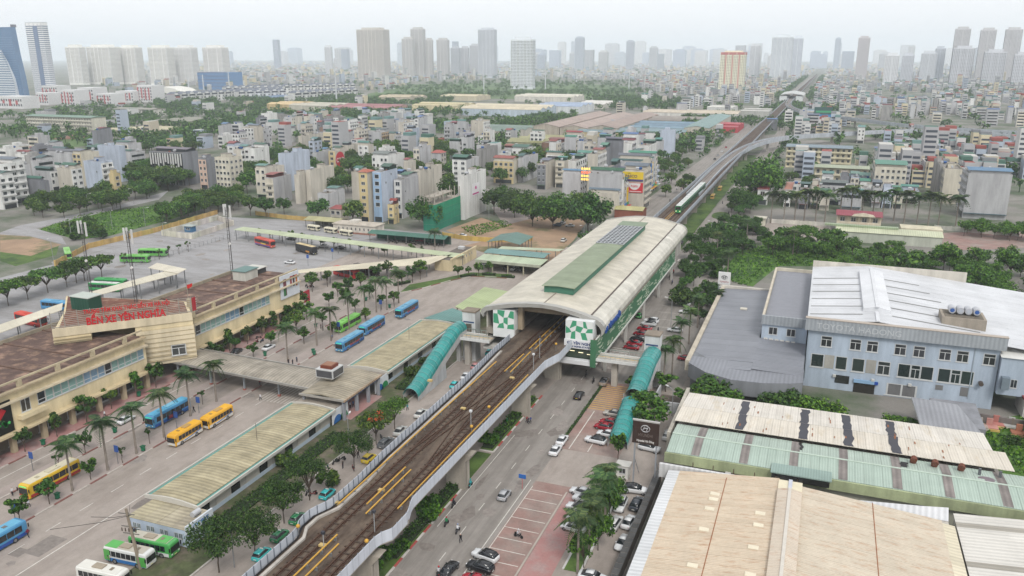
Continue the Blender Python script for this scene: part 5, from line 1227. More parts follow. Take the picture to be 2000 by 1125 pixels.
# car maker's hoarding on two posts
hs = thing('dealer_hoarding', 'dark brown hoarding with oval logo on two tall posts', 'sign', (-25.9, 138.2, 0)); hs.scale = (.72, .72, .95)
for s in (-2.9, 2.7): bx('post', hs, s, s+.35, -.2, .2, 0, 9.6, M_METAL, sc(186,190,196)); MB().tube([(s+.2,0,6),(s+.2,7,0)], .1, n=5).obj('stay', M_METAL, hs, sc(186,190,196))
bx('panel', hs, -3.4, 3.4, -.35, .25, 9.3, 14.0, M_PLAIN, sc(62,46,40)); bx('panel_edge', hs, -3.5, 3.5, -.4, .3, 14.0, 14.25, M_METAL, sc(206,204,200))
MB().tube([(1.15*math.cos(k*.5236)-.1, -.4, 12.6+.68*math.sin(k*.5236)) for k in range(13)], .1, n=5).obj('logo_oval', M_METAL, hs, sc(214,214,216))
for pts in ([(-.75,-.42,12.2),(-.35,-.42,13.0)], [(.2,-.42,12.2),(.6,-.42,13.0)], [(-.55,-.42,12.5),(0,-.42,12.75),(.45,-.42,12.65)]): MB().tube(pts, .11, n=5).obj('logo_stroke', M_METAL, hs, sc(214,214,216))
text('hoarding_text', 'HYUNDAI', hs, .85, M_PLAIN, sc(120,108,102), (0,-.38,10.9), (rad(90),0,0), ext=.02, bold=.01)
text('hoarding_text', 'Hyundai Hà Đông', hs, .62, M_PLAIN, sc(226,222,218), (0,-.38,9.75), (rad(90),0,0), ext=.02, bold=.02)
# small things round the car lot
t = thing('guard_booth', 'white guard booth beside the palms in the car lot', 'booth', (*G(1217,930), 0)); bx('wall', t, -1.2, 1.2, -1.0, 1.0, 0, 2.6, M_PLAIN, sc(228,226,220)); bx('roof', t, -1.4, 1.4, -1.2, 1.2, 2.6, 2.75, M_PLAIN, sc(206,204,198)); win(t, 0, -1.0, 1.1, 1.3, 1.1, col=sc(50,54,58))
t = thing('utility_box', 'white walled utility enclosure behind the tree by the right escalator', 'enclosure', (-28, 178, 0)); bx('wall', t, -3.4, 4.6, -5, -4.7, 0, 2.6, M_WALL, sc(214,216,218)); bx('wall', t, -3.4, -3.1, -4.7, 5, 0, 2.6, M_WALL, sc(214,216,218)); bx('floor', t, -3, 4.5, -4.7, 5, 0, .05, M_CONC, sc(120,108,98))
# ================================================================== TREES AND PLANTS
def leaf_quads(b, c, r, n, s, rr, flat=.75, droop=.0):
    for _ in range(n):
        while True:
            v = Vector((rr.uniform(-1,1), rr.uniform(-1,1), rr.uniform(-1,1)))
            if v.length < 1: break
        p = Vector(c) + Vector((v.x*r, v.y*r, v.z*r*flat))
        nrm_ = (v*1.2 + Vector((rr.uniform(-1,1), rr.uniform(-1,1), rr.uniform(-.2,1.2)))).normalized()
        a = nrm_.orthogonal().normalized(); a.rotate(Matrix.Rotation(rr.uniform(0,6.28), 3, nrm_)); q = nrm_.cross(a)
        k = s*rr.uniform(.65,1.3); a *= k; q *= k*.62
        b.quad(p-a-q*.5, p+a*.2-q, p+a+q*.5, p-a*.2+q)
def tree_meshes(seed, h, r, nclump, nleaf, leaf, shape='round', trunk_h=.35):
    rr = random.Random(seed); b = MB(); tr = MB()
    th = h*trunk_h; tr.tube([(0,0,-.1),(rr.uniform(-.1,.1),0,th*.5),(rr.uniform(-.2,.2),rr.uniform(-.2,.2),th)], .045*h**.85*.5, .028*h**.85*.5, 7)
    ch = h-th
    for i in range(nclump):
        a = rr.uniform(0, 6.283); u = rr.random()
        if shape == 'round': rad_ = r*math.sqrt(rr.random())*.8; z = th + ch*(.22+.62*u*math.sqrt(max(0.05,1-(rad_/r)**2)))
        elif shape == 'spread': rad_ = r*(rr.random()**.55)*.85; z = th + ch*(.35+.3*u) + ch*.18*(1-(rad_/r)**2)
        else: rad_ = r*math.sqrt(rr.random())*.7*(1-.5*u); z = th*.9 + ch*(.1+.85*u)
        c = (rad_*math.cos(a), rad_*math.sin(a), z); cr = r*rr.uniform(.26,.44)*(1 if shape != 'spread' else .95)
        leaf_quads(b, c, cr, nleaf, leaf, rr, .8 if shape != 'spread' else .45)
        if i % 2 == 0: tr.tube([(0,0,th*rr.uniform(.75,1)), (c[0]*.5,c[1]*.5,th+(z-th)*.6), c], .014*h, .006*h, 4)
    return b.mesh('crown', M_LEAF), tr.mesh('trunk', M_BARK)
TREEM = {
 'round': [tree_meshes(i, 10, 4.6, 24, 62, .42) for i in range(4)],
 'spread': [tree_meshes(20+i, 8, 4.8, 26, 64, .33, 'spread', .38) for i in range(3)],
 'young': [tree_meshes(40+i, 6, 1.9, 13, 42, .3, 'round', .36) for i in range(4)],
 'sapling': [tree_meshes(60+i, 4.2, 1.0, 5, 26, .2, 'round', .5) for i in range(3)],
 'cone': [tree_meshes(80+i, 7, 2.0, 18, 46, .33, 'cone', .22) for i in range(2)],
 'bush': [tree_meshes(90+i, 2.6, 1.9, 12, 60, .26, 'round', .05) for i in range(3)],
 'big': [tree_meshes(100+i, 14, 8.0, 46, 95, .46, 'round', .22) for i in range(2)],
 'near': [tree_meshes(120+i, 8.5, 5.2, 30, 120, .2, 'spread', .36) for i in range(2)],
}
BASEH = {'round':10,'spread':8,'young':6,'sapling':4.2,'cone':7,'bush':2.6,'big':14,'near':8.5}
NM = {'round':'broadleaf_tree','spread':'spreading_tree','young':'street_tree','sapling':'sapling','cone':'conical_tree','bush':'shrub','big':'large_tree','near':'spreading_tree'}
def leafcol(kind):
    k = R.uniform(.62, 1.3); return (k*R.uniform(.8,1.25), k, k*R.uniform(.75,1.1), 1)
NTREES = [0]
def tree(kind, X, Y, h, label, group=None, Z=0.0, wide=1.0, tint=None, name=None, cat='tree'):
    cm, tm = TREEM[kind][NTREES[0] % len(TREEM[kind])]; NTREES[0] += 1
    s = h/BASEH[kind]
    t = thing(name or NM[kind], label, 'shrub' if kind == 'bush' else cat, (X, Y, Z), R.uniform(0, 6.28), group)
    t.scale = (s*wide, s*wide, s)
    mobj('crown', cm, t, tint or leafcol(kind)); mobj('trunk', tm, t)
    return t
def frond_mesh(seed, L=3.1, droop=1.0, n=13, dw=.19):
    rr = random.Random(seed); b = MB()
    def rp(t): return Vector((L*(t-.12*t*t), 0, L*(.55*t - droop*.95*t*t)))
    for i in range(n):
        t = .12+.88*i/(n-1); p = rp(t); w = (.95*math.sin(math.pi*min(1, t*.85+.12))+.12)
        for s in (-1, 1):
            tip = p + Vector((.28, s*w, -.28*w-.12*rr.random())); d = Vector((dw,0,0))
            b.quad(p-d, p+d, tip+d*.3, tip-d*.3)
    for i in range(5):
        a, c = rp(i/5), rp((i+1)/5); b.quad(a+Vector((0,-.05,0)), a+Vector((0,.05,0)), c+Vector((0,.03,0)), c+Vector((0,-.03,0)))
    return b
FR = [frond_mesh(i, 3.0+.2*i, .75+.35*i, 19, .1).mesh('frond', M_PALM) for i in range(3)]
def palm_trunk(h):
    b = MB(); b.tube([(0,0,-.1),(0,0,h*.12),(0,0,h*.5),(0,0,h*.84)], .26, .17, 8); return b.mesh('trunk', M_PBARK)
PT = palm_trunk(10.0)
PSH = MB().tube([(0,0,8.3),(0,0,9.0),(0,0,9.6)], .19, .12, 7).mesh('crownshaft', M_PLAIN)
def frond_list(seed, n=15):
    rr = random.Random(seed); out = []
    for i in range(n):
        out.append((i % 3, i*2.39996, -(.62 - .9*(i/n)) + rr.uniform(-.12,.12), 9.5 + .25*(1-i/n)))
    return out
FRW = [frond_mesh(i, 3.4+.2*i, .75+.35*i, 10, .34).mesh('frond', M_PALM) for i in range(3)]
_b = MB()
for fi, az, tilt, z in frond_list(5):
    M4 = Matrix.Translation((0,0,z)) @ Matrix.Rotation(az, 4, 'Z') @ Matrix.Rotation(tilt, 4, 'Y')
    src = FRW[fi]; n0 = len(_b.v); _b.v += [tuple(M4 @ v.co) for v in src.vertices]
    for p in src.polygons: _b.f.append(tuple(n0+i for i in p.vertices)); _b.m.append(0)
PCROWN = _b.mesh('fronds', M_PALM)
def palm(X, Y, h, label, group=None, detail=True, Z=0.0):
    s = h/12.0
    t = thing('palm_tree', label, 'palm', (X, Y, Z), R.uniform(0, 6.28), group); t.scale = (s, s, s)
    mobj('trunk', PT, t); mobj('crownshaft', PSH, t, sc(120,140,80))
    c = leafcol(''); 
    if detail:
        for fi, az, tilt, z in frond_list(R.randint(0,9999)): mobj('frond', FR[fi], t, c, loc=(0,0,z), rot=(0, tilt, az))
    else: mobj('fronds', PCROWN, t, c)
    return t
ORD = ['first','second','third','fourth','fifth','sixth','seventh','eighth','ninth','tenth','eleventh','twelfth','thirteenth','fourteenth','fifteenth','sixteenth','seventeenth','eighteenth','nineteenth','twentieth']
# palms on the bus bay island
for i, (px, py) in enumerate(((142,960),(211,920),(267,887),(321,855),(372,814),(420,785),(547,705),(614,675),(647,667),(682,644),(706,622),(730,610),(756,606),(779,592))):
    X, Y = G(px, py); X = min(-124.8, max(-127.6, X))
    palm(X, Y, R.uniform(11.4,12.8), '%s royal palm from the near end of the bus bay island' % ORD[i], 'palms on the bus bay island', Z=.15)
for i, (px, py, h) in enumerate(((1182,1006,11),(1172,1032,11.5),(1160,1056,10.5),(1128,1120,12),(1150,1085,11))):
    palm(*G(px, py), h, '%s palm from the far end of the car lot lawn' % ORD[i], 'palms in the car lot')
for i, (px, py, h) in enumerate(((1296,748,11),(1312,735,12),(1345,672,12),(1328,690,11),(1362,640,11))):
    palm(*G(px, py), h, '%s palm of the clump between the right lift tower and the showroom' % ORD[i], 'palms beside the station car park')
for i, (px, py) in enumerate(((1505,436),(1530,436),(1551,435),(1570,432),(1592,434),(1610,436),(1640,424),(1660,426),(1682,428),(1703,430),(1722,434),(1745,432),(1765,436),(1790,438),(1812,440),(1832,440),(1866,442))):
    palm(*G(px, py), R.uniform(16,18.5), '%s palm from the left in the row before the red roofed houses' % ORD[i], 'row of palms behind the red roofed hall', detail=False)
palm(*G(850,503), 13, 'lone tall palm at the end of the green motorbike shed'); palm(*G(1548,498), 12, 'lone palm at the edge of the wild field'); palm(*G(1420,545), 12, 'palm rising out of the thicket beside the station', detail=True); palm(*G(1400,500), 11, 'shorter palm in the thicket behind the station')
palm(*G(1458,470), 11, 'palm at the back corner of the thicket near the gate'); palm(*G(1400,620), 10, 'palm beside the white pylon sign')
# street trees by the terminal
for i, Y in enumerate((92,99.5,107,114.5,122,129.5,137,143,163,170,177,184,190,196,201)):
    tree('young' if i % 3 else 'cone', -146.9+R.uniform(-.4,.4), Y, R.uniform(5.6,7.2), '%s street tree from the near end of the terminal front' % ORD[i], 'street trees along the terminal', Z=.15)
for i, (px, py, h) in enumerate(((178,938,5.2),(97,986,5.6),(40,1022,6.0),(167,886,5.4),(116,920,4.5),(380,735,5),(460,690,5.6),(430,705,5.2),(530,677,5.2),(594,672,5.6),(495,700,5),(240,905,4.0),(293,868,4.2),(396,790,4.0),(650,660,5.8),(630,640,5.5),(694,610,5.2),(715,630,5),(745,605,6),(770,600,6.2),(675,595,6.6))):
    X, Y = G(px, py); tree('sapling' if h < 4.6 else 'young', X, Y, h, 'young tree in the paving between the bus lanes, %s counted along the lanes' % ORD[i % 20] if i < 20 else 'young tree beside the last palms of the bus lanes', 'young trees between the bus lanes')
# trees beyond the terminal end and along the cream canopy
for i, (px, py, h) in enumerate(((610,570,7.5),(640,560,7),(660,580,6),(682,570,6.2),(705,565,6.5),(735,548,7),(757,545,7.5),(806,552,7.2),(821,546,8),(895,545,6),(915,540,4.2),(935,540,6),(955,535,5.2),(643,600,6),(590,610,7.5),(600,625,7),(580,650,7.4),(560,655,7),(785,560,6.5),(722,585,6))):
    tree('young', *G(px, py), h, '%s small tree of the planting between the far terminal wing and the cream canopy' % ORD[i], 'trees beyond the terminal')
for i, (zx, zy) in enumerate(((25,250),(108,265),(185,270),(278,270),(360,302),(440,300),(525,335),(615,335),(735,345),(815,365),(905,385),(1005,400),(1215,395),(1300,405))):
    tree('young', *G(500+zx/4, 400+zy/4), R.uniform(4.2,5.4), '%s small tree from the left along the pale green bus canopy' % ORD[i], 'small trees along the green canopy')
for i, (px, py) in enumerate(((17,597),(55,585),(94,572),(131,561),(166,549),(199,541),(150,553),(-12,606))):
    tree('spread', *G(px, py), R.uniform(8,9.4), '%s airy tree of the row on the verge behind the terminal masts' % ORD[i], 'airy trees behind the terminal')
for i, (px, py) in enumerate(((243,516),(278,510),(311,507),(330,503),(350,497),(368,492))):
    tree('sapling', *G(px, py), R.uniform(4.4,5.6), '%s sapling along the mesh fence of the rear yard' % ORD[i], 'saplings along the yard fence')
# garden trees left of the viaduct
for i, (px, py, h, k) in enumerate(((428,1118,9.5,'near'),(500,1090,8.4,'near'),(555,1022,8.2,'near'),(605,977,8.4,'near'),(692,915,8.2,'near'),(735,868,7.4,'spread'),(771,838,7.6,'near'))):
    tree(k, *G(px, py), h, ('large airy tree at the bottom edge left of the tracks','airy tree beside the two green taxis','airy tree behind the green taxis','airy tree beside the teal car near the parapet jog','airy tree beside the yellow hatchback','flame tree with orange blossom beside the tracks','bright green tree at the foot of the left escalator')[i], 'garden trees left of the viaduct', tint=(1.3,1.0,.9,1) if i == 5 else ((1.2,1.25,.9,1) if i == 6 else (.62,.64,.68,1)), wide=.82)
fb_ = MB(); rr = random.Random(3)
for c in range(9): leaf_quads(fb_, (rr.uniform(-2.4,2.4), rr.uniform(-2.4,2.4), 6.4+rr.uniform(-.4,.5)), .8, 26, .2, rr, .5)
X, Y = G(735, 868); tag(fb_.obj('flame_blossom', mat('orange_blossom', sc(196,92,48), stain=.2, scale=3), None, loc=(X, Y, 0)), 'orange blossom over the crown of the flame tree', 'blossom')
for i, (px, py) in enumerate(((560,908),(828,712),(805,735),(640,950),(530,965))):
    tree('bush', *G(px, py), R.uniform(2.2,3.4), '%s leafy shrub against the garden side of the platform shelters' % ORD[i], 'shrubs by the shelters')
# clipped hedges
def hedge(label, pts, w, h, dens=26, leaf=.2, tint=None, Z=.1):
    t = thing('hedge', label, 'hedge', (*pts[0], 0)); b = MB(); rr = random.Random(len(label)); core = MB()
    for (xa, ya), (xb, yb) in zip(pts, pts[1:]):
        d = math.hypot(xb-xa, yb-ya); n = int(d*w*dens); ux, uy = (xb-xa)/d, (yb-ya)/d
        for _ in range(n):
            s = rr.random()*d; k = (rr.random()-.5)*w; hh = h*(.75+.35*mnoise.noise(Vector((s*.5, k, 1.3))))
            leaf_quads(b, (xa-pts[0][0]+ux*s-uy*k, ya-pts[0][1]+uy*s+ux*k, Z+hh*rr.uniform(.55,1.0)), .2, 1, leaf, rr)
        a = Vector((xa-pts[0][0], ya-pts[0][1], 0)); e = Vector((xb-pts[0][0], yb-pts[0][1], 0)); nn = Vector((-uy, ux, 0))*w*.42
        core.prism([(p.x, p.y) for p in (a-nn, e-nn, e+nn, a+nn)], 0, h*.62)
    b.obj('foliage', M_LEAF, t, tint or (.9,.95,.8,1)); core.obj('stems', mat('hedge_core', sc(44,58,34), stain=.3, scale=1), t)
    return t
hedge('clipped hedge on the planted median under the viaduct by the crossing people', [(-59.2,142),(-59.2,156),(-59.2,169)], 2.4, 1.5, tint=(1.1,1.15,.8,1))
hedge('dark hedge along the median beside the motorbikes', [(-59.0,101),(-59.0,112),(-59.0,127)], 2.2, 1.5, tint=(.7,.75,.75,1))
hedge('hedge of the median at the bottom edge of the road', [(-59.2,84),(-59.2,94)], 2.0, 1.2, tint=(.7,.75,.7,1))
for i, (px, py, h) in enumerate(((755,1090,2.8),(785,1075,2.0),(815,985,0),(838,1015,3.0),(890,935,3.0),(955,870,3.4),(838,1000,3.4),(730,1115,2.6))):
    if h: tree('bush', *G(px, py), h, '%s bright shrub on the median beside the road' % ORD[i], 'shrubs on the median', tint=(1.05,1.2,.7,1))
hedge('low dark hedge bed along the foreground shelter', [(-91.5,100),(-91.5,137)], 3.4, .7, 14, tint=(.7,.75,.7,1)); hedge('low hedge bed between the shelter and the left escalator', [(-90.8,163),(-90.8,186)], 3.6, .8, 16, tint=(.85,.85,.75,1))
for i, (a, b2) in enumerate((((650,558),(690,560)),((770,558),(800,552)),((900,542),(930,538)),((942,537),(968,538)),((980,541),(1005,543)))):
    hedge('%s short clipped hedge from the left along the curved kerb' % ORD[i], [G(*a), G(*b2)], 1.6, 1.2, 20, tint=(1.0,1.15,.7,1))
lawn = struct(MB().box(-32.2,-29.6,108,131,0,.14).obj('car_lot_lawn', M_LAWN)); kerb_run(lawn, [(-29.5,108),(-29.5,131)], n=3, cols=((226,224,220),)); kerb_run(lawn, [(-32.3,108),(-32.3,131)], n=3, cols=((226,224,220),))
for i, (px, py, h) in enumerate(((1207,900,7),(1200,985,6),(1190,1010,6.5),(1168,1075,7),(1140,1110,6.5))):
    tree('round' if i else 'young', *G(px, py), h, '%s leafy tree from the far end of the car lot lawn' % ORD[i], 'trees in the car lot', wide=.8, tint=(1.1,1.15,.8,1))
hedge('thin weed strip between the road and the brick car park', [(-45.9,146),(-45.7,160),(-45.7,184)], .7, .35, 30, .14)
# trees round the showroom and the right escalator
for i, (px, py, h, k, w) in enumerate(((1262,838,8.6,'round',1.0),(1392,745,8.0,'round',1.1),(1428,755,6.5,'round',.9),(1300,765,5.5,'young',1.2),(1510,768,7,'round',1.0),(1540,772,7.4,'round',1.0),(1576,776,7.6,'round',.9),(1622,790,6.8,'round',.9),(1650,800,3,'bush',1.0),(1745,808,5,'round',.9),(1240,770,5,'young',1.3),(1330,790,4.5,'young',1.2),(1765,845,4.5,'bush',1.0))):
    tree(k, *((solve(lambda v: PR(v, 175.5+3*(i % 2), 5)[0], px, -60, 60), 175.5+3*(i % 2)) if 1380 < px < 1760 else G(px, py)), h, ('dense round tree beside the right escalator','leafy tree at the corner of the white patched roof','smaller leafy tree next to the curved showroom front','small tree on the utility enclosure','dark tree at the left of the showroom forecourt group','leafy tree under the showroom facade','bright leafy tree before the showroom garage','rounded bright tree at the right of the forecourt group','low shrub at the end of the forecourt group','tree before the open showroom door','small tree behind the escalator tree','small tree by the parked motorbikes','shrub below the showroom lean to')[i], None, wide=w*1.3, tint=((1.0,1.1,.8,1),(1,1.05,.85,1),(1.1,1.2,.8,1),(1.1,1.2,.8,1),(.7,.75,.75,1),(.8,.85,.75,1),(1.25,1.3,.7,1),(1.3,1.3,.7,1),(1.2,1.3,.7,1),(1.2,1.25,.7,1),(.9,.9,.8,1),(.9,1,.8,1),(1,1.1,.7,1))[i])
def in_poly(x, y, P):
    c = False
    for i in range(len(P)):
        (xa, ya), (xb, yb) = P[i], P[i-1]
        if (ya > y) != (yb > y) and x < (xb-xa)*(y-ya)/(yb-ya)+xa: c = not c
    return c
def zone(poly, n, hmin, hmax, label, group, kinds=('round',), seed=1, gap=3.0, cat='tree', tint=None, name=None):
    """n trees scattered over the ground outlined in the photograph by poly"""
    rr = random.Random(seed); W = [G(*p) for p in poly]; xs = [p[0] for p in W]; ys_ = [p[1] for p in W]; done = []; tries = 0
    while len(done) < n and tries < n*60:
        tries += 1; x, y = rr.uniform(min(xs), max(xs)), rr.uniform(min(ys_), max(ys_))
        if not in_poly(x, y, W) or any((x-a)**2+(y-b)**2 < gap*gap for a, b in done): continue
        done.append((x, y)); OCC.append((x-2.2, x+2.2, y-2.2, y+2.2)); tree(rr.choice(kinds), x, y, rr.uniform(hmin, hmax), label, group, tint=tint, name=name)
    return done
zone([(1362,470),(1420,440),(1470,430),(1500,470),(1440,505),(1390,560),(1340,560),(1335,520)], 46, 4, 8, 'leafy tree in the dense thicket right of the station', 'thicket beside the station', ('round','round','bush','spread'), 2, 3.2, tint=(.72,.8,.72,1))
zone([(1300,640),(1330,560),(1380,560),(1400,590),(1350,660)], 12, 3.5, 6, 'leafy tree between the station car park and the grey roof', 'trees beside the station car park', ('round','bush'), 3, 2.6)
zone([(1490,475),(1560,468),(1700,490),(1850,515),(1930,540),(1900,560),(1760,525),(1600,505),(1500,500)], 34, 4.5, 8.5, 'tree in the overgrown belt behind the white showroom roof', 'belt behind the showroom', ('round','round','spread','bush'), 4, 4, tint=(1.15,1.2,.85,1))
zone([(1840,530),(1960,520),(2060,560),(2060,640),(1940,620),(1880,575)], 16, 8, 12, 'tall bushy tree at the right edge behind the showroom', 'big trees at the right edge', ('round','big'), 5, 6, tint=(1.1,1.2,.8,1))
zone([(1875,455),(1995,462),(2040,478),(1960,470),(1880,462)], 12, 6.5, 8.5, 'bright tree in the row before the big grey windowless house', 'row before the grey house', ('round',), 6, 4, tint=(1.25,1.35,.8,1))
zone([(1420,415),(1450,395),(1500,400),(1500,430),(1440,430)], 9, 6, 9, 'tree beside the road bend beyond the station', 'trees at the road bend', ('round','spread'), 7, 5)
tree('big', *G(1478,392), 25, 'huge green tree beside the viaduct beyond the station', tint=(1.0,1.15,.8,1)); tree('big', *G(1500,380), 17, 'big green tree behind the huge tree by the viaduct', tint=(1,1.1,.8,1)); tree('big', *G(1446,415), 14, 'rounded dark tree in front of the huge tree by the viaduct', tint=(.75,.85,.7,1))
zone([(1960,870),(2080,850),(2200,1000),(2010,930)], 8, 2, 3.4, 'wild shrub on the slope at the right edge', 'shrubs on the slope', ('bush',), 8, 3)
zone([(1470,520),(1560,490),(1700,512),(1520,515)], 14, 1.6, 3, 'low shrub in the wild field behind the grey roof', 'shrubs in the wild field', ('bush',), 9, 4, tint=(1.3,1.35,.7,1))
# trees before and among the near houses, left of the railway
for i, (px, py, h, k) in enumerate(((830,447,16,'big'),(622,432,12,'round'),(690,440,13,'round'),(705,430,10,'round'),(1040,442,18,'big'),(1080,447,18,'big'),(1148,454,20,'big'),(1005,425,15,'big'),(1120,430,15,'round'),(965,420,15,'round'),(985,412,14,'round'),(880,405,16,'round'),(890,392,12,'round'),(650,385,13,'big'),(690,378,12,'round'),(825,372,10,'round'),(940,405,9,'round'),(555,418,9,'round'),(520,425,11,'round'),(490,422,11,'round'),(1335,380,10,'round'),(1345,365,9,'round'),(1300,385,8,'round'))):
    tree(k, *G(px, py), h, ('tall spreading tree beside the green netted building site','round tree behind the open shelter','tree with reddish top before the yellow fronted house','dark tree at the foot of the blue house','broad tree on the left of the grove by the dirt lot','broad tree in the middle of the grove by the dirt lot','broad tree on the right of the grove by the dirt lot','tree behind the left end of the dirt lot grove','tree behind the right end of the dirt lot grove','tree beside the windowless white house','tree behind the windowless white house','dark tree between the beige and white houses','dark tree behind the building site','big tree in the lane below the round red wall sign','tree at the end of the lane below the round red wall sign','tree on the roof garden side of the cream house','small tree right of the windowless white house','small tree at the yard edge left of the shelters','round tree at the yard corner','round tree behind the yard corner','street tree beside the viaduct by the shophouses','street tree behind the shophouses','street tree before the billboard house')[i], None)
zone([(40,425),(110,400),(240,380),(300,395),(230,412),(120,430)], 26, 8, 12, 'leafy tree along the lane at the left before the white houses', 'trees on the left lane', ('round',), 11, 5)
zone([(250,350),(300,330),(370,330),(390,360),(300,390),(260,385)], 34, 10, 15, 'tall tree in the wood beside the striped dark building', 'wood by the striped building', ('round','big'), 12, 6)
zone([(300,430),(370,405),(470,395),(480,412),(400,420),(330,440)], 26, 8, 11.5, 'leafy tree in the belt between the grass and the ochre wall', 'belt by the ochre wall', ('round',), 13, 5)
zone([(120,462),(175,435),(215,445),(200,470),(150,474)], 10, 4, 6, 'dark shrub tree on the grass triangle at the left', 'shrub trees on the grass triangle', ('round','bush'), 14, 4)
zone([(0,300),(180,285),(350,275),(390,300),(250,320),(0,340)], 30, 7, 11, 'tree round the running track at the left', 'trees round the running track', ('round',), 15, 9)
zone([(1230,315),(1330,300),(1350,330),(1290,350),(1240,345)], 16, 7, 10, 'tree in the square behind the shophouses', 'square behind the shophouses', ('round',), 16, 8)
zone([(1480,345),(1560,350),(1620,360),(1600,380),(1520,380)], 10, 6, 9, 'tree among the school yard houses right of the railway', 'trees by the school yard', ('round',), 17, 7)
zone([(400,345),(640,300),(860,300),(1180,310),(1180,345),(880,372),(700,372),(560,400),(420,380)], 120, 9, 15, 'green tree in a gap between the houses behind the bus yard', 'trees between the houses', ('round','round','big'), 21, 6)
zone([(1230,350),(1330,305),(1345,330),(1300,372)], 14, 6, 9, 'green tree between the shophouses and the square', 'trees behind the shophouses', ('round',), 22, 6)
# undergrowth on the wild ground
ug = MB(); rr = random.Random(77)
for poly, n in (([(1400,545),(1445,490),(1500,478),(1640,482),(1760,505),(1880,545),(1880,590),(1700,520),(1520,520),(1460,560)], 5200), ([(75,448),(160,420),(330,398),(420,400),(330,430),(210,462),(150,468)], 3000), ([(900,445),(985,430),(1000,440),(930,462)], 700), ([(1890,850),(2050,800),(2150,950),(1960,920)], 1800)):
    W = [G(*p) for p in poly]; xs = [p[0] for p in W]; yv = [p[1] for p in W]; k = 0
    while k < n:
        x, y = rr.uniform(min(xs), max(xs)), rr.uniform(min(yv), max(yv))
        if in_poly(x, y, W): leaf_quads(ug, (x, y, .3), .35, 1, .42, rr); k += 1
stuff(ug.obj('undergrowth', M_LEAF, None, (1.3,1.4,.75,1)))['label'] = 'wild grass and weeds on the open ground'
# ================================================================== VEHICLES AND PEOPLE
def loft(sections, m, smooth=True, name='body'):
    """sections: list of closed rings of equal length"""
    b = MB(); k = len(sections[0])
    for s in sections: b.v += [tuple(p) for p in s]
    for i in range(len(sections)-1):
        for j in range(k):
            q = (j+1) % k; b.f.append((i*k+j, i*k+q, (i+1)*k+q, (i+1)*k+j)); b.m.append(0)
    b.f.append(tuple(reversed(range(k)))); b.m.append(0); b.f.append(tuple((len(sections)-1)*k+j for j in range(k))); b.m.append(0)
    return b.mesh(name, m, smooth)
def ring(y, w, z0, z1):
    return [(-w*.9,y,z0),(w*.9,y,z0),(w,y,z0+.2),(w,y,z1-.16),(w*.93,y,z1-.03),(w*.6,y,z1+.02),(-w*.6,y,z1+.02),(-w*.93,y,z1-.03),(-w,y,z1-.16),(-w,y,z0+.2)]
def gring(y, wb, zb, wt, zt):
    return [(-wb,y,zb),(wb,y,zb),((wb+wt)/2+.03,y,(zb+zt)/2),(wt,y,zt-.03),(wt*.8,y,zt),(-wt*.8,y,zt),(-wt,y,zt-.03),(-(wb+wt)/2-.03,y,(zb+zt)/2)]
WHEEL = MB(); WHEEL.k = 0; WHEEL.tube([(-.11,0,0),(.11,0,0)], .33, n=14); WHEEL.k = 1; WHEEL.tube([(-.118,0,0),(.118,0,0)], .2, n=10)
WHEEL = WHEEL.mesh('wheel', [M_RUBBER, mat('rim', sc(168,170,174), metal=.6, rough=.35)])
CARS = {}
def car_parts(kind):
    if kind in CARS: return CARS[kind]
    if kind == 'sedan':
        L = [(-2.25,.7,.36,.72),(-2.12,.86,.26,.93),(-1.5,.9,.22,.98),(0,.9,.22,.96),(.95,.9,.22,.93),(1.6,.88,.24,.84),(2.1,.8,.28,.74),(2.28,.6,.36,.62)]
        Gl = [(-1.75,.76,.94,.6,.97),(-.95,.8,.94,.6,1.38),(-.3,.82,.94,.62,1.45),(.25,.82,.92,.62,1.42),(1.15,.78,.88,.66,.93)]; Rf = [(-.98,.56,1.40),(-.3,.58,1.475),(.27,.58,1.44)]
    elif kind == 'hatch':
        L = [(-1.85,.68,.36,.8),(-1.75,.82,.26,1.0),(-1,.85,.22,1.02),(.3,.85,.22,1.0),(1.0,.84,.22,.95),(1.55,.78,.26,.82),(1.85,.58,.36,.66)]
        Gl = [(-1.72,.72,.98,.6,1.05),(-1.35,.76,.98,.6,1.45),(-.4,.78,.98,.62,1.54),(.2,.78,.96,.62,1.5),(1.05,.74,.92,.64,.97)]; Rf = [(-1.4,.56,1.47),(-.4,.58,1.565),(.2,.58,1.52)]
    else:
        L = [(-2.3,.76,.42,.95),(-2.2,.9,.3,1.12),(-1.4,.94,.28,1.15),(.3,.94,.28,1.13),(1.1,.93,.28,1.06),(1.8,.9,.3,.98),(2.2,.82,.34,.86),(2.32,.64,.42,.74)]
        Gl = [(-2.15,.8,1.12,.66,1.16),(-1.75,.84,1.12,.66,1.6),(-.5,.86,1.12,.68,1.72),(.2,.86,1.1,.68,1.68),(1.15,.82,1.06,.7,1.1)]; Rf = [(-1.85,.6,1.63),(-.5,.64,1.745),(.22,.62,1.70)]
    body = loft([ring(*s) for s in L], M_GLOSS); glass = loft([gring(*s) for s in Gl], M_GLASS, name='glasshouse')
    roof = loft([[(-w,y,z-.05),(w,y,z-.05),(w,y,z),(0,y,z+.02),(-w,y,z)] for y, w, z in Rf], M_GLOSS, name='roof')
    f, r_ = L[-1][0], L[0][0]; wb = .62*f
    CARS[kind] = (body, glass, roof, f, r_, L[-2][1], L[1][3], wb)
    return CARS[kind]
UNITH = MB().box(-.17,.17,-.05,.05,-.07,.07).mesh('headlight', M_PLAIN)
UNITT = MB().box(-.14,.14,-.04,.04,-.09,.09).mesh('tail_light', M_PLAIN)
UNITM = MB().box(-.1,.1,-.06,.06,-.06,.06).mesh('mirror', M_GLOSS)
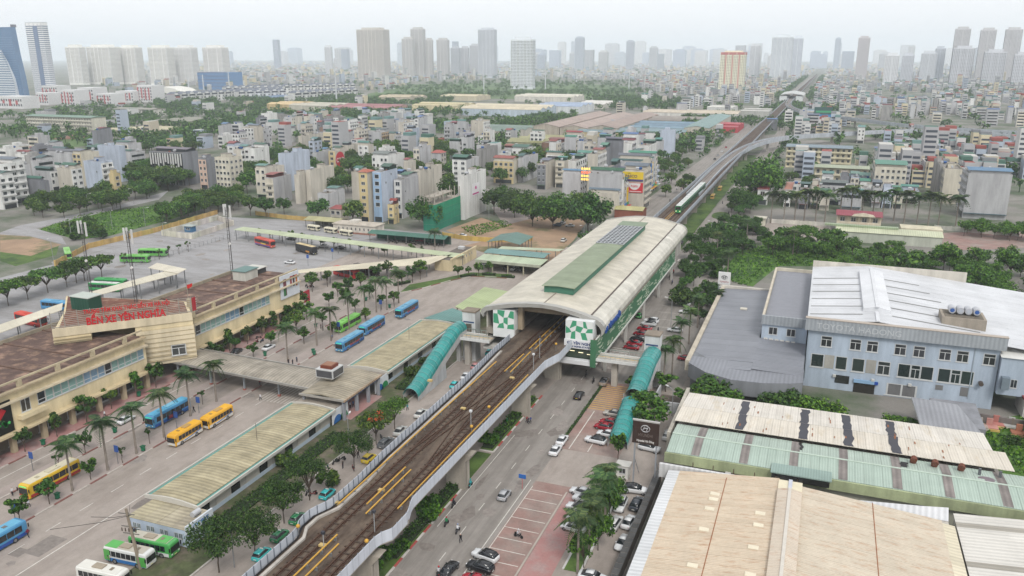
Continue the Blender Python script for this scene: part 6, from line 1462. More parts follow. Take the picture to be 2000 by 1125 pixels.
UNITP = MB().box(-.26,.26,-.02,.02,-.06,.06).mesh('number_plate', M_PLAIN)
def car(kind, px, py, rz, col, label, group=None, Z=.02, roofc=None, taxi=False, xy=None, plate=(226,226,220)):
    body, glass, roof, f, r_, w, zt, wb = car_parts(kind); X, Y = xy or G(px, py)
    t = thing('taxi_car' if taxi else 'parked_car', label, 'car', (X, Y, Z), rz, group); c = sc(*col)
    mobj('body', body, t, c); mobj('glasshouse', glass, t, sc(34,40,46)); mobj('roof', roof, t, sc(*roofc) if roofc else c)
    for sx in (-1, 1):
        for yy in (wb, -wb): mobj('wheel', WHEEL, t, loc=(sx*(w-.02), yy, .33))
        mobj('headlight', UNITH, t, sc(236,238,240), loc=(sx*w*.68, f-.16, .68 if kind != 'suv' else .84)); mobj('tail_light', UNITT, t, sc(170,30,34), loc=(sx*w*.72, r_+.07, zt-.2))
        mobj('mirror', UNITM, t, c, loc=(sx*(w+.1), f*.36, zt+.04))
    mobj('number_plate', UNITP, t, sc(*plate), loc=(0, r_-.01, .62)); mobj('number_plate', UNITP, t, sc(*plate), loc=(0, f+.01, .5))
    if taxi: bx('taxi_sign', t, -.3, .3, -.1, .1, 1.5, 1.66, M_PLAIN, sc(226,232,226))
    return t
W_, BK, RD, SV = (234,236,238), (34,36,40), (164,24,44), (176,178,182)
UPD, DN, LF, RT = 0.0, math.pi, rad(90), rad(-90)       # heading +Y, -Y, -X, +X
for a in (
 ('hatch',985,972,UPD,(182,184,188),'silver hatchback driving away on the road'),('sedan',1131,776,UPD,BK,'black sedan with yellow plate driving along the road'),('suv',1180,750,UPD,(150,134,118),'bronze crossover with black roof near the footbridge'),
 ('sedan',1098,864,UPD,W_,'farther of two white sedans parked along the road edge'),('sedan',1085,884,UPD,W_,'nearer of two white sedans parked along the road edge'),
 ('suv',1163,865,LF-.12,W_,'white crossover with black roof parked before the escalator foot'),('sedan',1186,852,LF-.1,W_,'white sedan parked behind the white crossover by the escalator'),('sedan',1180,838,LF-.1,RD,'nearer red sedan beside the right escalator'),('sedan',1190,829,LF-.1,RD,'farther red sedan beside the right escalator'),('sedan',1198,812,LF-.05,(196,192,184),'silver sedan half under the gap of the right escalator'),
 ('suv',1268,880,LF+3.0,W_,'big white off roader between the hoarding posts'),('suv',1305,855,UPD,(216,216,214),'white hatchback at the lot gate by the green roof'),
 ('suv',948,1092,LF-.18,W_,'white crossover with black roof parked at the bottom of the brick bays'),('suv',938,1114,LF-.12,BK,'black off roader parked next to the white crossover'),('sedan',928,1138,LF-.1,(170,34,50),'red sedan cut off by the bottom edge'),('sedan',877,1118,UPD-.05,BK,'black sedan driving in at the bottom of the road'),
 ('sedan',1136,966,LF-.15,W_,'first white car under the palms counted from the far end'),('suv',1142,981,LF-.15,W_,'second white car under the palms, with black roof'),('suv',1130,998,LF-.15,W_,'third white car under the palms, with roof window'),('suv',1132,1020,LF-.15,W_,'fourth white car under the palms, with blue side print'),('sedan',1120,1036,LF-.15,W_,'fifth white car under the palms, nearest the camera'),
 ('suv',1241,962,RT+.1,W_,'white crossover with black roof beside the stone topped wall'),('suv',1212,992,DN,W_,'white crossover facing the camera in the car lot lane'),('suv',1201,1028,UPD-.1,(220,220,220),'white crossover seen from behind in the car lot lane'),('sedan',1228,1025,UPD-.1,W_,'white sedan tight against the lot wall'),('sedan',1216,1066,DN-.1,W_,'white hatch nearest the camera by the lot wall'),('suv',1244,990,UPD-.1,(70,76,84),'dark grey crossover tight against the lot wall'),('sedan',1157,1132,RT,W_,'white car cut off at the bottom of the car lot'),
 ('suv',1272,630,LF,W_,'white crossover at the far end of the station car row'),('suv',1267,636,LF,(214,216,218),'white crossover with black roof in the station car row'),('sedan',1259,645,LF,RD,'upper bright red car in the station car row'),('sedan',1252,655,LF,(140,22,40),'second red car in the station car row'),('suv',1246,666,LF,BK,'black car in the station car row'),('sedan',1239,674,LF,RD,'third red car in the station car row'),('sedan',1233,682,LF,(150,24,40),'red car with white bumper ending the station car row'),
 ('hatch',1249,620,UPD,(40,140,60),'green hatchback beside the station screen'),('sedan',1340,612,LF,W_,'white car behind the palms in the station lot'),('sedan',1318,648,LF,W_,'white car in front of the palms in the station lot'),('sedan',1340,704,RT,(150,30,46),'red car at the corner of the grey showroom'),('sedan',1345,595,UPD,W_,'white car at the far end of the station lot'),
 ('sedan',566,515,LF,W_,'white car parked behind the terminal wing'),('suv',569,469,LF,(50,52,56),'dark pickup under the pale green canopy'),('sedan',632,483,LF,(206,206,206),'white car under the pale green canopy'),('sedan',664,486,LF,(44,46,50),'black car under the pale green canopy'),('sedan',820,472,LF,(128,34,48),'dark red car before the motorbike shed'),('sedan',902,462,LF,W_,'white car on the dirt behind the ochre wall'),
 ('suv',1088,442,LF,(46,62,84),'blue covered pickup on the dirt lot'),('suv',1099,438,UPD,(200,204,206),'white van beside the blue pickup on the dirt lot'),('sedan',1113,443,LF,W_,'white car on the dirt lot under the grove'),('suv',1101,472,UPD,(206,204,198),'white pickup alone in the middle of the dirt lot'),
 ('sedan',462,690,UPD+.2,BK,'black car parked beside the far terminal wing'),('sedan',246,824,UPD,(226,228,230),'white taxi hidden behind the palms near the terminal'),('sedan',525,682,UPD,W_,'white car on the lane by the bus bay palms'),('sedan',1330,476,UPD,(60,50,60),'dark car just past the station roof'),
 ('sedan',990,524,UPD,(60,62,66),'dark car under the parking deck, left of three'),('sedan',1004,527,UPD,W_,'white car under the parking deck, middle of three'),('suv',1018,528,UPD,BK,'black car under the parking deck, right of three'),('sedan',947,519,LF,(190,190,192),'silver car at the left end of the parking deck')):
    kind, px, py, rz, col, lab = a
    car(kind, px, py, rz, col, lab, roofc=(30,32,36) if 'black roof' in lab or 'roof window' in lab else None, plate=(220,190,60) if 'yellow plate' in lab else (226,226,220))
for kind, px, py, col, lab, tx, x in (('hatch',512,1088,(60,190,190),'teal taxi nearest the camera left of the viaduct',1,0),('hatch',547,1052,(34,130,80),'nearer of the two green taxis under the trees',1,0),('hatch',582,1018,(34,130,80),'farther of the two green taxis under the trees',1,0),('hatch',640,970,(50,186,190),'teal taxi beside the parapet jog',1,0),('hatch',721,900,(238,206,50),'yellow hatchback beside the tracks',0,0),('suv',754,870,(96,100,104),'grey crossover with dark bonnet beside the tracks',0,0),('sedan',782,846,(196,198,196),'silver car under the trees beside the tracks',0,0),('sedan',822,812,(214,214,210),'silver sedan below the foot of the left escalator',0,0),('hatch',889,756,(60,196,200),'teal taxi beside the left escalator columns',1,0),('sedan',911,738,W_,'white car between the teal taxi and the pink car',0,0),('hatch',930,719,(206,150,150),'pink car beside the left lift tower',0,0),('hatch',957,692,(50,180,180),'teal taxi partly hidden at the station portal',1,0)):
    X, Y = G(px, py); car(kind, px, py, R.uniform(-.06,.06), col, lab, taxi=bool(tx), xy=(min(X, -70.8), Y))
for i, (px, py) in enumerate(((1410,297),(1402,305),(1396,312),(1418,289),(1545,262),(1530,280),(1512,300))):
    car('sedan', px, py, 0, (W_,SV,BK,RD)[i % 4], ('white car','silver car','black car','red car')[i % 4]+' far along the street %s the viaduct, %s from the station' % ('left of' if px < 1450 else 'right of', ORD[i]))
# ---- buses
def bus_proto(kind):
    L, Wd, Hh = {'city':(11.4,2.5,3.0),'mini':(8.2,2.3,2.75),'coach':(12.0,2.5,3.4),'van':(6.6,2.05,2.5)}[kind]
    P = {}
    sec = lambda y, w, z0, z1: [(-w*.97,y,z0),(w*.97,y,z0),(w,y,z0+.3),(w,y,z1-.4),(w*.96,y,z1-.14),(w*.84,y,z1),(-w*.84,y,z1),(-w*.96,y,z1-.14),(-w,y,z1-.4),(-w,y,z0+.3)]
    h = L/2; w = Wd/2
    P['body'] = loft([sec(-h,w*.93,.42,Hh-.12),sec(-h+.12,w,.34,Hh),sec(h-.5,w,.34,Hh),sec(h-.12,w*.98,.34,Hh-.08),sec(h,w*.9,.4,Hh-.3)], M_GLOSS, smooth=False)
    return L, Wd, Hh, P
BUSP = {k: bus_proto(k) for k in ('city','mini','coach','van')}
_BSH = {}
def bus(kind, X, Y, rz, col, roofc, label, group=None, skirt=None, stripe=None, ad=None, led=True, name='city_bus', roofbox=None, Z=.02, front=None):
    L, Wd, Hh, P = BUSP[kind]; h, w = L/2, Wd/2
    t = thing(name, label, 'bus' if kind != 'van' else 'minibus', (X, Y, Z), rz, group); c = sc(*col)
    mobj('body', P['body'], t, c)
    bx('roof', t, -w*.82, w*.82, -h+.25, h-.7, Hh, Hh+.05, M_PLAIN, sc(*roofc))
    for s in (-1, 1):
        n = 7 if kind != 'van' else 4
        for i in range(n):
            a = -h+.5+i*(L-1.5)/n; bx('side_window', t, s*w-.025, s*w+.025, a+.05, a+(L-1.5)/n-.05, Hh*.47, Hh-.52, M_GLASS, sc(32,38,44))
        if skirt: bx('skirt', t, s*w-.02, s*w+.03, -h+.2, h-.4, .42, 1.0, M_GLOSS, sc(*skirt))
        if stripe: MB().poly([(s*(w+.03),-h+.3,1.15),(s*(w+.03),-h+.3,1.35),(s*(w+.03),h-2.5,.75),(s*(w+.03),h-2.5,.55)][::s]).obj('side_stripe', M_GLOSS, t, sc(*stripe))
        for i, (a, b2, z0, z1, cc) in enumerate(ad or ()): bx('side_print', t, s*w-.02, s*w+.04+.004*i, a*h, b2*h, z0, z1, M_GLOSS, sc(*cc))
        for yy in (h*.56, -h*.5): mobj('wheel', WHEEL, t, loc=(s*(w-.1), yy, .46), scale=(1.3, 1.4, 1.4))
        bx('mirror', t, s*(w+.18)-.07, s*(w+.18)+.07, h-.05, h+.1, Hh*.55, Hh*.78, M_PLAIN, sc(30,30,32)); bx('headlight', t, s*w*.7-.16, s*w*.7+.16, h-.01, h+.03, .7, .9, M_PLAIN, sc(236,238,236))
    bx('windscreen', t, -w*.86, w*.86, h-.06, h+.035, Hh*.38, Hh-.62, M_GLASS, sc(30,36,42)); bx('rear_window', t, -w*.8, w*.8, -h-.03, -h+.05, Hh*.55, Hh-.55, M_GLASS, sc(34,38,42))
    if front: bx('front_panel', t, -w*.88, w*.88, h-.03, h+.03, .45, Hh*.36, M_GLOSS, sc(*front))
    if led: bx('destination_sign', t, -w*.7, w*.7, h-.25, h+.0, Hh-.5, Hh-.26, M_LED)
    bx('number_plate', t, -.26, .26, h, h+.04, .5, .62, M_PLAIN, sc(226,220,150))
    q = roofbox or (150,150,150)
    bx('air_conditioner', t, -w*.5, w*.5, -h*.35, h*.12, Hh+.05, Hh+.22, M_PLAIN, sc(*q)); bx('roof_hatch', t, -.35, .35, h*.4, h*.52, Hh+.05, Hh+.12, M_PLAIN, sc(*[max(0,v-30) for v in q]))
    return t
BLU = (78,150,196)
ADV = ((-.55,.35,.55,1.9,(166,52,60)),(-.2,.1,.9,1.7,(206,150,140)),(-.95,-.6,.5,1.3,(36,76,150)))
for px, py, lab in ((684,676,'blue city bus nearest the camera on the paved lanes'),(727,645,'blue city bus in the middle of the three by the palms'),(795,612,'blue city bus at the far end of the palm island')):
    X, Y = G(px, py); bus('city', X, Y, DN, BLU, (122,176,206), lab, skirt=(56,120,190), ad=ADV, roofbox=(126,182,214))
X, Y = G(680,640); bus('city', X, Y, DN, (124,200,84), (140,214,104), 'lime green city bus behind the palms and blue buses', roofbox=(140,206,110))
X, Y = G(330,818); bus('city', X, Y, DN, BLU, (100,186,226), 'blue city bus partly hidden by palms before the terminal', skirt=(40,90,170), ad=((-.5,.3,.5,1.7,(40,50,80)),(.0,.2,.6,1.4,(190,60,70)),(-.9,-.55,.5,1.5,(60,120,190))), roofbox=(130,196,224))
for px, py, lab in ((363,858,'nearer of the two yellow and white minibuses'),(425,825,'farther of the two yellow and white minibuses')):
    X, Y = G(px, py); bus('mini', X, Y, DN, (240,180,50), (246,186,50), lab, skirt=(226,226,220), stripe=(60,120,190), led=False, roofbox=(196,160,100), name='minibus', front=(226,226,224))
X, Y = G(101,948); bus('city', X, Y, DN, (232,190,52), (226,218,190), 'yellow and red city bus with cream roof on the bus lane', skirt=(176,58,58), roofbox=(214,206,180), front=(190,44,48))
X, Y = G(-14,1078); bus('city', X, Y, UPD, BLU, (110,180,214), 'blue bus cut off by the left edge of the picture', skirt=(40,80,160), ad=((-.95,-.5,.5,1.3,(226,230,236)),(-.8,-.6,.5,1.0,(40,80,150))), led=False)
for px, py, c, rc, lab, sk in ((256,1098,(226,228,226),(196,190,176),'white and green bus with green nose beside the utility pole',(44,120,190)),(303,1078,(80,170,90),(206,200,184),'green and white bus parked against the pale blue office',(226,228,228)),(204,1138,(232,232,226),(232,230,222),'all white bus cut off by the bottom edge',None)):
    X, Y = G(px, py); bb_ = bus('mini', X, Y, RT+.06, c, rc, lab, skirt=sk, led=False, roofbox=(170,158,140), name='parked_bus', ad=((.55,.98,.5,2.2,(90,176,84)),(-.98,-.7,.5,2.4,(90,176,84))) if c[0] > 200 and sk else None)
    if sk: bx('green_roof_end', bb_, -.95, .95, -3.9 if c[0] > 200 else 1.2, -1.6 if c[0] > 200 else 3.3, 2.8, 2.83, M_PLAIN, sc(100,184,96))
for kind, px, py, rz, c, rc, lab, kw in (('coach',518,481,RT-.35,(206,78,64),(214,100,80),'orange red sleeper coach with violet base in the rear yard',dict(skirt=(112,90,160),ad=((-.2,.4,1.1,1.7,(230,190,80)),))),('coach',599,494,RT-.35,(44,40,40),(226,206,160),'black sleeper coach with cream roof in the rear yard',dict(skirt=(36,32,32),ad=((.2,.6,.8,1.5,(214,150,70)),))),
    ('van',613,450,RT-.2,(226,220,196),(232,226,204),'cream minibus on the left of the three by the white block',dict()),('van',646,455,RT-.2,(226,220,196),(232,226,204),'cream minibus in the middle of the three by the white block',dict()),('van',676,460,RT-.2,(226,220,196),(232,226,204),'cream minibus on the right of the three by the white block',dict()),
    ('coach',62,634,RT-.1,(214,66,48),(220,80,60),'orange red coach under the long cream canopy at the left',dict(skirt=(150,40,40))),('city',133,502,DN+.9,(124,190,92),(150,206,122),'lime green bus driving along the ochre wall',dict()),('city',265,512,RT+.3,(112,186,92),(140,200,116),'lime green bus at the left of the fence saplings',dict()),('city',300,500,RT+.3,(112,186,92),(140,200,116),'lime green bus at the right of the fence saplings',dict()),('city',218,560,RT+.2,(60,160,90),(80,170,100),'dark green bus behind the cream canopy',dict()),('city',207,568,RT+.2,(60,160,90),(220,226,220),'green bus with white roof behind the cream canopy',dict()),('city',115,605,RT+.1,(80,150,200),(110,176,214),'blue bus end behind the cream canopy',dict()),
    ('coach',677,541,RT-.3,(190,50,50),(200,70,60),'red coach under the diagonal cream canopy',dict()),('coach',716,536,RT-.3,(60,50,50),(70,60,60),'dark coach under the diagonal cream canopy',dict()),('van',1392,388,UPD,(212,176,104),(216,184,116),'nearer yellow minibus beyond the station under the viaduct',dict()),('van',1406,372,UPD,(212,176,104),(216,184,116),'farther yellow minibus beyond the station under the viaduct',dict())):
    X, Y = G(px, py); bus(kind, X, Y, rz, c, rc, lab, led=False, name={'coach':'coach','van':'minibus','city':'city_bus'}[kind], roofbox=tuple(max(0,v-14) for v in rc), **kw)
# ---- people: one skinned body per pose, coloured by region
def skin_body(joints, edges, radii, name):
    me = bpy.data.meshes.new(name); me.from_pydata(joints, edges, []); o = bpy.data.objects.new(name, me); COL.objects.link(o)
    md = o.modifiers.new('skin', 'SKIN'); o.modifiers.new('sub', 'SUBSURF').levels = 1
    for i, r_ in enumerate(radii): me.skin_vertices[0].data[i].radius = (r_, r_)
    me.skin_vertices[0].data[0].use_root = True
    dg = bpy.context.evaluated_depsgraph_get(); m2 = bpy.data.meshes.new_from_object(o.evaluated_get(dg)); bpy.data.objects.remove(o)
    m2.name = name
    return m2
def person_mesh(pose):
    if pose == 'walk': J = [(0,0,.95),(0,.01,1.2),(0,.02,1.42),(0,.03,1.52),(0,.05,1.66),(.1,0,.92),(.11,.2,.5),(.11,.1,.06),(.11,.25,.03),(-.1,0,.92),(-.11,-.08,.5),(-.11,-.35,.12),(-.11,-.22,.05),(.19,.02,1.4),(.24,-.12,1.15),(.24,-.05,.9),(-.19,.02,1.4),(-.24,.12,1.15),(-.24,.28,.95)]
    elif pose == 'ride': J = [(0,-.15,.82),(0,-.1,1.05),(0,-.02,1.28),(0,.02,1.38),(0,.04,1.52),(.11,-.12,.8),(.2,.3,.78),(.17,.22,.36),(.17,.36,.33),(-.11,-.12,.8),(-.2,.3,.78),(-.17,.22,.36),(-.17,.36,.33),(.2,-.02,1.26),(.28,.16,1.06),(.3,.42,1.04),(-.2,-.02,1.26),(-.28,.16,1.06),(-.3,.42,1.04)]
    else: J = [(0,0,.95),(0,0,1.2),(0,0,1.42),(0,.01,1.52),(0,.03,1.66),(.1,0,.92),(.11,.02,.5),(.11,0,.06),(.11,.14,.03),(-.1,0,.92),(-.11,.02,.5),(-.11,0,.06),(-.11,.14,.03),(.19,0,1.4),(.25,.0,1.14),(.25,.08,.9),(-.19,0,1.4),(-.25,0,1.14),(-.25,.08,.9)]
    E = [(0,1),(1,2),(2,3),(3,4),(0,5),(5,6),(6,7),(7,8),(0,9),(9,10),(10,11),(11,12),(2,13),(13,14),(14,15),(2,16),(16,17),(17,18)]
    Rd = [.15,.15,.14,.06,.11,.1,.075,.05,.05,.1,.075,.05,.05,.07,.05,.04,.07,.05,.04]
    m = skin_body(J, E, Rd, 'person'); hip = J[0][2]
    for mm in (M_SKIN, M_HAIR, M_CLOTH, mat('trousers', sc(46,48,58), rough=.9)): m.materials.append(mm)
    head = J[4]
    for p in m.polygons:
        c = p.center
        if c.z > J[3][2]+.0: p.material_index = 1 if (c.z > head[2]+.03 or c.y < head[1]-.03) else 0
        elif c.z > hip+.02 and abs(c.x) < .27: p.material_index = 2
        elif abs(c.x) > .22 and c.z > hip-.12 and pose != 'ride': p.material_index = 0
        elif pose == 'ride' and c.y > .2 and c.z > .95: p.material_index = 0
        elif c.z > hip+.02: p.material_index = 2
        else: p.material_index = 3
        p.use_smooth = True
    return m
PM = {k: person_mesh(k) for k in ('walk','stand','ride')}
def person(px, py, pose, rz, shirt, label, xyz=None):
    X, Y, Z = xyz or (*G(px, py), .02)
    o = mobj('person', PM[pose], None, sc(*shirt), loc=(X, Y, Z), rz=rz); return tag(o, label, 'person')
HEL = loft([[(r_*math.cos(a*.785), r_*math.sin(a*.785), z) for a in range(8)] for r_, z in ((.15,-.06),(.165,.02),(.14,.1),(.06,.16))], M_GLOSS, name='helmet')
bk = MB(); bk.tube([(0,-.62,.62),(0,-.2,.7),(0,.1,.5),(0,.3,.42),(0,.5,.75),(0,.55,.98)], .14, .07, 6); bk.tube([(0,.5,.9),(0,.66,.5),(0,.7,.3)], .05, .04, 5); bk.tube([(0,-.1,.3),(0,-.5,.4)], .13, .08, 6)
BK_BODY = bk.mesh('frame', M_GLOSS, True); BK_SEAT = loft([[(-.12,y,z),(.12,y,z),(.1,y,z+.08),(-.1,y,z+.08)] for y, z in ((-.7,.8),(-.3,.78),(.05,.72))], M_CLOTH, name='seat')
BK_BAR = MB().tube([(-.34,.42,1.02),(-.12,.52,.98),(.12,.52,.98),(.34,.42,1.02)], .03, n=5).mesh('handlebar', M_METAL); BK_W = MB().tube([(-.05,0,0),(.05,0,0)], .29, n=12).mesh('wheel', M_RUBBER)
def motorbike(px, py, rz, col, label, group=None, rider=None, xyz=None):
    X, Y, Z = xyz or (*G(px, py), .02)
    t = thing('motorbike', label, 'motorbike', (X, Y, Z), rz, group)
    mobj('frame', BK_BODY, t, sc(*col)); mobj('seat', BK_SEAT, t, sc(30,30,32)); mobj('handlebar', BK_BAR, t, sc(120,120,122))
    for yy in (.7, -.58): mobj('wheel', BK_W, t, loc=(0, yy, .29))
    if rider:
        shirt, hel, what = rider
        p = person(0, 0, 'ride', rz, shirt, what, (X, Y, Z))
        if group: p['group'] = 'riders in the traffic'
        mobj('helmet', HEL, p, sc(*hel), loc=(0,.05,1.56))
    return t
for px, py, rz, c, r_, lab, pl in ((914,880,UPD,(120,30,40),((150,40,50),(150,40,50)),'red motorbike passing beside the median hedge','rider in red shirt beside the median hedge'),(919,951,UPD,(60,170,170),((60,170,176),(60,170,170)),'teal delivery motorbike stopped at the kerb','rider in teal jacket at the kerb'),(886,990,UPD,(40,40,46),((40,40,48),(60,60,60)),'black motorbike behind the median shrubs','rider in black by the median shrubs'),(872,1026,UPD,(60,60,60),((46,140,90),(170,40,50)),'motorbike with green and red clad rider on the road','rider in green shirt on the road'),(894,1040,UPD,(90,90,96),((224,226,230),(150,160,190)),'grey motorbike with white shirted rider on the road','rider in white shirt on the road'),(857,1124,UPD,(60,60,66),((200,200,204),(190,40,50)),'motorbike at the bottom edge beside the black sedan','rider at the bottom edge beside the black sedan'),(990,831,UPD,(60,60,62),((56,150,90),(60,150,90)),'motorbike waiting at the red and white kerb','rider in green waiting at the kerb'),(1011,780,DN,(90,100,60),((70,80,130),(210,190,70)),'motorbike passing behind the planted median','rider in blue behind the planted median'),(1159,748,UPD,(40,40,42),((60,60,64),(40,40,40)),'black motorbike under the footbridge','rider in dark clothes under the footbridge'),(1012,1050,RT-.2,(30,30,34),((206,206,212),(220,220,224)),'black motorbike crossing the empty parking bays','rider in white crossing the parking bays'),(1145,735,UPD,(50,46,46),((90,84,80),(70,60,60)),'dark motorbike farther along under the footbridge','rider in brown under the footbridge')):
    motorbike(px, py, rz, c, lab, None, (*r_, pl))
for px, py, pose, rz, sh, lab in ((900,1060,'walk',DN,(34,34,38),'person in black walking down the road'),(980,838,'stand',LF,(40,40,48),'person in dark clothes standing by the kerb'),(1029,826,'walk',RT,(150,40,50),'left one of the three people crossing the road, red shirt'),(1032,828,'walk',RT,(46,44,60),'middle one of the three people crossing the road'),(1036,827,'walk',RT,(50,70,140),'right one of the three people crossing, blue shirt'),(25,968,'stand',DN,(220,222,226),'person in white by the cream roofed bus'),(57,992,'walk',UPD,(196,200,212),'person in white walking on the island edge'),(56,1050,'walk',LF,(120,40,60),'person in maroon walking on the empty lane'),(214,1098,'stand',RT,(60,66,96),'person in dark blue beside the white and green bus'),(218,1099,'stand',LF,(206,200,200),'person with light shirt beside the white and green bus'),(205,816,'walk',UPD,(226,228,232),'person in white on the terminal kerb'),(379,806,'walk',DN,(40,42,46),'person in black behind the yellow minibuses'),(508,753,'stand',DN,(150,50,60),'person in red under the link canopy'),(509,782,'walk',DN,(226,226,230),'person in white on the striped bay'),(564,712,'stand',DN,(46,48,56),'left person of the group waiting by the palm'),(572,713,'stand',LF,(60,60,70),'middle person of the group waiting by the palm'),(580,708,'stand',UPD,(90,96,110),'right person of the group waiting by the palm'),(684,798,'stand',RT,(214,216,222),'person in white under the platform hall canopy'),(690,796,'walk',UPD,(110,140,190),'person in blue under the platform hall canopy'),(647,771,'stand',LF,(60,50,50),'person behind the canopy columns'),(627,643,'stand',RT,(50,50,56),'person in black by the lime green bus'),(631,646,'stand',LF,(60,64,72),'second person by the lime green bus'),(648,664,'stand',DN,(120,150,200),'person in light blue at the palm foot'),(796,802,'walk',DN,(70,160,170),'person beside the silver sedan under the escalator'),(670,915,'stand',LF,(60,54,50),'person under the airy trees beside the viaduct'),(648,930,'stand',RT,(90,70,60),'person in brown under the airy trees beside the viaduct'),(700,895,'walk',DN,(40,40,44),'person in black by the yellow hatchback'),(1385,462,'walk',DN,(60,50,60),'person crossing near the round planted island'),(1396,455,'walk',UPD,(70,70,80),'person on the road before the round island')):
    person(px, py, pose, rz, sh, lab)
for i, (px, py) in enumerate(((1302,793),(1312,795),(1317,796),(1322,797),(1330,799))):
    motorbike(px, py, UPD+.2, ((40,40,44),(60,30,34),(50,50,60),(40,40,44),(120,120,124))[i], '%s motorbike from the left parked by the lot fence' % ORD[i], 'motorbikes by the lot fence')
for i, (px, py) in enumerate(((602,965),(612,968),(640,915),(655,905),(668,900),(690,918),(735,850),(745,858),(505,662),(502,670),(512,668),(800,760),(598,560),(604,562),(610,561))):
    motorbike(px, py, R.uniform(0,6), ((40,40,44),(120,30,34),(50,60,90),(70,70,72))[i % 4], 'parked motorbike under the %s, %s counted from the camera' % (('garden trees' if i < 8 else 'terminal trees'), ORD[i]), 'parked motorbikes under the trees')
rr = random.Random(8)
for i in range(26):                       # light traffic farther along both streets
    left = i % 2; Y = rr.uniform(335, 640) if i < 20 else rr.uniform(215, 300); X = rr.uniform(-86,-72) if left and i < 20 else rr.uniform(-50,-40)
    c = rr.choice(((150,40,46),(50,60,110),(210,210,214),(40,44,48),(60,130,90)))
    nm = {(150,40,46):'red',(50,60,110):'blue',(210,210,214):'white',(40,44,48):'black',(60,130,90):'green'}[c]; wh = 'left street beyond the station' if left and i < 20 else ('road beyond the station' if i < 20 else 'road under the station')
    motorbike(0, 0, rr.choice((0, math.pi)), (50,50,56), 'small motorbike of the rider in %s on the %s' % (nm, wh), 'motorbikes in the traffic', (c, c, 'rider in %s on the %s' % (nm, wh)), (X, Y, .03))
# dense rows of motorbikes in the shed read as one mass
mb_ = MB()
for src, mtx in [(BK_BODY, Matrix.Translation((R.uniform(-178,-148), R.uniform(305.5,311), 0)) @ Matrix.Rotation(R.uniform(-.3,.3),4,'Z')) for _ in range(60)]:
    n0 = len(mb_.v); mb_.v += [tuple(mtx @ v.co) for v in src.vertices]
    for p in src.polygons: mb_.f.append(tuple(n0+i for i in p.vertices)); mb_.m.append(0)
o = stuff(mb_.obj('packed_motorbikes', M_GLOSS, None, sc(70,62,60))); o['label'] = 'motorbikes packed in rows inside the green shed'; o['category'] = 'motorbikes'
# ---- street furniture
def bin_(X, Y, label):
    t = thing('litter_bin', label, 'bin', (X, Y, .15), 0, 'green litter bins along the lanes')
    MB().tube([(0,0,.15),(0,0,1.0)], .38, .45, 8).obj('barrel', M_PLAIN, t, sc(34,120,84)); bx('lid', t, -.42, .42, -.42, .42, 1.0, 1.15, M_PLAIN, sc(28,100,70)); bx('foot', t, -.3, .3, -.3, .3, 0, .15, M_METAL, sc(60,60,60))
for i, (px, py) in enumerate(((113,975),(280,882),(225,846),(85,870),(272,775),(518,696),(614,694),(617,640),(612,690),(715,588),(761,602))):
    bin_(*G(px, py), '%s green litter bin counted along the lanes from the camera' % ORD[i])
for i, (px, py, h) in enumerate(((32,1025,4),(65,920,4),(231,907,4),(346,838,4),(389,808,4),(662,655,4),(744,610,4),(602,520,4.5),(650,507,4.5))):
    t = thing('bus_stop_sign', '%s blue bus stop sign along the lanes from the camera' % ORD[i], 'sign', (*G(px, py), .1), 0, 'blue bus stop signs')
    bx('post', t, -.05, .05, -.05, .05, 0, h, M_METAL, sc(150,152,156)); bx('panel', t, -.5, .5, -.06, .06, h-1.4, h, M_PLAIN, sc(58,96,170))
t = thing('road_sign', 'blue direction sign on a red and white post at the brick car park', 'sign', (*G(1020,955), 0)); bx('post', t, -.05, .05, -.05, .05, 0, 3, M_PLAIN, sc(200,120,120)); bx('panel', t, -.7, .7, -.06, .06, 2.2, 3.0, M_PLAIN, sc(50,110,190))
up = thing('utility_pole', 'leaning concrete utility pole with transformer gear by the parked buses', 'pole', (*G(275,1112), 0), 0)
MB().tube([(0,0,0),(-1.3,0,10.5)], .3, .2, 7).obj('shaft', M_CONC, up, sc(150,138,122))
for z in (6.2, 7.4, 9.6): MB().tube([(-1.6-.12*z,-.2,z),(1.2-.12*z,.2,z)], .09, n=5).obj('cross_arm', M_METAL, up, sc(120,116,110))
for k in range(5): MB().tube([(-2.0+k*.6-.75,.1*k,6.3),(-2.0+k*.6-.75,.1*k,6.9)], .11, .07, 6).obj('insulator', M_PLAIN, up, sc(90,74,66))
for k in range(3): MB().tube([(-1.0+k*.25,0,9.5),(-3-k,2-2*k,8.4),(-6-k*3,5-5*k,7.4)], .04, n=4).obj('cable', M_PLAIN, up, sc(50,48,46))
def street_lamp(px, py, h, label, arm=1.8, group='tall street lamps'):
    t = thing('street_lamp', label, 'lamp', (*G(px, py), 0), R.uniform(0,6.2), group)
    MB().tube([(0,0,0),(0,0,h*.94),(arm*.4,0,h),(arm,0,h+.1)], .1, .06, 6).obj('pole', M_METAL, t, sc(176,178,180)); bx('lamp_head', t, arm-.2, arm+.7, -.16, .16, h, h+.18, M_PLAIN, sc(226,226,222))
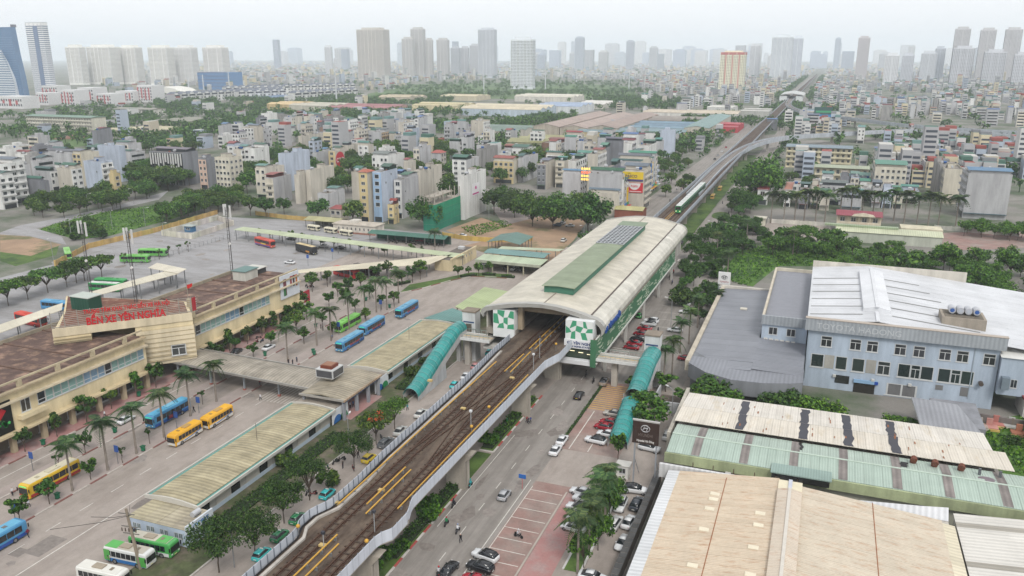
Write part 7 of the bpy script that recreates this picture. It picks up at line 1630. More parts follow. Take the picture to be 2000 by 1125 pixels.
for i, (px, py, lab) in enumerate(((173,412,'at the white house corner on the left lane'),(262,400,'before the pink awning on the left lane'),(140,465,'on the grass triangle'),(220,450,'in the middle of the wild grass'),(284,442,'at the right of the wild grass'),(320,462,'with teal head beside the ochre wall'),(385,418,'at the end of the ochre wall'),(392,412,'behind the compound wall'),(105,512,'at the bend of the left lane'),(525,425,'behind the cream shelters'),(617,420,'by the round tree behind the shelters'),(955,430,'by the windowless white house'),(682,870,'with teal head in the platform garden'),(1312,812,'with teal head beside the patched roof'),(1140,480,'beside the station roof on the dirt lot'),(1158,478,'second beside the station roof on the dirt lot'),(1388,470,'beyond the station on the right road'),(458,1108,'at the bottom edge near the teal taxi'),(1310,640,'beside the palms of the station lot'))):
    street_lamp(px, py, 6.5 if 'teal' in lab or 'taxi' in lab else 9, 'street lamp '+lab)
# people's flags, signs: pylons for the high voltage line
for i, (px, py, yt, lab) in enumerate(((945,182,60,'tall white power pole in front of the pale factory roofs'),(658,205,70,'tallest white power pole beside the white villas'),(1065,182,120,'white power pole over the green fields'),(513,168,128,'white power pole left of the villas'),(563,160,125,'slim far power pole behind the villas'),(590,162,135,'second slim far power pole behind the villas'),(399,185,146,'white power pole by the blue building site'),(449,180,140,'second white power pole by the blue building site'),(1228,178,140,'white power pole by the far fields'),(370,185,150,'power pole behind the white villas on the left'),(690,160,132,'far power pole beyond the green fields'),(1126,160,140,'far slim power pole over the villas'))):
    X, Y = G(px, py); lo_, hi_ = 0, 300
    for _ in range(30):
        m_ = (lo_+hi_)/2
        if PR(X, Y, m_)[1] > yt: lo_ = m_
        else: hi_ = m_
    h = min(lo_, 75); t = thing('power_pole', lab, 'pole', (X, Y, 0)); MB().tube([(0,0,0),(0,0,h)], 1.5, .8, 8).obj('mast', M_METAL, t, sc(226,230,234))
    for k in range(3): bx('cross_arm', t, -5, 5, -.2, .2, h-3-5*k, h-2.6-5*k, M_METAL, sc(214,218,222))
# ================================================================== HOUSES
WC = {'w':('white',(240,240,237)),'g':('grey',(200,200,202)),'b':('pale blue',(200,210,226)),'s':('beige',(214,207,194)),'c':('cream',(226,219,202)),'y':('yellow',(226,206,158)),'d':('dark grey',(140,142,148)),'k':('bare concrete',(168,166,164)),'p':('pinkish',(214,184,166)),'t':('tan',(196,172,140)),'u':('sky blue',(168,196,226)),'n':('brown',(146,116,100))}
RC = {'f':('flat roof',(150,146,140)),'g':('green tin roof',(66,104,92)),'r':('red tin roof',(150,76,72)),'o':('orange tile roof',(170,98,76)),'u':('blue tin roof',(92,124,168)),'k':('grey tin roof',(112,118,128)),'t':('teal tin roof',(92,140,130)),'m':('maroon tin roof',(126,50,56))}
GABLE = MB().extrude([(-.5,0),(0,1),(.5,0),(.5,-.12),(0,.86),(-.5,-.12)], 'x', -.5, .5).mesh('tin_roof', M_SHX)
HIP = MB(); 
for q in (((-.5,-.5,0),(.5,-.5,0),(.25,0,1),(-.25,0,1)),((.5,.5,0),(-.5,.5,0),(-.25,0,1),(.25,0,1))): HIP.quad(*q)
HIP.poly([(.5,-.5,0),(.5,.5,0),(.25,0,1)]); HIP.poly([(-.5,.5,0),(-.5,-.5,0),(-.25,0,1)]); HIP = HIP.mesh('tile_roof', M_SHX)
TANK = MB().tube([(0,-.9,.75),(0,.9,.75)], .6, n=10); TANK.box(-.4,.4,-.7,.7,0,.3); TANK = TANK.mesh('water_tank', M_METAL)
PARA = MB()
for q in ((-.5,.5,-.5,-.48),(-.5,.5,.48,.5),(-.5,-.48,-.48,.48),(.48,.5,-.48,.48)): PARA.box(*q, 0, 1)
PARA = PARA.mesh('parapet', M_WALL)
M_SUN = mat('sun_awning', rough=.6, stain=.15)
DIM = {}
def house_at(x0, x1, y0, y1, H, front, wall, fcol, roof, label, group=None, detail=True, bare=False, name='town_house', fl=3.5, rr=R, right=False, balc=False, wins=None):
    cx, cy = (x0+x1)/2, (y0+y1)/2; w, d = (x1-x0)/2, (y1-y0)/2; OCC.append((x0,x1,y0,y1)); DIM[label] = (cx, cy, w, d)
    t = thing(name, label, 'house', (cx, cy, 0), 0, group); j = rr.uniform(-8, 6); wc = sc(*[c+j for c in WC[wall][1]]); fc = sc(*[c+j for c in WC[fcol][1]])
    bx('wall', t, -w, w, -d, d, 0, H, M_BARE if bare or wall == 'k' else M_WALL, wc)
    nf = max(1, round(H/fl)); fh = H/nf; sx = -1 if right else 1
    faces = {'L':[('y',2*w)],'R':[('x',2*d)],'B':[('y',2*w),('x',2*d)],'N':[]}[front if not right else {'L':'R','R':'L'}.get(front, front)]
    for ax, wid in faces:
        if ax == 'y':
            if fcol != wall: bx('front', t, -w+.05, w-.05, -d-.08, -d, .0, H-.05, M_WALL, fc)
        elif fcol != wall: bx('front', t, sx*w-.08*(sx<0), sx*w+.08*(sx>0), -d+.05, d-.05, 0, H-.05, M_WALL, fc)
        n = wins or max(1, min(6, round(wid/rr.choice((2.9,3.6,4.6))))); ww = min(2.4, wid/n*rr.uniform(.4,.72)); kd = rr.choice(('two','two','sash','cross','plain')); zo, zh = rr.uniform(.18,.3), rr.uniform(.42,.6)
        for f in range(nf):
            z = f*fh+fh*zo; hh = fh*zh
            g = sc(*rr.choice(((44,50,56),(56,62,66),(38,44,54),(70,76,80),(60,54,48))))
            if not detail:
                if ax == 'y': bx('window_row', t, -w*.82, w*.82, -d-.12, -d, z, z+hh, M_GLASS, g)
                else: bx('window_row', t, sx*w-.12*(sx<0), sx*w+.12*(sx>0), -d*.82, d*.82, z, z+hh, M_GLASS, g)
                continue
            if f == 0:
                if ax == 'y': bx('shop_front', t, -w*.8, w*.8, -d-.1, -d-.02, .1, fh*.72, M_GLASS, g)
                else: bx('shop_front', t, sx*w-.1*(sx<0), sx*w+.1*(sx>0), -d*.8, d*.8, .1, fh*.72, M_GLASS, g)
                continue
            for k in range(n):
                if rr.random() < .08: continue
                u = -wid/2+wid*(k+.5)/n
                if ax == 'y': win(t, u, -d-.08, z, ww, hh, 0, g, kd)
                else: win(t, sx*(w+.08), u, z, ww, hh, EAST*sx, g, kd)
            if balc and f:
                if ax == 'y': bx('balcony', t, -w*.9, w*.9, -d-1.0, -d-.08, f*fh-.1, f*fh+.75, M_WALL, fc)
                else: bx('balcony', t, sx*w if sx > 0 else -w-1.0, w+1.0 if sx > 0 else -w, -d*.9, d*.9, f*fh-.1, f*fh+.75, M_WALL, fc)
    if detail and front in 'LR':                                 # a few small side windows
        for _ in range(rr.randint(0,3)):
            f = rr.randrange(nf); u = rr.uniform(-.6,.8)
            if front == 'L' and not right: win(t, w, u*d, f*fh+1.2, .8, 1.1, EAST, sc(60,64,68))
            elif front == 'R' and not right: win(t, u*w, -d, f*fh+1.2, .8, 1.1, 0, sc(60,64,68))
    rc = sc(*[c+rr.uniform(-8,8) for c in RC[roof][1]])
    mobj('parapet', PARA, t, wc, loc=(0,0,H), scale=(2*w, 2*d, .9 if roof == 'f' else .5))
    bx('roof_slab', t, -w*.96, w*.96, -d*.96, d*.96, H, H+.06, M_CONC, sc(150,144,136))
    if roof == 'f':
        a = min(w*.9, 2.2); b2 = min(d*.5, 2.6); oy = rr.uniform(-.4,.4)*d
        bx('stair_head', t, -a, a*.6, oy-b2, oy+b2, H+.06, H+2.7, M_WALL, wc)
        if detail: bx('stair_roof', t, -a-.2, a*.6+.2, oy-b2-.2, oy+b2+.2, H+2.7, H+2.85, M_CONC, sc(160,152,142))
        zt, yt = H+.06, -d*.6 if oy > 0 else d*.6
    elif roof == 'o' or (roof in 'rm' and H < 9):
        mobj('tile_roof', HIP, t, rc, loc=(0,0,H+.3), scale=(2*w+1, 2*d+1, max(1.2, w*.5))); return t
    else:
        l = rr.uniform(.3,.75); oy = (1-l)*d*rr.choice((-1,1))
        bx('roof_room', t, -w*.9, w*.9, oy-d*l*.9, oy+d*l*.9, H+.06, H+2.0, M_PLAIN, sc(*[c*.62 for c in RC[roof][1]]) if rr.random() < .3 else wc)
        mobj('tin_roof', GABLE, t, rc, loc=(0,oy,H+2.1), scale=(2*w+.6, 2*d*l+.6, rr.uniform(.5,1.3)), rz=0); zt, yt = H+.06, (-d*.7 if oy > 0 else d*.7)
        if l > .75: zt = H+2.6; yt = oy
    if detail:
        for _ in range(rr.randint(1,3)):
            a, b2, s_ = rr.uniform(-.7,.5)*w, rr.uniform(-.8,.6)*d, rr.uniform(.5,1.1); bx('roof_clutter', t, a, a+s_, b2, b2+s_*1.3, H+.06, H+.06+rr.uniform(.4,1.5), M_BARE, sc(*rr.choice(((120,112,104),(86,96,90),(150,90,80),(190,186,180)))))
        if front in 'LB' and rr.random() < .7: bx('awning', t, -w, w, -d-1.5, -d-.1, 2.7, 2.85, M_SHX, sc(*rr.choice(((110,70,66),(70,100,110),(150,146,140),(90,120,96)))))
        if rr.random() < .5: bx('drain_pipe', t, w+.0, w+.12, d*.2, d*.2+.14, 0, H, M_PLAIN, sc(150,148,144))
    if detail or rr.random() < .5:
        for k in range(rr.choice((1,1,2)) if detail else 1): mobj('water_tank', TANK, t, sc(214,216,220) if rr.random() < .8 else sc(70,110,170), loc=(rr.uniform(-.5,.5)*w+k*1.4, yt*.9, zt+(.7 if zt < H+1 else .5)), rz=rr.choice((0,1.57)))
    return t
def hs(xL, xC, xR, yT, H, front, wall, fcol, roof, label, **kw):
    X, Y = G(xC, yT, H); right = X > 0
    if not right:
        wx = max(3.2, min(34, solve(lambda v: PR(X-v, Y, H)[0], xL, .1, 60))); dy = max(5, min(30, solve(lambda v: PR(X, Y+v, H)[0], xR, .1, 60)))
        return house_at(X-wx, X, Y, Y+dy, H, front, wall, fcol, roof, label, **kw)
    wx = max(3.2, min(60, solve(lambda v: PR(X+v, Y, H)[0], xR, .1, 80))); dy = max(6, min(30, solve(lambda v: PR(X, Y+v, H)[0], xL, .1, 60))) if xL < xC-1 else 14
    return house_at(X, X+wx, Y, Y+dy, H, front, wall, fcol, roof, label, right=True, **kw)
HL = [
 (-30,2,47,322,22,'R','w','w','k','tall white house with balconies at the far left edge',1),(-40,-3,26,347,17,'R','w','w','g','white house with green roof at the left edge',1),(29,52,66,303,14,'R','w','w','m','small white house with maroon roof box',0),(48,80,95,356,11,'N','d','d','g','dark grey house with green roof behind the left lane',0),(68,98,112,336,12,'R','g','w','g','grey house with green roof beside the dark grey house',0),(111,138,160,331,14,'R','s','w','g','beige sided house with green roofed terrace',0),(141,157,193,301,20,'L','c','y','k','tall house with narrow yellow front and slate roof',0),
 (163,197,220,319,20,'R','b','w','f','white fronted house with balconies and long blue grey side',1),(214,221,235,342,14,'R','y','y','f','small yellow house beside the white balconied one',0),(190,232,242,288,22,'N','b','b','f','tall blank blue grey house behind the yellow house',0),(88,138,150,302,15,'N','g','g','k','lilac grey block with slate roof on the left',0),(0,40,70,296,12,'N','g','g','r','grey house with red roof at the far left',0),(70,88,104,294,12,'L','g','g','g','small grey house with green roof above the left lane',0),
 (387,402,420,312,18,'L','d','p','f','narrow house with peach front and grey side',0),(419,447,473,311,20,'B','c','c','f','cream corner house with balconies behind the yard trees',0),(476,497,525,291,18,'L','w','w','g','white house with dark windows and green roof',0),(498,518,555,331,17,'L','s','c','t','cream fronted house with pale green roof terrace',0),(543,556,604,303,22,'N','b','b','f','tall blue grey windowless house left of centre',0),(518,533,568,349,14,'L','g','c','r','grey house with red roof and yellow balconies',1),(581,584,604,345,15,'N','s','s','f','narrow beige windowless house',0),(602,606,652,336,17,'N','s','s','f','wide beige windowless house with drain pipe',0),(620,640,673,380,7,'N','g','g','t','low grey shed house with teal roof edge',0),(645,665,680,410,6,'L','s','s','r','small gatehouse with red hipped roof',0),
 (686,700,718,338,21,'N','s','s','g','beige house behind the yellow fronted one',0),(700,717,731,338,24,'L','s','y','o','tall thin house with yellow front and orange roof',0),(727,744,776,338,24,'L','b','u','g','tall thin sky blue house with green curved roof',0),(769,784,817,353,19,'L','g','w','g','narrow white fronted house with green roof shed',0),(757,769,773,402,9,'L','y','y','r','tiny yellow house squeezed beside the white fronted one',0),(815,820,863,336,20,'N','s','s','f','beige house with roof garden behind the building site',0),(902,906,949,347,21,'N','w','w','f','windowless white house with pink emblem',0),
 (586,589,644,268,16,'N','s','s','f','broad beige grey wall house in the middle distance',0),(555,558,605,233,14,'N','s','s','g','grey house with green roof at the field edge',0),(641,654,672,296,14,'L','s','y','g','yellow fronted house with round red wall sign',0),(726,757,790,307,15,'L','w','w','k','white house with arched windows and slate roof',0),(807,819,842,291,19,'L','g','c','f','narrow cream fronted house with arch',0),(843,861,871,300,16,'R','g','s','o','grey house with gabled brown roof',0),(883,911,936,314,16,'L','g','w','g','white fronted house with brown roof terrace',0),(936,940,973,294,17,'N','k','k','f','unfinished bare grey block house',0),(964,1003,1017,316,14,'L','c','y','r','broad yellow house with red roof and long windows',0),
 (778,788,807,241,19,'R','s','w','f','tall white house with four window columns',0),(809,817,835,233,20,'L','g','w','u','tall narrow house with blue roof at the field edge',0),(685,694,711,237,12,'L','g','w','g','small white house with green roof by the field',0),(725,745,760,259,17,'R','g','t','k','grey house with tan balconied front',1),(655,672,690,263,12,'L','g','w','r','white house with red roof box in the middle',0),(624,630,657,251,11,'N','n','n','f','unfinished brick house frame',0),(691,700,722,256,14,'R','s','s','f','beige house with ivy covered balconies',1),(760,770,782,265,14,'R','s','g','g','grey green house beside the tall white one',0),(610,618,645,300,13,'N','g','g','u','grey house with blue roof',0),(668,680,700,285,13,'N','s','s','k','beige house right of the round red sign',0),(700,715,735,292,13,'R','g','g','f','grey house with black roof tanks',0),(790,797,812,318,13,'N','s','s','r','beige house with red roof behind the blue house',0),(775,785,808,342,18,'N','s','s','u','beige house with blue roof behind the sky blue house',0),
 (1017,1021,1053,311,15,'N','g','g','g','light grey blank house right of the red roofed one',0),(1049,1066,1085,322,15,'L','s','d','k','beige house with dark glass front',0),(1085,1102,1110,316,16,'L','s','c','t','cream house with stacked balconies',1),(1108,1125,1146,316,15,'R','w','w','g','white stepped house with green roof',0),(1099,1134,1146,341,16,'R','g','g','u','pale grey house with blue roof sheet',0),(1148,1168,1185,303,22,'R','s','w','r','tall house with white front of blue windows',0),(1184,1186,1214,332,21,'N','d','d','g','dark grey blank house with lit roof letters',0),(1213,1259,1272,336,20,'R','s','s','k','beige house carrying two billboards',1),(1234,1238,1277,306,19,'N','s','s','g','beige house behind the billboards',0),(1244,1268,1317,286,14,'N','w','w','g','long white house with stair tower behind the shophouses',0),(1183,1210,1218,284,14,'R','b','w','g','white house with blue side behind the dark grey one',0),(1058,1090,1115,281,13,'R','n','g','m','half brick house with maroon roof',0),(1000,1030,1047,293,12,'L','w','w','g','white house with dark green roof canopy',0),(985,1000,1018,290,12,'N','g','g','r','grey house with red roof behind the yellow one',0),
 (1632,1676,1690,252,13,'B','w','w','t','white three storey house beyond the ramp',0),(1741,1779,1782,250,11,'N','g','g','r','grey windowless house by the flyover',0),(1768,1836,1838,324,19,'N','k','k','f','unfinished grey concrete gable house',0),(1880,1892,1978,340,22,'L','g','g','u','big grey windowless house with blue roof rail at the right',1),(1835,1846,1883,333,18,'L','c','c','f','cream house under a broad grey gable roof',0),(1700,1710,1772,327,17,'B','c','c','t','cream block with teal roof behind the palms',0),(1537,1545,1568,372,9,'B','g','w','o','small white house with orange gable',0),(1585,1600,1637,368,11,'B','s','s','f','tan house with open balconies behind the palms',1),(1480,1500,1530,372,8,'B','g','w','r','low white house with red roof by the trees',0),
]
for h in HL:
    xL, xC, xR, yT, H, fr, wl, fc, rf, lab, bal = h; hs(xL, xC, xR, yT, H, fr, wl, fc, rf, lab, balc=bool(bal))
# special faces
def on_face(px, py, H):      # nearest wall record helper: world x,y for a point at height H
    return G(px, py, H)
X, Y = G(355, 300, 20)
sb = house_at(X-26, X, Y, Y+14, 20, 'N', 'd', 'd', 'k', 'dark office block with pale vertical stripes', rr=random.Random(2)); rr = random.Random(9)
for i in range(13):
    z0 = rr.choice((.4,.4,3,6)); sp = rr.uniform(8,14)
    for a, b2 in ((z0, sp-1.2), (sp+rr.uniform(0,2), 19.7)):
        bx('pale_fin', sb, -12.9+i*1.98+rr.uniform(0,.4), -11.5+i*1.98, -7.14, -7.0, a, b2, M_PLAIN, sc(206,206,204))
bx('dark_front', sb, -13, 13, -7.06, -7.0, .2, 19.8, M_GLASS, sc(36,38,42))
def wall_sign(lab, px, py, z, w, h, col, nm, face='y', cat='sign', extra=None, xyo=None):
    X, Y = xyo or G(px, py, z); t = thing(nm, lab, cat, (X, Y, z), 0 if face == 'y' else EAST)
    bx('panel', t, -w/2, w/2, -.15, .05, -h/2, h/2, M_PLAIN, sc(*col)); return t
# pink emblem on the windowless white house
hx, hy, ww_, dd_ = DIM['windowless white house with pink emblem']
em = thing('wall_emblem', 'white panel with pink emblem on the windowless white house', 'sign', (hx+ww_+.1, hy, 0), EAST)
bx('panel', em, -4.6, 4.4, -.1, .0, 10.2, 16.4, M_PLAIN, sc(238,236,238)); bx('pink_bar', em, -4.0, 3.8, -.16, -.1, 10.9, 11.6, M_PLAIN, sc(196,60,140))
for a in range(7): MB().tube([(0,-.14,13.6),(1.3*math.cos(a*.52),-.14,13.6+1.5*math.sin(a*.52))], .18, .12, 4).obj('pink_petal', M_PLAIN, em, sc(206,80,150))
# round red wall sign with letters
hx, hy, ww_, dd_ = DIM['yellow fronted house with round red wall sign']
rs = thing('round_wall_sign', 'big round red sign with white letters on the yellow house side', 'sign', (hx+ww_+.08, hy, 0), EAST)
MB().tube([(0,-.12,7.8),(0,0,7.8)], 5.6, n=24).obj('disc', M_PLAIN, rs, sc(206,50,66)); text('sign_letters', 'OYO', rs, 4.4, M_PLAIN, sc(240,236,236), (0,-.2,6.2), (rad(90),0,0), bold=.06)
# two billboards
hx, hy, ww_, dd_ = DIM['beige house carrying two billboards']; bxx, byy = hx, hy-dd_-.12
b1 = thing('billboard', 'yellow billboard at the top of the beige house', 'billboard', (bxx, byy, 15.2)); b2_ = thing('billboard', 'red and white billboard below the yellow one', 'billboard', (bxx, byy, 9.0))
bx('panel', b1, -ww_*.92, ww_*.92, -.25, 0, -.2, 4.6, M_PLAIN, sc(236,204,50)); bx('purple_band', b1, -ww_*.92, ww_*.92, -.28, -.25, -.2, .8, M_PLAIN, sc(88,76,130)); text('billboard_text', 'PASCO', b1, 2.0, M_PLAIN, sc(70,64,110), (-.6,-.27,1.7), (rad(90),0,0), bold=.04); text('billboard_text', 'SƠN', b1, .8, M_PLAIN, sc(90,84,60), (-1.6,-.27,3.6), (rad(90),0,0))
bx('panel', b2_, -ww_*.92, ww_*.92, -.25, 0, 0, 5.2, M_PLAIN, sc(214,52,60)); MB().poly([(ww_*.2+3.2*math.cos(math.pi+a*.2618), -.28, 5.0+3.6*math.sin(math.pi+a*.2618)) for a in range(13)]).obj('white_disc', M_PLAIN, b2_, sc(240,238,236)); text('billboard_text', 'FUJISU', b2_, 1.5, M_PLAIN, sc(206,50,60), (ww_*.2,-.31,2.9), (rad(90),0,0), bold=.03, sx=.9); bx('text_line', b2_, -ww_*.2, ww_*.8, -.28, -.25, .4, .8, M_PLAIN, sc(240,220,220)); bx('text_line', b2_, -ww_*.8, -ww_*.35, -.28, -.25, 3.4, 4.2, M_PLAIN, sc(240,220,220))
hx, hy, ww_, dd_ = DIM['dark grey blank house with lit roof letters']
ls = thing('lit_roof_sign', 'rows of glowing amber letters on the dark grey house', 'sign', (hx-ww_*.2, hy-dd_-.1, 0), 0)
for k, (z, c) in enumerate(((20.6,'Nhà hàng'),(18.6,'Buffet'),(16.8,'Lẩu nướng'),(15.0,'Lẩu'))):
    n_ = 9-k
    for q in range(n_):
        if q == 4: continue
        bx('glowing_letter', ls, -dd_*.8+q*1.35, -dd_*.8+q*1.35+.95, -.2, 0, z, z+1.1, mat('amber_lit' if k != 1 else 'red_lit', sc(250,200,90) if k != 1 else sc(230,90,60), emit=((1,.62,.15,1) if k != 1 else (1,.2,.08,1), .8), stain=0))
for l_ in ('beige house carrying two billboards', 'dark grey blank house with lit roof letters', 'windowless white house with pink emblem', 'tall thin sky blue house with green curved roof'): q = DIM[l_]; OCC.append((q[0]-q[2], q[0]+q[2]+8, q[1]-q[3]-55, q[1]))
# building site wrapped in green net
nx, ny = G(849, 402, 12)
cs = thing('building_site', 'half built house wrapped in green safety net', 'building site', (nx, ny, 0))
M_NET = mat('green_net', rough=.8, stain=.25, scale=.6, streak=True, fine=.1)
w_, d_ = max(6, solve(lambda v: -PR(nx-v, ny, 12)[0], -836, .1, 30)), max(8, solve(lambda v: PR(nx, ny+v, 12)[0], 899, .1, 40))
for f in range(4):
    bx('net_sheet', cs, -w_, 0, -.1, 0, f*3.1, f*3.1+3.0, M_NET, sc(40,132+f*4,108)); bx('net_sheet', cs, 0, .1, 0, d_, f*3.1, f*3.1+3.0, M_NET, sc(44,140+f*4,114)); bx('floor_slab', cs, -w_, .0, 0, d_, f*3.1+2.9, f*3.1+3.1, M_CONC, sc(170,162,150))
for i in range(3):
    for k in range(4): bx('concrete_column', cs, -w_+.3+i*(w_-.8)/2, -w_+.7+i*(w_-.8)/2, .4+k*(d_-1)/3, .8+k*(d_-1)/3, 0, 17, M_CONC, sc(176,170,158))
bx('upper_slab', cs, -w_*.9, -.4, .6, d_*.75, 15.6, 15.9, M_CONC, sc(176,168,156))
# row of shophouses along the street left of the viaduct
rr = random.Random(31); y = 402
SGN = ((214,60,60),(230,190,60),(60,120,190),(70,160,90),(220,130,60),(226,226,226))
for i in range(20):
    w_ = rr.uniform(4.2,5.6); H = rr.choice((11,14,14.5,17,18,20)); wl = rr.choice('wscgyb')
    lab = '%s shophouse in the viaduct street row, %s storeys, %s front' % (ORD[i], {11:'three',14:'four',14.5:'four',17:'five',18:'five',20:'six'}[H], WC[wl][0])
    if rr.random() < .85:
        t = house_at(-110-rr.uniform(0,4), -94.5, y, y+w_, H, 'R', 'g' if rr.random() < .5 else 's', wl, rr.choice('frgtk'), lab, 'shophouses facing the viaduct', rr=rr, balc=rr.random() < .5, wins=1)
        x_ = DIM[lab][2]; bx('shop_sign', t, x_, x_+.5, -w_/2+.2, w_/2-.2, 3.2, 4.4, M_PLAIN, sc(*rr.choice(SGN))); bx('awning', t, x_, x_+2.0, -w_/2+.1, w_/2-.1, 2.7, 2.85, M_SHY, sc(*rr.choice(SGN)))
        if rr.random() < .5: bx('vertical_sign', t, x_+.1, x_+1.0, -w_/2+.1, -w_/2+.3, 5, H-2, M_PLAIN, sc(*rr.choice(SGN)))
    y += w_+.1
gable_shed('low street restaurant with olive roof below the billboards', *(lambda a: (a[0], a[0]+14, a[1], a[1]+10))(G(1200,425)), 4.2, 1.2, (190,184,130), (150,90,70), 'x', op=False, name='restaurant')
# institutional blocks right of the railway
def gallery_block(label, xl, xr, yT, H, floors, wall, roofc, D=12, name='school_block', bays=None):
    X0, Y0 = G(xl, yT, H); w_ = solve(lambda v: PR(X0+v, Y0, H)[0], xr, 1, 160); OCC.append((X0, X0+w_, Y0, Y0+D))
    t = thing(name, label, 'building', (X0, Y0, 0)); bx('wall', t, 0, w_, 1.6, D, 0, H, M_WALL, sc(*wall)); MB().extrude([(-.6,H),(D/2,H+1.4),(D+.6,H),(D+.6,H-.15),(-.6,H-.15)], 'x', -.6, w_+.6).obj('roof', M_SHX, t, sc(*roofc))
    fh = H/floors; n = bays or max(4, int(w_/3.6))
    for f in range(floors):
        bx('gallery_slab', t, 0, w_, 0, 1.6, f*fh, f*fh+.3, M_WALL, sc(*wall)); bx('gallery_rail', t, 0, w_, 0, .15, f*fh+.3, f*fh+1.2, M_WALL, sc(*[min(255,c+8) for c in wall]))
        for k in range(n): win(t, w_*(k+.5)/n, 1.6, f*fh+1.0, w_/n*.45, fh*.5, 0, sc(70,74,78))
    for k in range(n+1): bx('pillar', t, max(0,w_*k/n-.15), min(w_,w_*k/n+.15), 0, .3, 0, H-.2, M_WALL, sc(*wall))
    return t
gallery_block('long cream school block with grey blue roof and open galleries', 1537, 1665, 286, 15, 4, (230,220,188), (134,150,160), 14)
gallery_block('lower long cream block before the school galleries', 1592, 1697, 326, 10, 2, (226,216,190), (176,184,160), 10)
gallery_block('yellow two winged school with maroon roof by the flyover', 1816, 1872, 258, 11, 3, (228,200,130), (124,64,58), 14)
gallery_block('cream hall with dark slate roof right of the palms', 1878, 1950, 300, 7, 2, (224,200,150), (96,100,112), 12)
gallery_block('cream hall with red roof at the right', 1905, 1960, 290, 7, 2, (224,206,160), (150,62,62), 12)
gallery_block('white institute with green roof in the left distance', 50, 176, 226, 16, 4, (228,224,208), (120,150,132), 20)
gallery_block('long white barrack hall in the left distance', 220, 296, 212, 9, 2, (226,224,214), (150,146,132), 26)
rh = gallery_block('cream hall with maroon roof and arched red sign behind the palms', 1636, 1722, 419, 8.2, 2, (226,214,190), (150,62,76), 12, bays=4)
bx('red_awning', rh, 8, 14.5, -1.8, 0, 2.6, 2.9, M_PLAIN, sc(200,40,50)); MB().extrude([(6,8),(16,8),(15,9.0),(11,9.7),(7,9.0)], 'y', -.8, -.5).obj('arched_pediment', M_WALL, rh, sc(232,222,200)); bx('annex', rh, 27, 44, 0, 9, 0, 4, M_WALL, sc(224,216,190)); bx('garage_opening', rh, 28, 37, -.06, 0, .2, 3.2, M_GLASS, sc(36,36,38))
t = gable_shed('long pale green hall roof between the palms and the wild belt', *(lambda a, b: (a[0], b[0], a[1], a[1]+13))(G(1632,470), G(1835,478)), 4.4, 1.2, (206,210,178), (200,204,190), 'x', op=False, name='long_hall'); bx('ridge_vent', t, -26, 4, -1.2, 1.2, 5.6, 6.4, M_SHX, sc(168,184,150))
t = thing('gate_lodge', 'small cream gate lodge beside the road bend', 'lodge', (*G(1484,440), 0)); bx('wall', t, -2.4, 2.4, -2, 2, 0, 3.6, M_WALL, sc(230,224,206)); bx('roof', t, -3, 3, -2.6, 2.6, 3.6, 4.1, M_WALL, sc(222,216,200)); win(t, 0, -2, .2, 1.4, 2.4)
wall_run('boundary_wall', 'white wall below the palm row', [G(1500,435), G(1620,443)], 2.0, (226,222,212)); wall_run('boundary_wall', 'white wall before the bright tree row', [G(1825,448), G(1990,462)], 2.0, (222,218,208))
bb = thing('roadside_billboard', 'tall green and yellow billboard beside the depot ramp', 'billboard', (*G(1605,252), 0)); bw = 34*PR(*G(1605,252),0)[2]/1600/2
for s in (-.6,.6): bx('post', bb, s*bw-.4, s*bw+.4, -.4, .4, 0, 14, M_METAL, sc(120,120,120))
bx('panel', bb, -bw, bw, -.6, .4, 13, 24, M_PLAIN, sc(60,96,92)); bx('blue_print', bb, -bw, bw, -.65, -.6, 13, 16, M_PLAIN, sc(60,140,200)); bx('yellow_panel', bb, -bw*.85, bw*.85, -.5, .4, 3, 12.4, M_PLAIN, sc(226,180,90)); bx('green_print', bb, -bw*.8, bw*.8, -.66, -.6, 18, 20, M_PLAIN, sc(70,170,120))
# ---- fill: the rest of the dense quarters
def blocked(x0, x1, y0, y1, m=.6):
    for a, b, c, d in OCC:
        if x0-m < b and x1+m > a and y0-m < d and y1+m > c: return True
    return False
NUMW = {2:'two',3:'three',4:'four',5:'five',6:'six',7:'seven'}
def fill(poly, n, place, seed, hs_=(3,4,4,5,5,6), step=None, right=False, detail=False):
    rr = random.Random(seed); W = [G(*p) for p in poly]; xs = [p[0] for p in W]; yv = [p[1] for p in W]; k = tries = 0
    while k < n and tries < n*40:
        tries += 1; x, y = rr.uniform(min(xs), max(xs)), rr.uniform(min(yv), max(yv)); x = round(x/5.2)*5.2; y = round(y/19)*19
        if not in_poly(x, y, W): continue
        w_, d_ = rr.uniform(4.4,6.2)*(2 if rr.random() < .15 else 1), rr.uniform(10,17)
        if rr.random() < .35: w_, d_ = d_*.8, w_*1.3
        if blocked(x, x+w_, y, y+d_) or blocked(-92,-36,0,1,0) and (-96 < x+w_ and x < -36): continue
        f = rr.choice(hs_); wl = rr.choice('gggggsswwwbkd'); fc = rr.choice((wl,wl,'w','w','g','c')); rf = rr.choice('ffffggkkttrmu')
        lab = '%s %s storey house with %s %s' % (WC[wl][0], NUMW[f], RC[rf][0], place)
        house_at(x, x+w_, y, y+d_, f*3.4, rr.choice('LLRRB' if detail else 'LRN'), wl, fc, rf, lab, 'houses '+place, detail=detail, rr=rr, right=right, balc=detail and rr.random() < .4); k += 1
fill([(380,335),(480,272),(640,252),(840,262),(1010,292),(1180,300),(1195,330),(1150,352),(1000,352),(880,350),(700,352),(600,352),(540,372),(400,365)], 52, 'behind the bus yard', 41, detail=True)
fill([(1040,300),(1320,285),(1315,320),(1190,345),(1050,345)], 16, 'behind the billboard house', 43)
fill([(400,275),(560,236),(830,232),(840,250),(640,258),(430,292)], 34, 'at the far edge of the quarter', 42, (3,4,4,5))
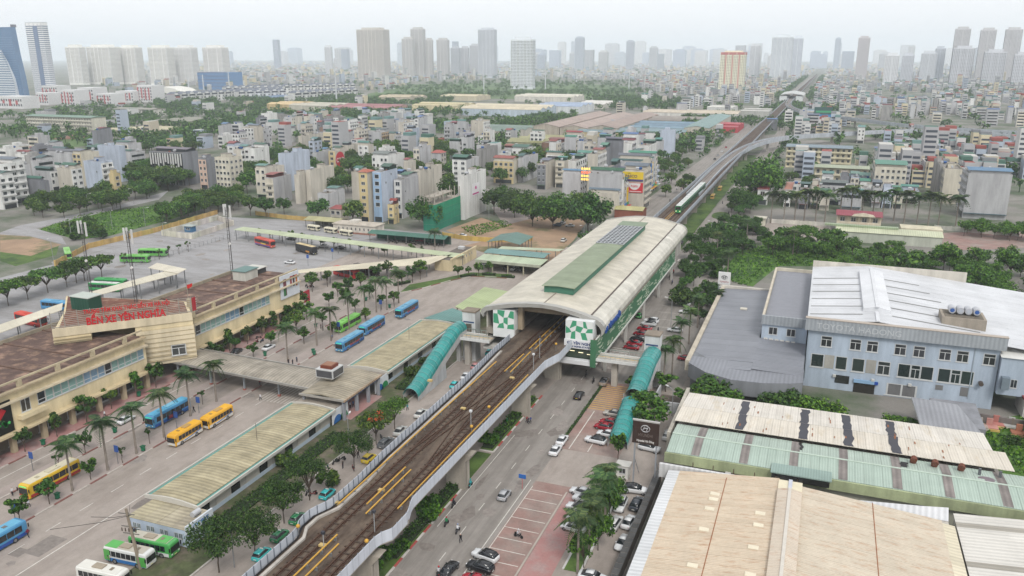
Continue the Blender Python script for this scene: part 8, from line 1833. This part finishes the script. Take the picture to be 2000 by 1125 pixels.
fill([(-20,345),(60,300),(250,292),(280,330),(180,370),(60,400),(-20,420)], 20, 'on the left by the running track', 44, (3,4,5,5))
fill([(1500,402),(1560,378),(1700,366),(1765,366),(1765,408),(1600,416)], 26, 'before the palm row', 45, (2,2,3), right=True, detail=True)
fill([(1690,300),(1740,292),(1880,302),(1990,310),(1990,330),(1870,334),(1700,322)], 26, 'behind the school right of the railway', 46, (2,2,3,3), right=True)
fill([(1470,256),(1560,225),(1640,205),(2000,205),(2000,252),(1700,236),(1600,262)], 64, 'beyond the depot flyover', 47, (3,4,4,5,5), right=True)
fill([(1150,225),(1330,190),(1480,200),(1500,215),(1440,235),(1300,240)], 16, 'by the factory sheds', 48, (3,4,4,5))
fill([(1240,200),(1400,180),(1500,182),(1505,205),(1380,215)], 26, 'at the foot of the yellow tower', 49, (3,3,4,5))
# ================================================================== INDUSTRY, VILLAS, TOWERS, FAR CITY
def shedpx(label, a, b, h, rise, col, wall, axis, name='factory_shed'):
    (x0, y0) = G(*a)
    x1 = x0+solve(lambda v: PR(x0+v, y0, 0)[0], b[0], 1, 400); y1 = y0+min(70 if axis == 'x' else 220, solve(lambda v: -PR(x0, y0+v, 0)[1], -b[1], 1, 400)); OCC.append((x0,x1,y0,y1))
    k = max(1, round(((y1-y0) if axis == 'x' else (x1-x0))/26)); k = min(k, 8)
    for i in range(k):
        q = (x0, x1, y0+(y1-y0)*i/k, y0+(y1-y0)*(i+1)/k-1) if axis == 'x' else (x0+(x1-x0)*i/k, x0+(x1-x0)*(i+1)/k-1, y0, y1)
        j = R.uniform(-16, 10)
        gable_shed(label+(', bay %s from the front' % ('one','two','three','four','five','six','seven','eight')[i] if k > 1 else ''), *q, h+R.uniform(-1,1), rise, tuple(c+j for c in col), wall, axis, name=name, cat='factory', op=False)
for a, b, h, r_, c, w_, ax, lab in (((1040,262),(1205,228),8,3,(172,150,138),(190,180,165),'y','long brown roofed factory hall with blue edge'),((1125,268),(1330,256),6,1.6,(120,144,150),(214,196,160),'x','long factory row with blue ridge nearest the houses'),((1150,256),(1345,246),6,1.6,(110,140,160),(214,196,160),'x','second long factory row with blue ridge'),((1180,243),(1400,234),6,1.8,(150,140,130),(220,206,170),'x','third long factory row with yellow wall'),((990,300),(1130,266),9,2.5,(172,170,124),(180,178,150),'x','big olive roofed hall behind the houses'),((900,225),(1055,196),10,3,(226,214,186),(196,210,222),'x','large cream roofed factory with pale blue gable'),((805,216),(892,200),9,1.5,(226,212,166),(232,220,180),'x','cream boxy factory in the middle distance'),((1050,220),(1135,200),9,3,(172,190,216),(226,230,232),'x','factory with pale blue roof'),((1005,198),(1120,184),9,3,(228,222,206),(226,222,212),'x','white roofed factory behind the pale blue one'),((1125,212),(1180,196),8,2,(224,220,212),(220,216,206),'x','small white factory with curved roof'),((1255,234),(1440,216),9,2,(212,198,176),(230,228,222),'x','long white factory with rusty tan roof'),((1335,268),(1385,240),9,2,(120,150,146),(206,200,186),'y','teal roofed hall beside the red showroom'),((880,266),(1010,240),7,2,(120,140,128),(206,202,190),'x','low green and grey roofed depot in the field'),((522,214),(570,198),8,2.5,(226,196,142),(214,190,140),'x','orange cream shed beyond the tree belt'),((565,216),(640,202),7,2.5,(196,190,172),(200,196,180),'x','row of pale sheds beyond the tree belt'),((640,218),(752,207),7,1.6,(168,104,106),(196,160,150),'x','maroon roofed long shed beyond the tree belt'),((740,200),(800,188),9,3,(206,190,160),(206,196,176),'x','tan roofed hall by the cream factory'),((475,195),(560,188),6,1,(120,150,186),(190,196,204),'x','low blue roofed hall before the villas'),((1385,258),(1440,246),6,.8,(196,60,74),(206,70,80),'x','red fronted car showroom by the railway'),((300,245),(372,228),5,1,(150,148,130),(170,166,150),'x','long grey shed roof in the left distance'),((200,262),(300,240),4,.8,(206,196,160),(190,186,170),'x','sandy roofed low hall by the institute'),((860,196),(930,184),8,2,(220,206,170),(216,206,180),'x','pale long factory in the haze'),((1380,225),(1430,212),10,1,(226,224,214),(226,226,222),'x','white box building near the railway'),((1445,236),(1500,218),12,.6,(200,198,190),(196,196,190),'x','pale cinema sized block beside the viaduct')):
    shedpx(lab, a, b, h, r_, c, w_, ax)
# white villa rows
rr = random.Random(5); k = 0
VROW = [((338,203),(560,187),17),((440,186),(695,178),19),((575,199),(700,190),9),((465,196),(560,192),6)]
VB = MB().extrude([(-4.5,0),(4.5,0),(4.5,9),(-4.5,9)], 'y', 0, 12).mesh('wall', M_WALL)
for r_i, (a, b, n) in enumerate(VROW):
    A_, B_ = G(*a), G(*b)
    for i in range(n):
        x, y = A_[0]+(B_[0]-A_[0])*(i+.5)/n, A_[1]+(B_[1]-A_[1])*(i+.5)/n; s = math.hypot(B_[0]-A_[0], B_[1]-A_[1])/n/9.6
        t = thing('villa', '%s white villa from the left in the %s villa row' % (ORD[i], ('front','rear','right hand','middle')[r_i]), 'villa', (x, y, 0), math.atan2(B_[1]-A_[1], B_[0]-A_[0]), 'white villas'); t.scale = (s, 1.2, 1.7)
        mobj('wall', VB, t, sc(232,232,230)); mobj('slate_roof', HIP, t, sc(110,116,128), loc=(0,6,9), scale=(9.4,12.4,2.6)); bx('gable_front', t, -1.8, 1.8, -1, 0, 0, 10.2, M_WALL, sc(236,236,234))
        for f in range(3): bx('window_row', t, -3.6, 3.6, -1.08 if f == 2 else -.1, -1.0 if f == 2 else 0, 1+f*3, 2.6+f*3, M_GLASS, sc(70,74,84))
# towers
M_TWIN = mat('tower_window', rough=.5, stain=.1, scale=.1)
M_TOW = mat('tower_wall', rough=.8, stain=.08, scale=.02)
def grid(t, x0, x1, z0, z1, y, col, dx=3.6, dz=3.4, fx=.55, fz=.5, axis='y', name='window_grid', sgn=-1):
    b = MB(); n = max(1, int((x1-x0)/dx)); m_ = max(1, int((z1-z0)/dz))
    for i in range(n):
        for k in range(m_):
            u0 = x0+(x1-x0)*(i+.5-fx/2)/n; u1 = x0+(x1-x0)*(i+.5+fx/2)/n; v0 = z0+(z1-z0)*(k+.5-fz/2)/m_; v1 = z0+(z1-z0)*(k+.5+fz/2)/m_
            if axis == 'y': b.quad((u0,y,v0),(u1,y,v0),(u1,y,v1),(u0,y,v1))
            else: b.quad((y,u0,v0),(y,u1,v0),(y,u1,v1),(y,u0,v1))
    return stuff(b.obj(name, M_TWIN, t, sc(*[c*.72 for c in col])))
TH = {}
def tower(label, px, wpx, yT, dist, col, wcol=(120,128,140), D=.7, style='grid', top=0, name='apartment_tower'):
    P = GD(px, yT, dist); w = wpx*dist/1600/2; H = P.z; d = w*2*D; side = 1 if P.x < 0 else -1
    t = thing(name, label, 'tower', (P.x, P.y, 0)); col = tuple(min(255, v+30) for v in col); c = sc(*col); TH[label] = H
    bx('wall', t, -w, w, -d/2, d/2, 0, H-top, M_TOW, c)
    if top: bx('crown', t, -w*.7, w*.7, -d*.35, d*.35, H-top, H, M_TOW, c)
    if style == 'bands':
        k = 0
        while k*3.6 < H-8: bx('window_band', t, -w*.98, w*.98, -d/2-.2, -d/2, k*3.6+4, k*3.6+5.7, M_GLASS, sc(*wcol)); bx('window_band', t, w*side-.2, w*side+.2, -d/2, d/2, k*3.6+4, k*3.6+5.7, M_GLASS, sc(*wcol)); k += 1
        bx('glass_strip', t, -w*.1, w*.42, -d/2-.6, -d/2-.2, 0, H-6, M_GLASS, sc(116,136,170)); bx('crown_frame', t, -w, w, -d/2, d/2, H, H+1.2, M_TOW, sc(206,210,212))
        for s in (-.95,-.5,.0,.5,.9): bx('crown_post', t, s*w-.6, s*w+.6, -d/2, d/2, H-5, H, M_TOW, sc(150,156,164))
    elif style != 'plain':
        grid(t, -w, w, 6, H-top-3, -d/2-.25, wcol); grid(t, -d/2, d/2, 6, H-top-3, side*(w+.25), wcol, axis='x')
        n = max(2, int(w/7))
        for i in range(n+1): xx = -w+2*w*i/n; bx('facade_fin', t, xx-.5, xx+.5, -d/2-.9, -d/2, 0, H-top, M_TOW, sc(*[min(255,v+8) for v in col]))
    return t
tower('slim white office tower with dark central glass strip at the far left', 70, 44, 45, 1500, (250,252,254), (120,136,160), .3, 'bands', name='office_tower')
gt = thing('glass_tower', 'blue glass tower with curved white wing at the left edge', 'tower', (*GD(8,60,1560).xy, 0)); hh_ = GD(8,53,1560).z
wv = [(-34,0),(26,0),(24,hh_*.3),(19,hh_*.62),(16,hh_),(-34,hh_)]
MB().extrude(wv, 'y', 0, 12).obj('glass_body', M_GLASS, gt, sc(74,120,166)); MB().extrude([(-36,0),(14,0),(10,hh_*.28),(-2,hh_*.5),(-16,hh_*.68),(-36,hh_*.8)], 'y', -6, 0).obj('white_wing', M_TOW, gt, sc(226,232,238))
for k in range(22):
    z = 5+k*4.4; xr = 12-48*max(0,(z/hh_-.2))**1.3
    if z < hh_*.7: bx('window_band', gt, -35, xr, -6.3, -6, z, z+2, M_GLASS, sc(120,146,176))
for k in range(27): bx('floor_line', gt, -34, 20-.08*k, -.25, 0, k*4.2+3, k*4.2+3.5, M_METAL, sc(110,150,190))
bx('crown', gt, 8, 14, 8, 16, hh_, hh_+5, M_TOW, sc(120,120,130))
CRM, GRW = (226,224,218), (206,208,210)
for a in (('first wide cream apartment slab in the left distance',146,40,87,2300,CRM,(150,150,152)),('second cream apartment slab in the left distance',200,66,87,2350,CRM,(150,150,152)),('third cream apartment slab in the left distance',253,48,88,2380,CRM,(150,150,152)),('fourth cream apartment slab with dark joint',313,52,88,2300,CRM,(150,150,152)),('fifth cream apartment slab of the left group',362,46,88,2340,(222,222,220),(150,150,152)),('cream apartment tower above the blue building site',420,52,88,2360,(224,222,218),(150,150,152)),
    ('broad grey brown apartment slab left of the centre',728,66,54,2700,(186,180,172),(150,150,150)),('tallest step of the grey stepped tower group',816,30,53,3000,(186,184,182),(160,160,164)),('left step of the grey stepped tower group',797,26,72,2980,(190,188,186),(160,160,164)),('right step of the grey stepped tower group',838,16,74,3010,(190,188,186),(160,160,164)),('grey tower right of the stepped group',865,26,74,3000,(186,184,184),(156,158,162)),('low grey tower before the tall pale one',890,20,90,3300,(176,180,188),(150,154,164)),('pair tower left of the tall pale one',908,18,90,3300,(182,184,190),(150,154,164)),('stepped low tower left of the tall pale one',928,22,85,3200,(190,192,198),(150,154,164)),('tall pale tower left of the striped dark one',952,38,54,3000,(190,194,202),(150,158,172)),('white and charcoal striped tower near the centre',1022,50,72,2000,(214,218,224),(70,76,90)),
    ('lone pale tower in the centre haze',1133,20,71,4200,(176,184,196),(150,160,176)),('lone bluish tower right of the centre',1232,17,78,4200,(176,182,194),(150,160,176)),('slim white tower behind the villas',641,16,88,3300,(210,212,216),(170,174,180)),('white block left of the railway end',1477,22,85,2750,(206,208,212),(150,154,162)),('white cluster tower with glass lines at the railway end',1530,44,68,2650,(214,220,230),(140,154,180)),('right half of the white cluster at the railway end',1560,22,70,2700,(210,216,226),(150,164,190)),('slim tower right of the railway end',1638,12,73,4300,(176,186,200),(160,170,186)),('tan and grey tower right of the railway',1689,24,70,2900,(186,180,182),(160,158,164)),
    ('white twin block left half right of the railway',1744,28,103,2300,(214,216,220),(150,154,160)),('grey twin block right half right of the railway',1775,24,103,2350,(196,200,208),(140,146,158)),('wide grey block before the three tall towers',1816,30,99,2500,(196,200,206),(150,156,166)),('narrow tall block beside the wide grey one',1838,20,90,2600,(190,196,206),(150,158,170)),('first of three tall tan towers at the right',1882,30,52,2500,(184,182,184),(160,160,168)),('second of three tall tan towers at the right',1932,30,54,2520,(184,182,184),(160,160,168)),('third of three tall tan towers at the right',1982,32,53,2540,(184,182,184),(160,160,168)),('left gridded block before the tan towers',1884,42,89,2150,(190,192,198),(130,134,146)),('middle gridded block before the tan towers',1945,42,96,2100,(190,192,198),(130,134,146)),('right gridded block before the tan towers',1998,30,101,2060,(190,192,198),(130,134,146))):
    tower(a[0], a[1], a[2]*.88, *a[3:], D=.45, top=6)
yt = tower('cream and red striped apartment tower beside the railway', 1434, 46, 99, 1900, (238,226,196), (176,140,130), .8, name='apartment_tower', top=4)
w_ = 46*1900/1600/2; bx('red_crown', yt, -w_-.6, w_+.6, -.8*w_-.6, .8*w_+.6, TH[yt['label']]-9, TH[yt['label']]-3.5, M_TOW, sc(200,116,108))
for xx in (-.55, .0, .55): bx('red_stripe', yt, xx*w_-1.6, xx*w_+1.6, -.8*w_-.7, -.8*w_-.3, 0, TH[yt['label']]-9, M_TOW, sc(214,156,142))
bs = tower('unfinished block wrapped in blue netting', 429, 72, 141, 2000, (70,112,160), (60,100,150), .6, 'plain', name='building_site')
for k in range(5): bx('floor_edge', bs, -45, 45, -28, -27.2, 8+k*8, 8.8+k*8, M_TOW, sc(120,110,130))
dm = thing('white_dome_hall', 'white domed sports hall among the left towers', 'hall', (*G(320,188), 0)); MB().extrude([(-52,0),(-46,8),(-30,15),(0,19),(30,15),(46,8),(52,0)], 'y', 0, 50).obj('dome_roof', M_TOW, dm, sc(238,236,228))
rr = random.Random(12)
for i, (px, py, w_) in enumerate(((135,208,34),(170,204,40),(205,206,36),(245,200,44),(285,200,36),(20,212,70),(85,205,30),(100,196,40))):
    X, Y = G(px, py); w2 = w_*PR(X,Y,0)[2]/1600/2; H = rr.uniform(18,34); t = thing('mall_block', '%s pale mall block with red panels below the left apartment slabs' % ORD[i], 'building', (X, Y, 0))
    bx('wall', t, -w2, w2, 0, 30, 0, H, M_TOW, sc(226,226,226)); grid(t, -w2, w2, 2, H-2, -.2, (120,124,134), 5, 5)
    for k in range(4): bx('red_panel', t, -w2+w2*.5*k, -w2+w2*.5*k+w2*.16, -.5, -.2, rr.uniform(2,8), H-rr.uniform(2,8), M_TOW, sc(190,96,100))
for i in range(92):
    px = rr.uniform(440, 1990) if i > 30 else rr.uniform(1040, 1500); d_ = rr.uniform(4300, 8500); yT = 110-rr.choice((6,10,14,18,22,24,30))*rr.uniform(.7,1.1)
    if rr.random() < .3: yT = rr.uniform(92,106)
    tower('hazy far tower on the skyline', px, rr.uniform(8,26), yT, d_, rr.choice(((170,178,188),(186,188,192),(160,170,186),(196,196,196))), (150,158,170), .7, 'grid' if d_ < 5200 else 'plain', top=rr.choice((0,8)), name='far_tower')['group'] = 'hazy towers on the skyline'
# far low rise city as one mass
FM = [mat('far_wall_%s' % n_, sc(*c), stain=.12, scale=.03) for n_, c in (('white',(222,222,220)),('grey',(190,190,192)),('beige',(206,196,176)),('cream',(224,212,180)),('blue',(186,198,214)))]
FR_ = [mat('far_roof_%s' % n_, sc(*c), stain=.15, scale=.05) for n_, c in (('red',(160,84,76)),('green',(84,120,106)),('grey',(140,142,146)),('pale',(206,204,198)),('teal',(110,146,142)))]
FW = mat('far_window', sc(78,84,94), rough=.3, stain=0)
EXC = [[(1640,222),(2070,238),(2070,300),(1640,285)],[(1480,268),(1720,268),(1720,350),(1470,350)],[(690,200),(800,160),(1050,152),(1240,160),(1250,192),(1100,200),(930,196),(800,206)],[(430,262),(560,228),(830,224),(1010,240),(1010,270),(840,262)],[(330,210),(440,178),(700,160),(705,200),(560,205),(420,212)],[(800,205),(1000,178),(1260,178),(1450,205),(1450,262),(1300,272),(1000,300),(880,268)]]
fc = MB(); rr = random.Random(99); n_ = 0
while n_ < 8200:
    Y = 560+9000*rr.random()**1.7; X = rr.uniform(-.95*Y-200, .42*Y+120)
    px, py, dp = PR(X, Y, 0)
    if not -60 < px < 2060 or (-96 < X < -34) or any(in_poly(px, py, e) for e in EXC): continue
    if px < 720 and rr.random() < .55: continue
    if px < 1480 and Y < 1750 and rr.random() < .94: continue
    if mnoise.noise(Vector((X*.004, Y*.004, 3))) > .28: continue
    w_, d_, h = rr.uniform(4,7)*(1+Y/5000), rr.uniform(8,14)*(1+Y/5000), rr.choice((7,10,10,13,13,16,19)) if rr.random() < .96 else rr.uniform(22,36)
    if dp < 2600 and blocked(X, X+w_, Y, Y+d_): continue
    fc.k = rr.choice((0,0,1,1,1,2,3,4)); b0 = len(fc.f); fc.box(X, X+w_, Y, Y+d_, 0, h); fc.m[b0+1] = rr.choice((5,6,7,7,8,8,9))
    if rr.random() < .5: fc.k = rr.choice((5,6,7,8,9)); fc.box(X-.2, X+w_+.2, Y+d_*.3, Y+d_+.2, h, h+2.2)
    if dp < 3200:
        fc.k = 10
        for z in range(1, int(h/3.3)+1):
            zz = z*3.3-2; fc.quad((X+.6,Y-.12,zz),(X+w_-.6,Y-.12,zz),(X+w_-.6,Y-.12,zz+1.5),(X+.6,Y-.12,zz+1.5))
    n_ += 1
o = stuff(fc.obj('far_city', FM+FR_+[FW])); o['label'] = 'dense low rise city spreading to the horizon'
# far woods as one mass
fw = MB(); rr = random.Random(55); n_ = 0
BELT = [[(0,232),(130,216),(330,206),(520,214),(500,230),(330,244),(120,256),(0,270)],[(200,292),(330,262),(430,250),(440,268),(360,292),(260,318)],[(0,262),(160,245),(400,235),(560,222),(1000,214),(1010,226),(700,236),(400,262),(100,290)],[(680,190),(1250,176),(1260,184),(700,200)],[(1440,240),(1530,205),(1700,215),(1680,235),(1500,262)],[(1850,175),(1930,165),(1980,182),(1900,192)],[(1550,230),(1600,212),(1660,218),(1640,240)],[(440,196),(700,186),(700,196),(460,206)],[(1680,262),(2000,272),(2000,290),(1700,280)],[(1180,285),(1330,262),(1400,262),(1360,300)],[(820,290),(1000,272),(1010,285),(830,300)],[(1150,190),(1330,196),(1320,215),(1180,215)],[(560,238),(830,232),(880,262),(830,262)],[(300,200),(420,190),(430,212),(310,222)],[(720,178),(900,160),(1240,160),(1240,172),(800,184)],[(300,250),(450,232),(700,224),(840,226),(830,236),(560,246),(420,268)],[(840,244),(1000,236),(1130,226),(1120,236),(1010,262),(860,262)],[(480,205),(800,196),(900,190),(880,204),(640,214),(500,216)],[(1330,236),(1430,226),(1430,240),(1400,256),(1340,258)]]
BW = [[G(*p) for p in b] for b in BELT]
def far_tree(x, y, h):
    for _ in range(3):
        c = (x+rr.uniform(-.3,.3)*h, y+rr.uniform(-.3,.3)*h, h*rr.uniform(.45,.75)); leaf_quads(fw, c, h*.38, 13, h*.13, rr)
    fw.tube([(x,y,0),(x,y,h*.6)], h*.03, n=3)
for W in BW:
    xs = [p[0] for p in W]; yv = [p[1] for p in W]; k = tries = 0; area = abs(sum(W[i][0]*W[i-1][1]-W[i-1][0]*W[i][1] for i in range(len(W))))/2
    while k < min(330, area/130) and tries < 4000:
        tries += 1; x, y = rr.uniform(min(xs), max(xs)), rr.uniform(min(yv), max(yv))
        if in_poly(x, y, W) and not blocked(x-2, x+2, y-2, y+2): far_tree(x, y, rr.uniform(7,12)); k += 1
while n_ < 900:
    Y = 560+4200*rr.random()**1.5; X = rr.uniform(-.95*Y-200, .42*Y+120); px, py, dp = PR(X, Y, 0)
    if -40 < px < 2040 and not (-96 < X < -34) and not blocked(X-2, X+2, Y-2, Y+2): far_tree(X, Y, rr.uniform(7,12)*(1+Y/6000)); n_ += 1
for Y in range(330, 1500, 9):
    for X in (-91-rr.uniform(0,3), -36.5+rr.uniform(0,3)):
        if rr.random() < .5 and not blocked(X-2, X+2, Y-2, Y+2): far_tree(X, Y, rr.uniform(5,8))
for Y in range(1600, 3400, 14):
    for X in (-92, -34): far_tree(X+rr.uniform(-4,4), Y, rr.uniform(10,15))
o = stuff(fw.obj('far_woods', M_LEAF, None, (.85,.95,.95,1))); o['label'] = 'belts of trees between the far quarters and fields'
# ================================================================== HAZE
hz = MB().box(-14500, 12500, -3500, 14500, -1.0, 330).mesh('haze', [])
hm = bpy.data.materials.new('haze'); hm.use_nodes = True; hm.node_tree.nodes.clear()
ho = hm.node_tree.nodes.new('ShaderNodeOutputMaterial'); hv = hm.node_tree.nodes.new('ShaderNodeVolumePrincipled')
hv.inputs['Color'].default_value = (0.86, 0.935, 1.0, 1); hv.inputs['Density'].default_value = 0.000118; hv.inputs['Anisotropy'].default_value = 0.0
hm.node_tree.links.new(hv.outputs[0], ho.inputs['Volume'])
hz.materials.append(hm)
stuff(mobj('haze', hz))
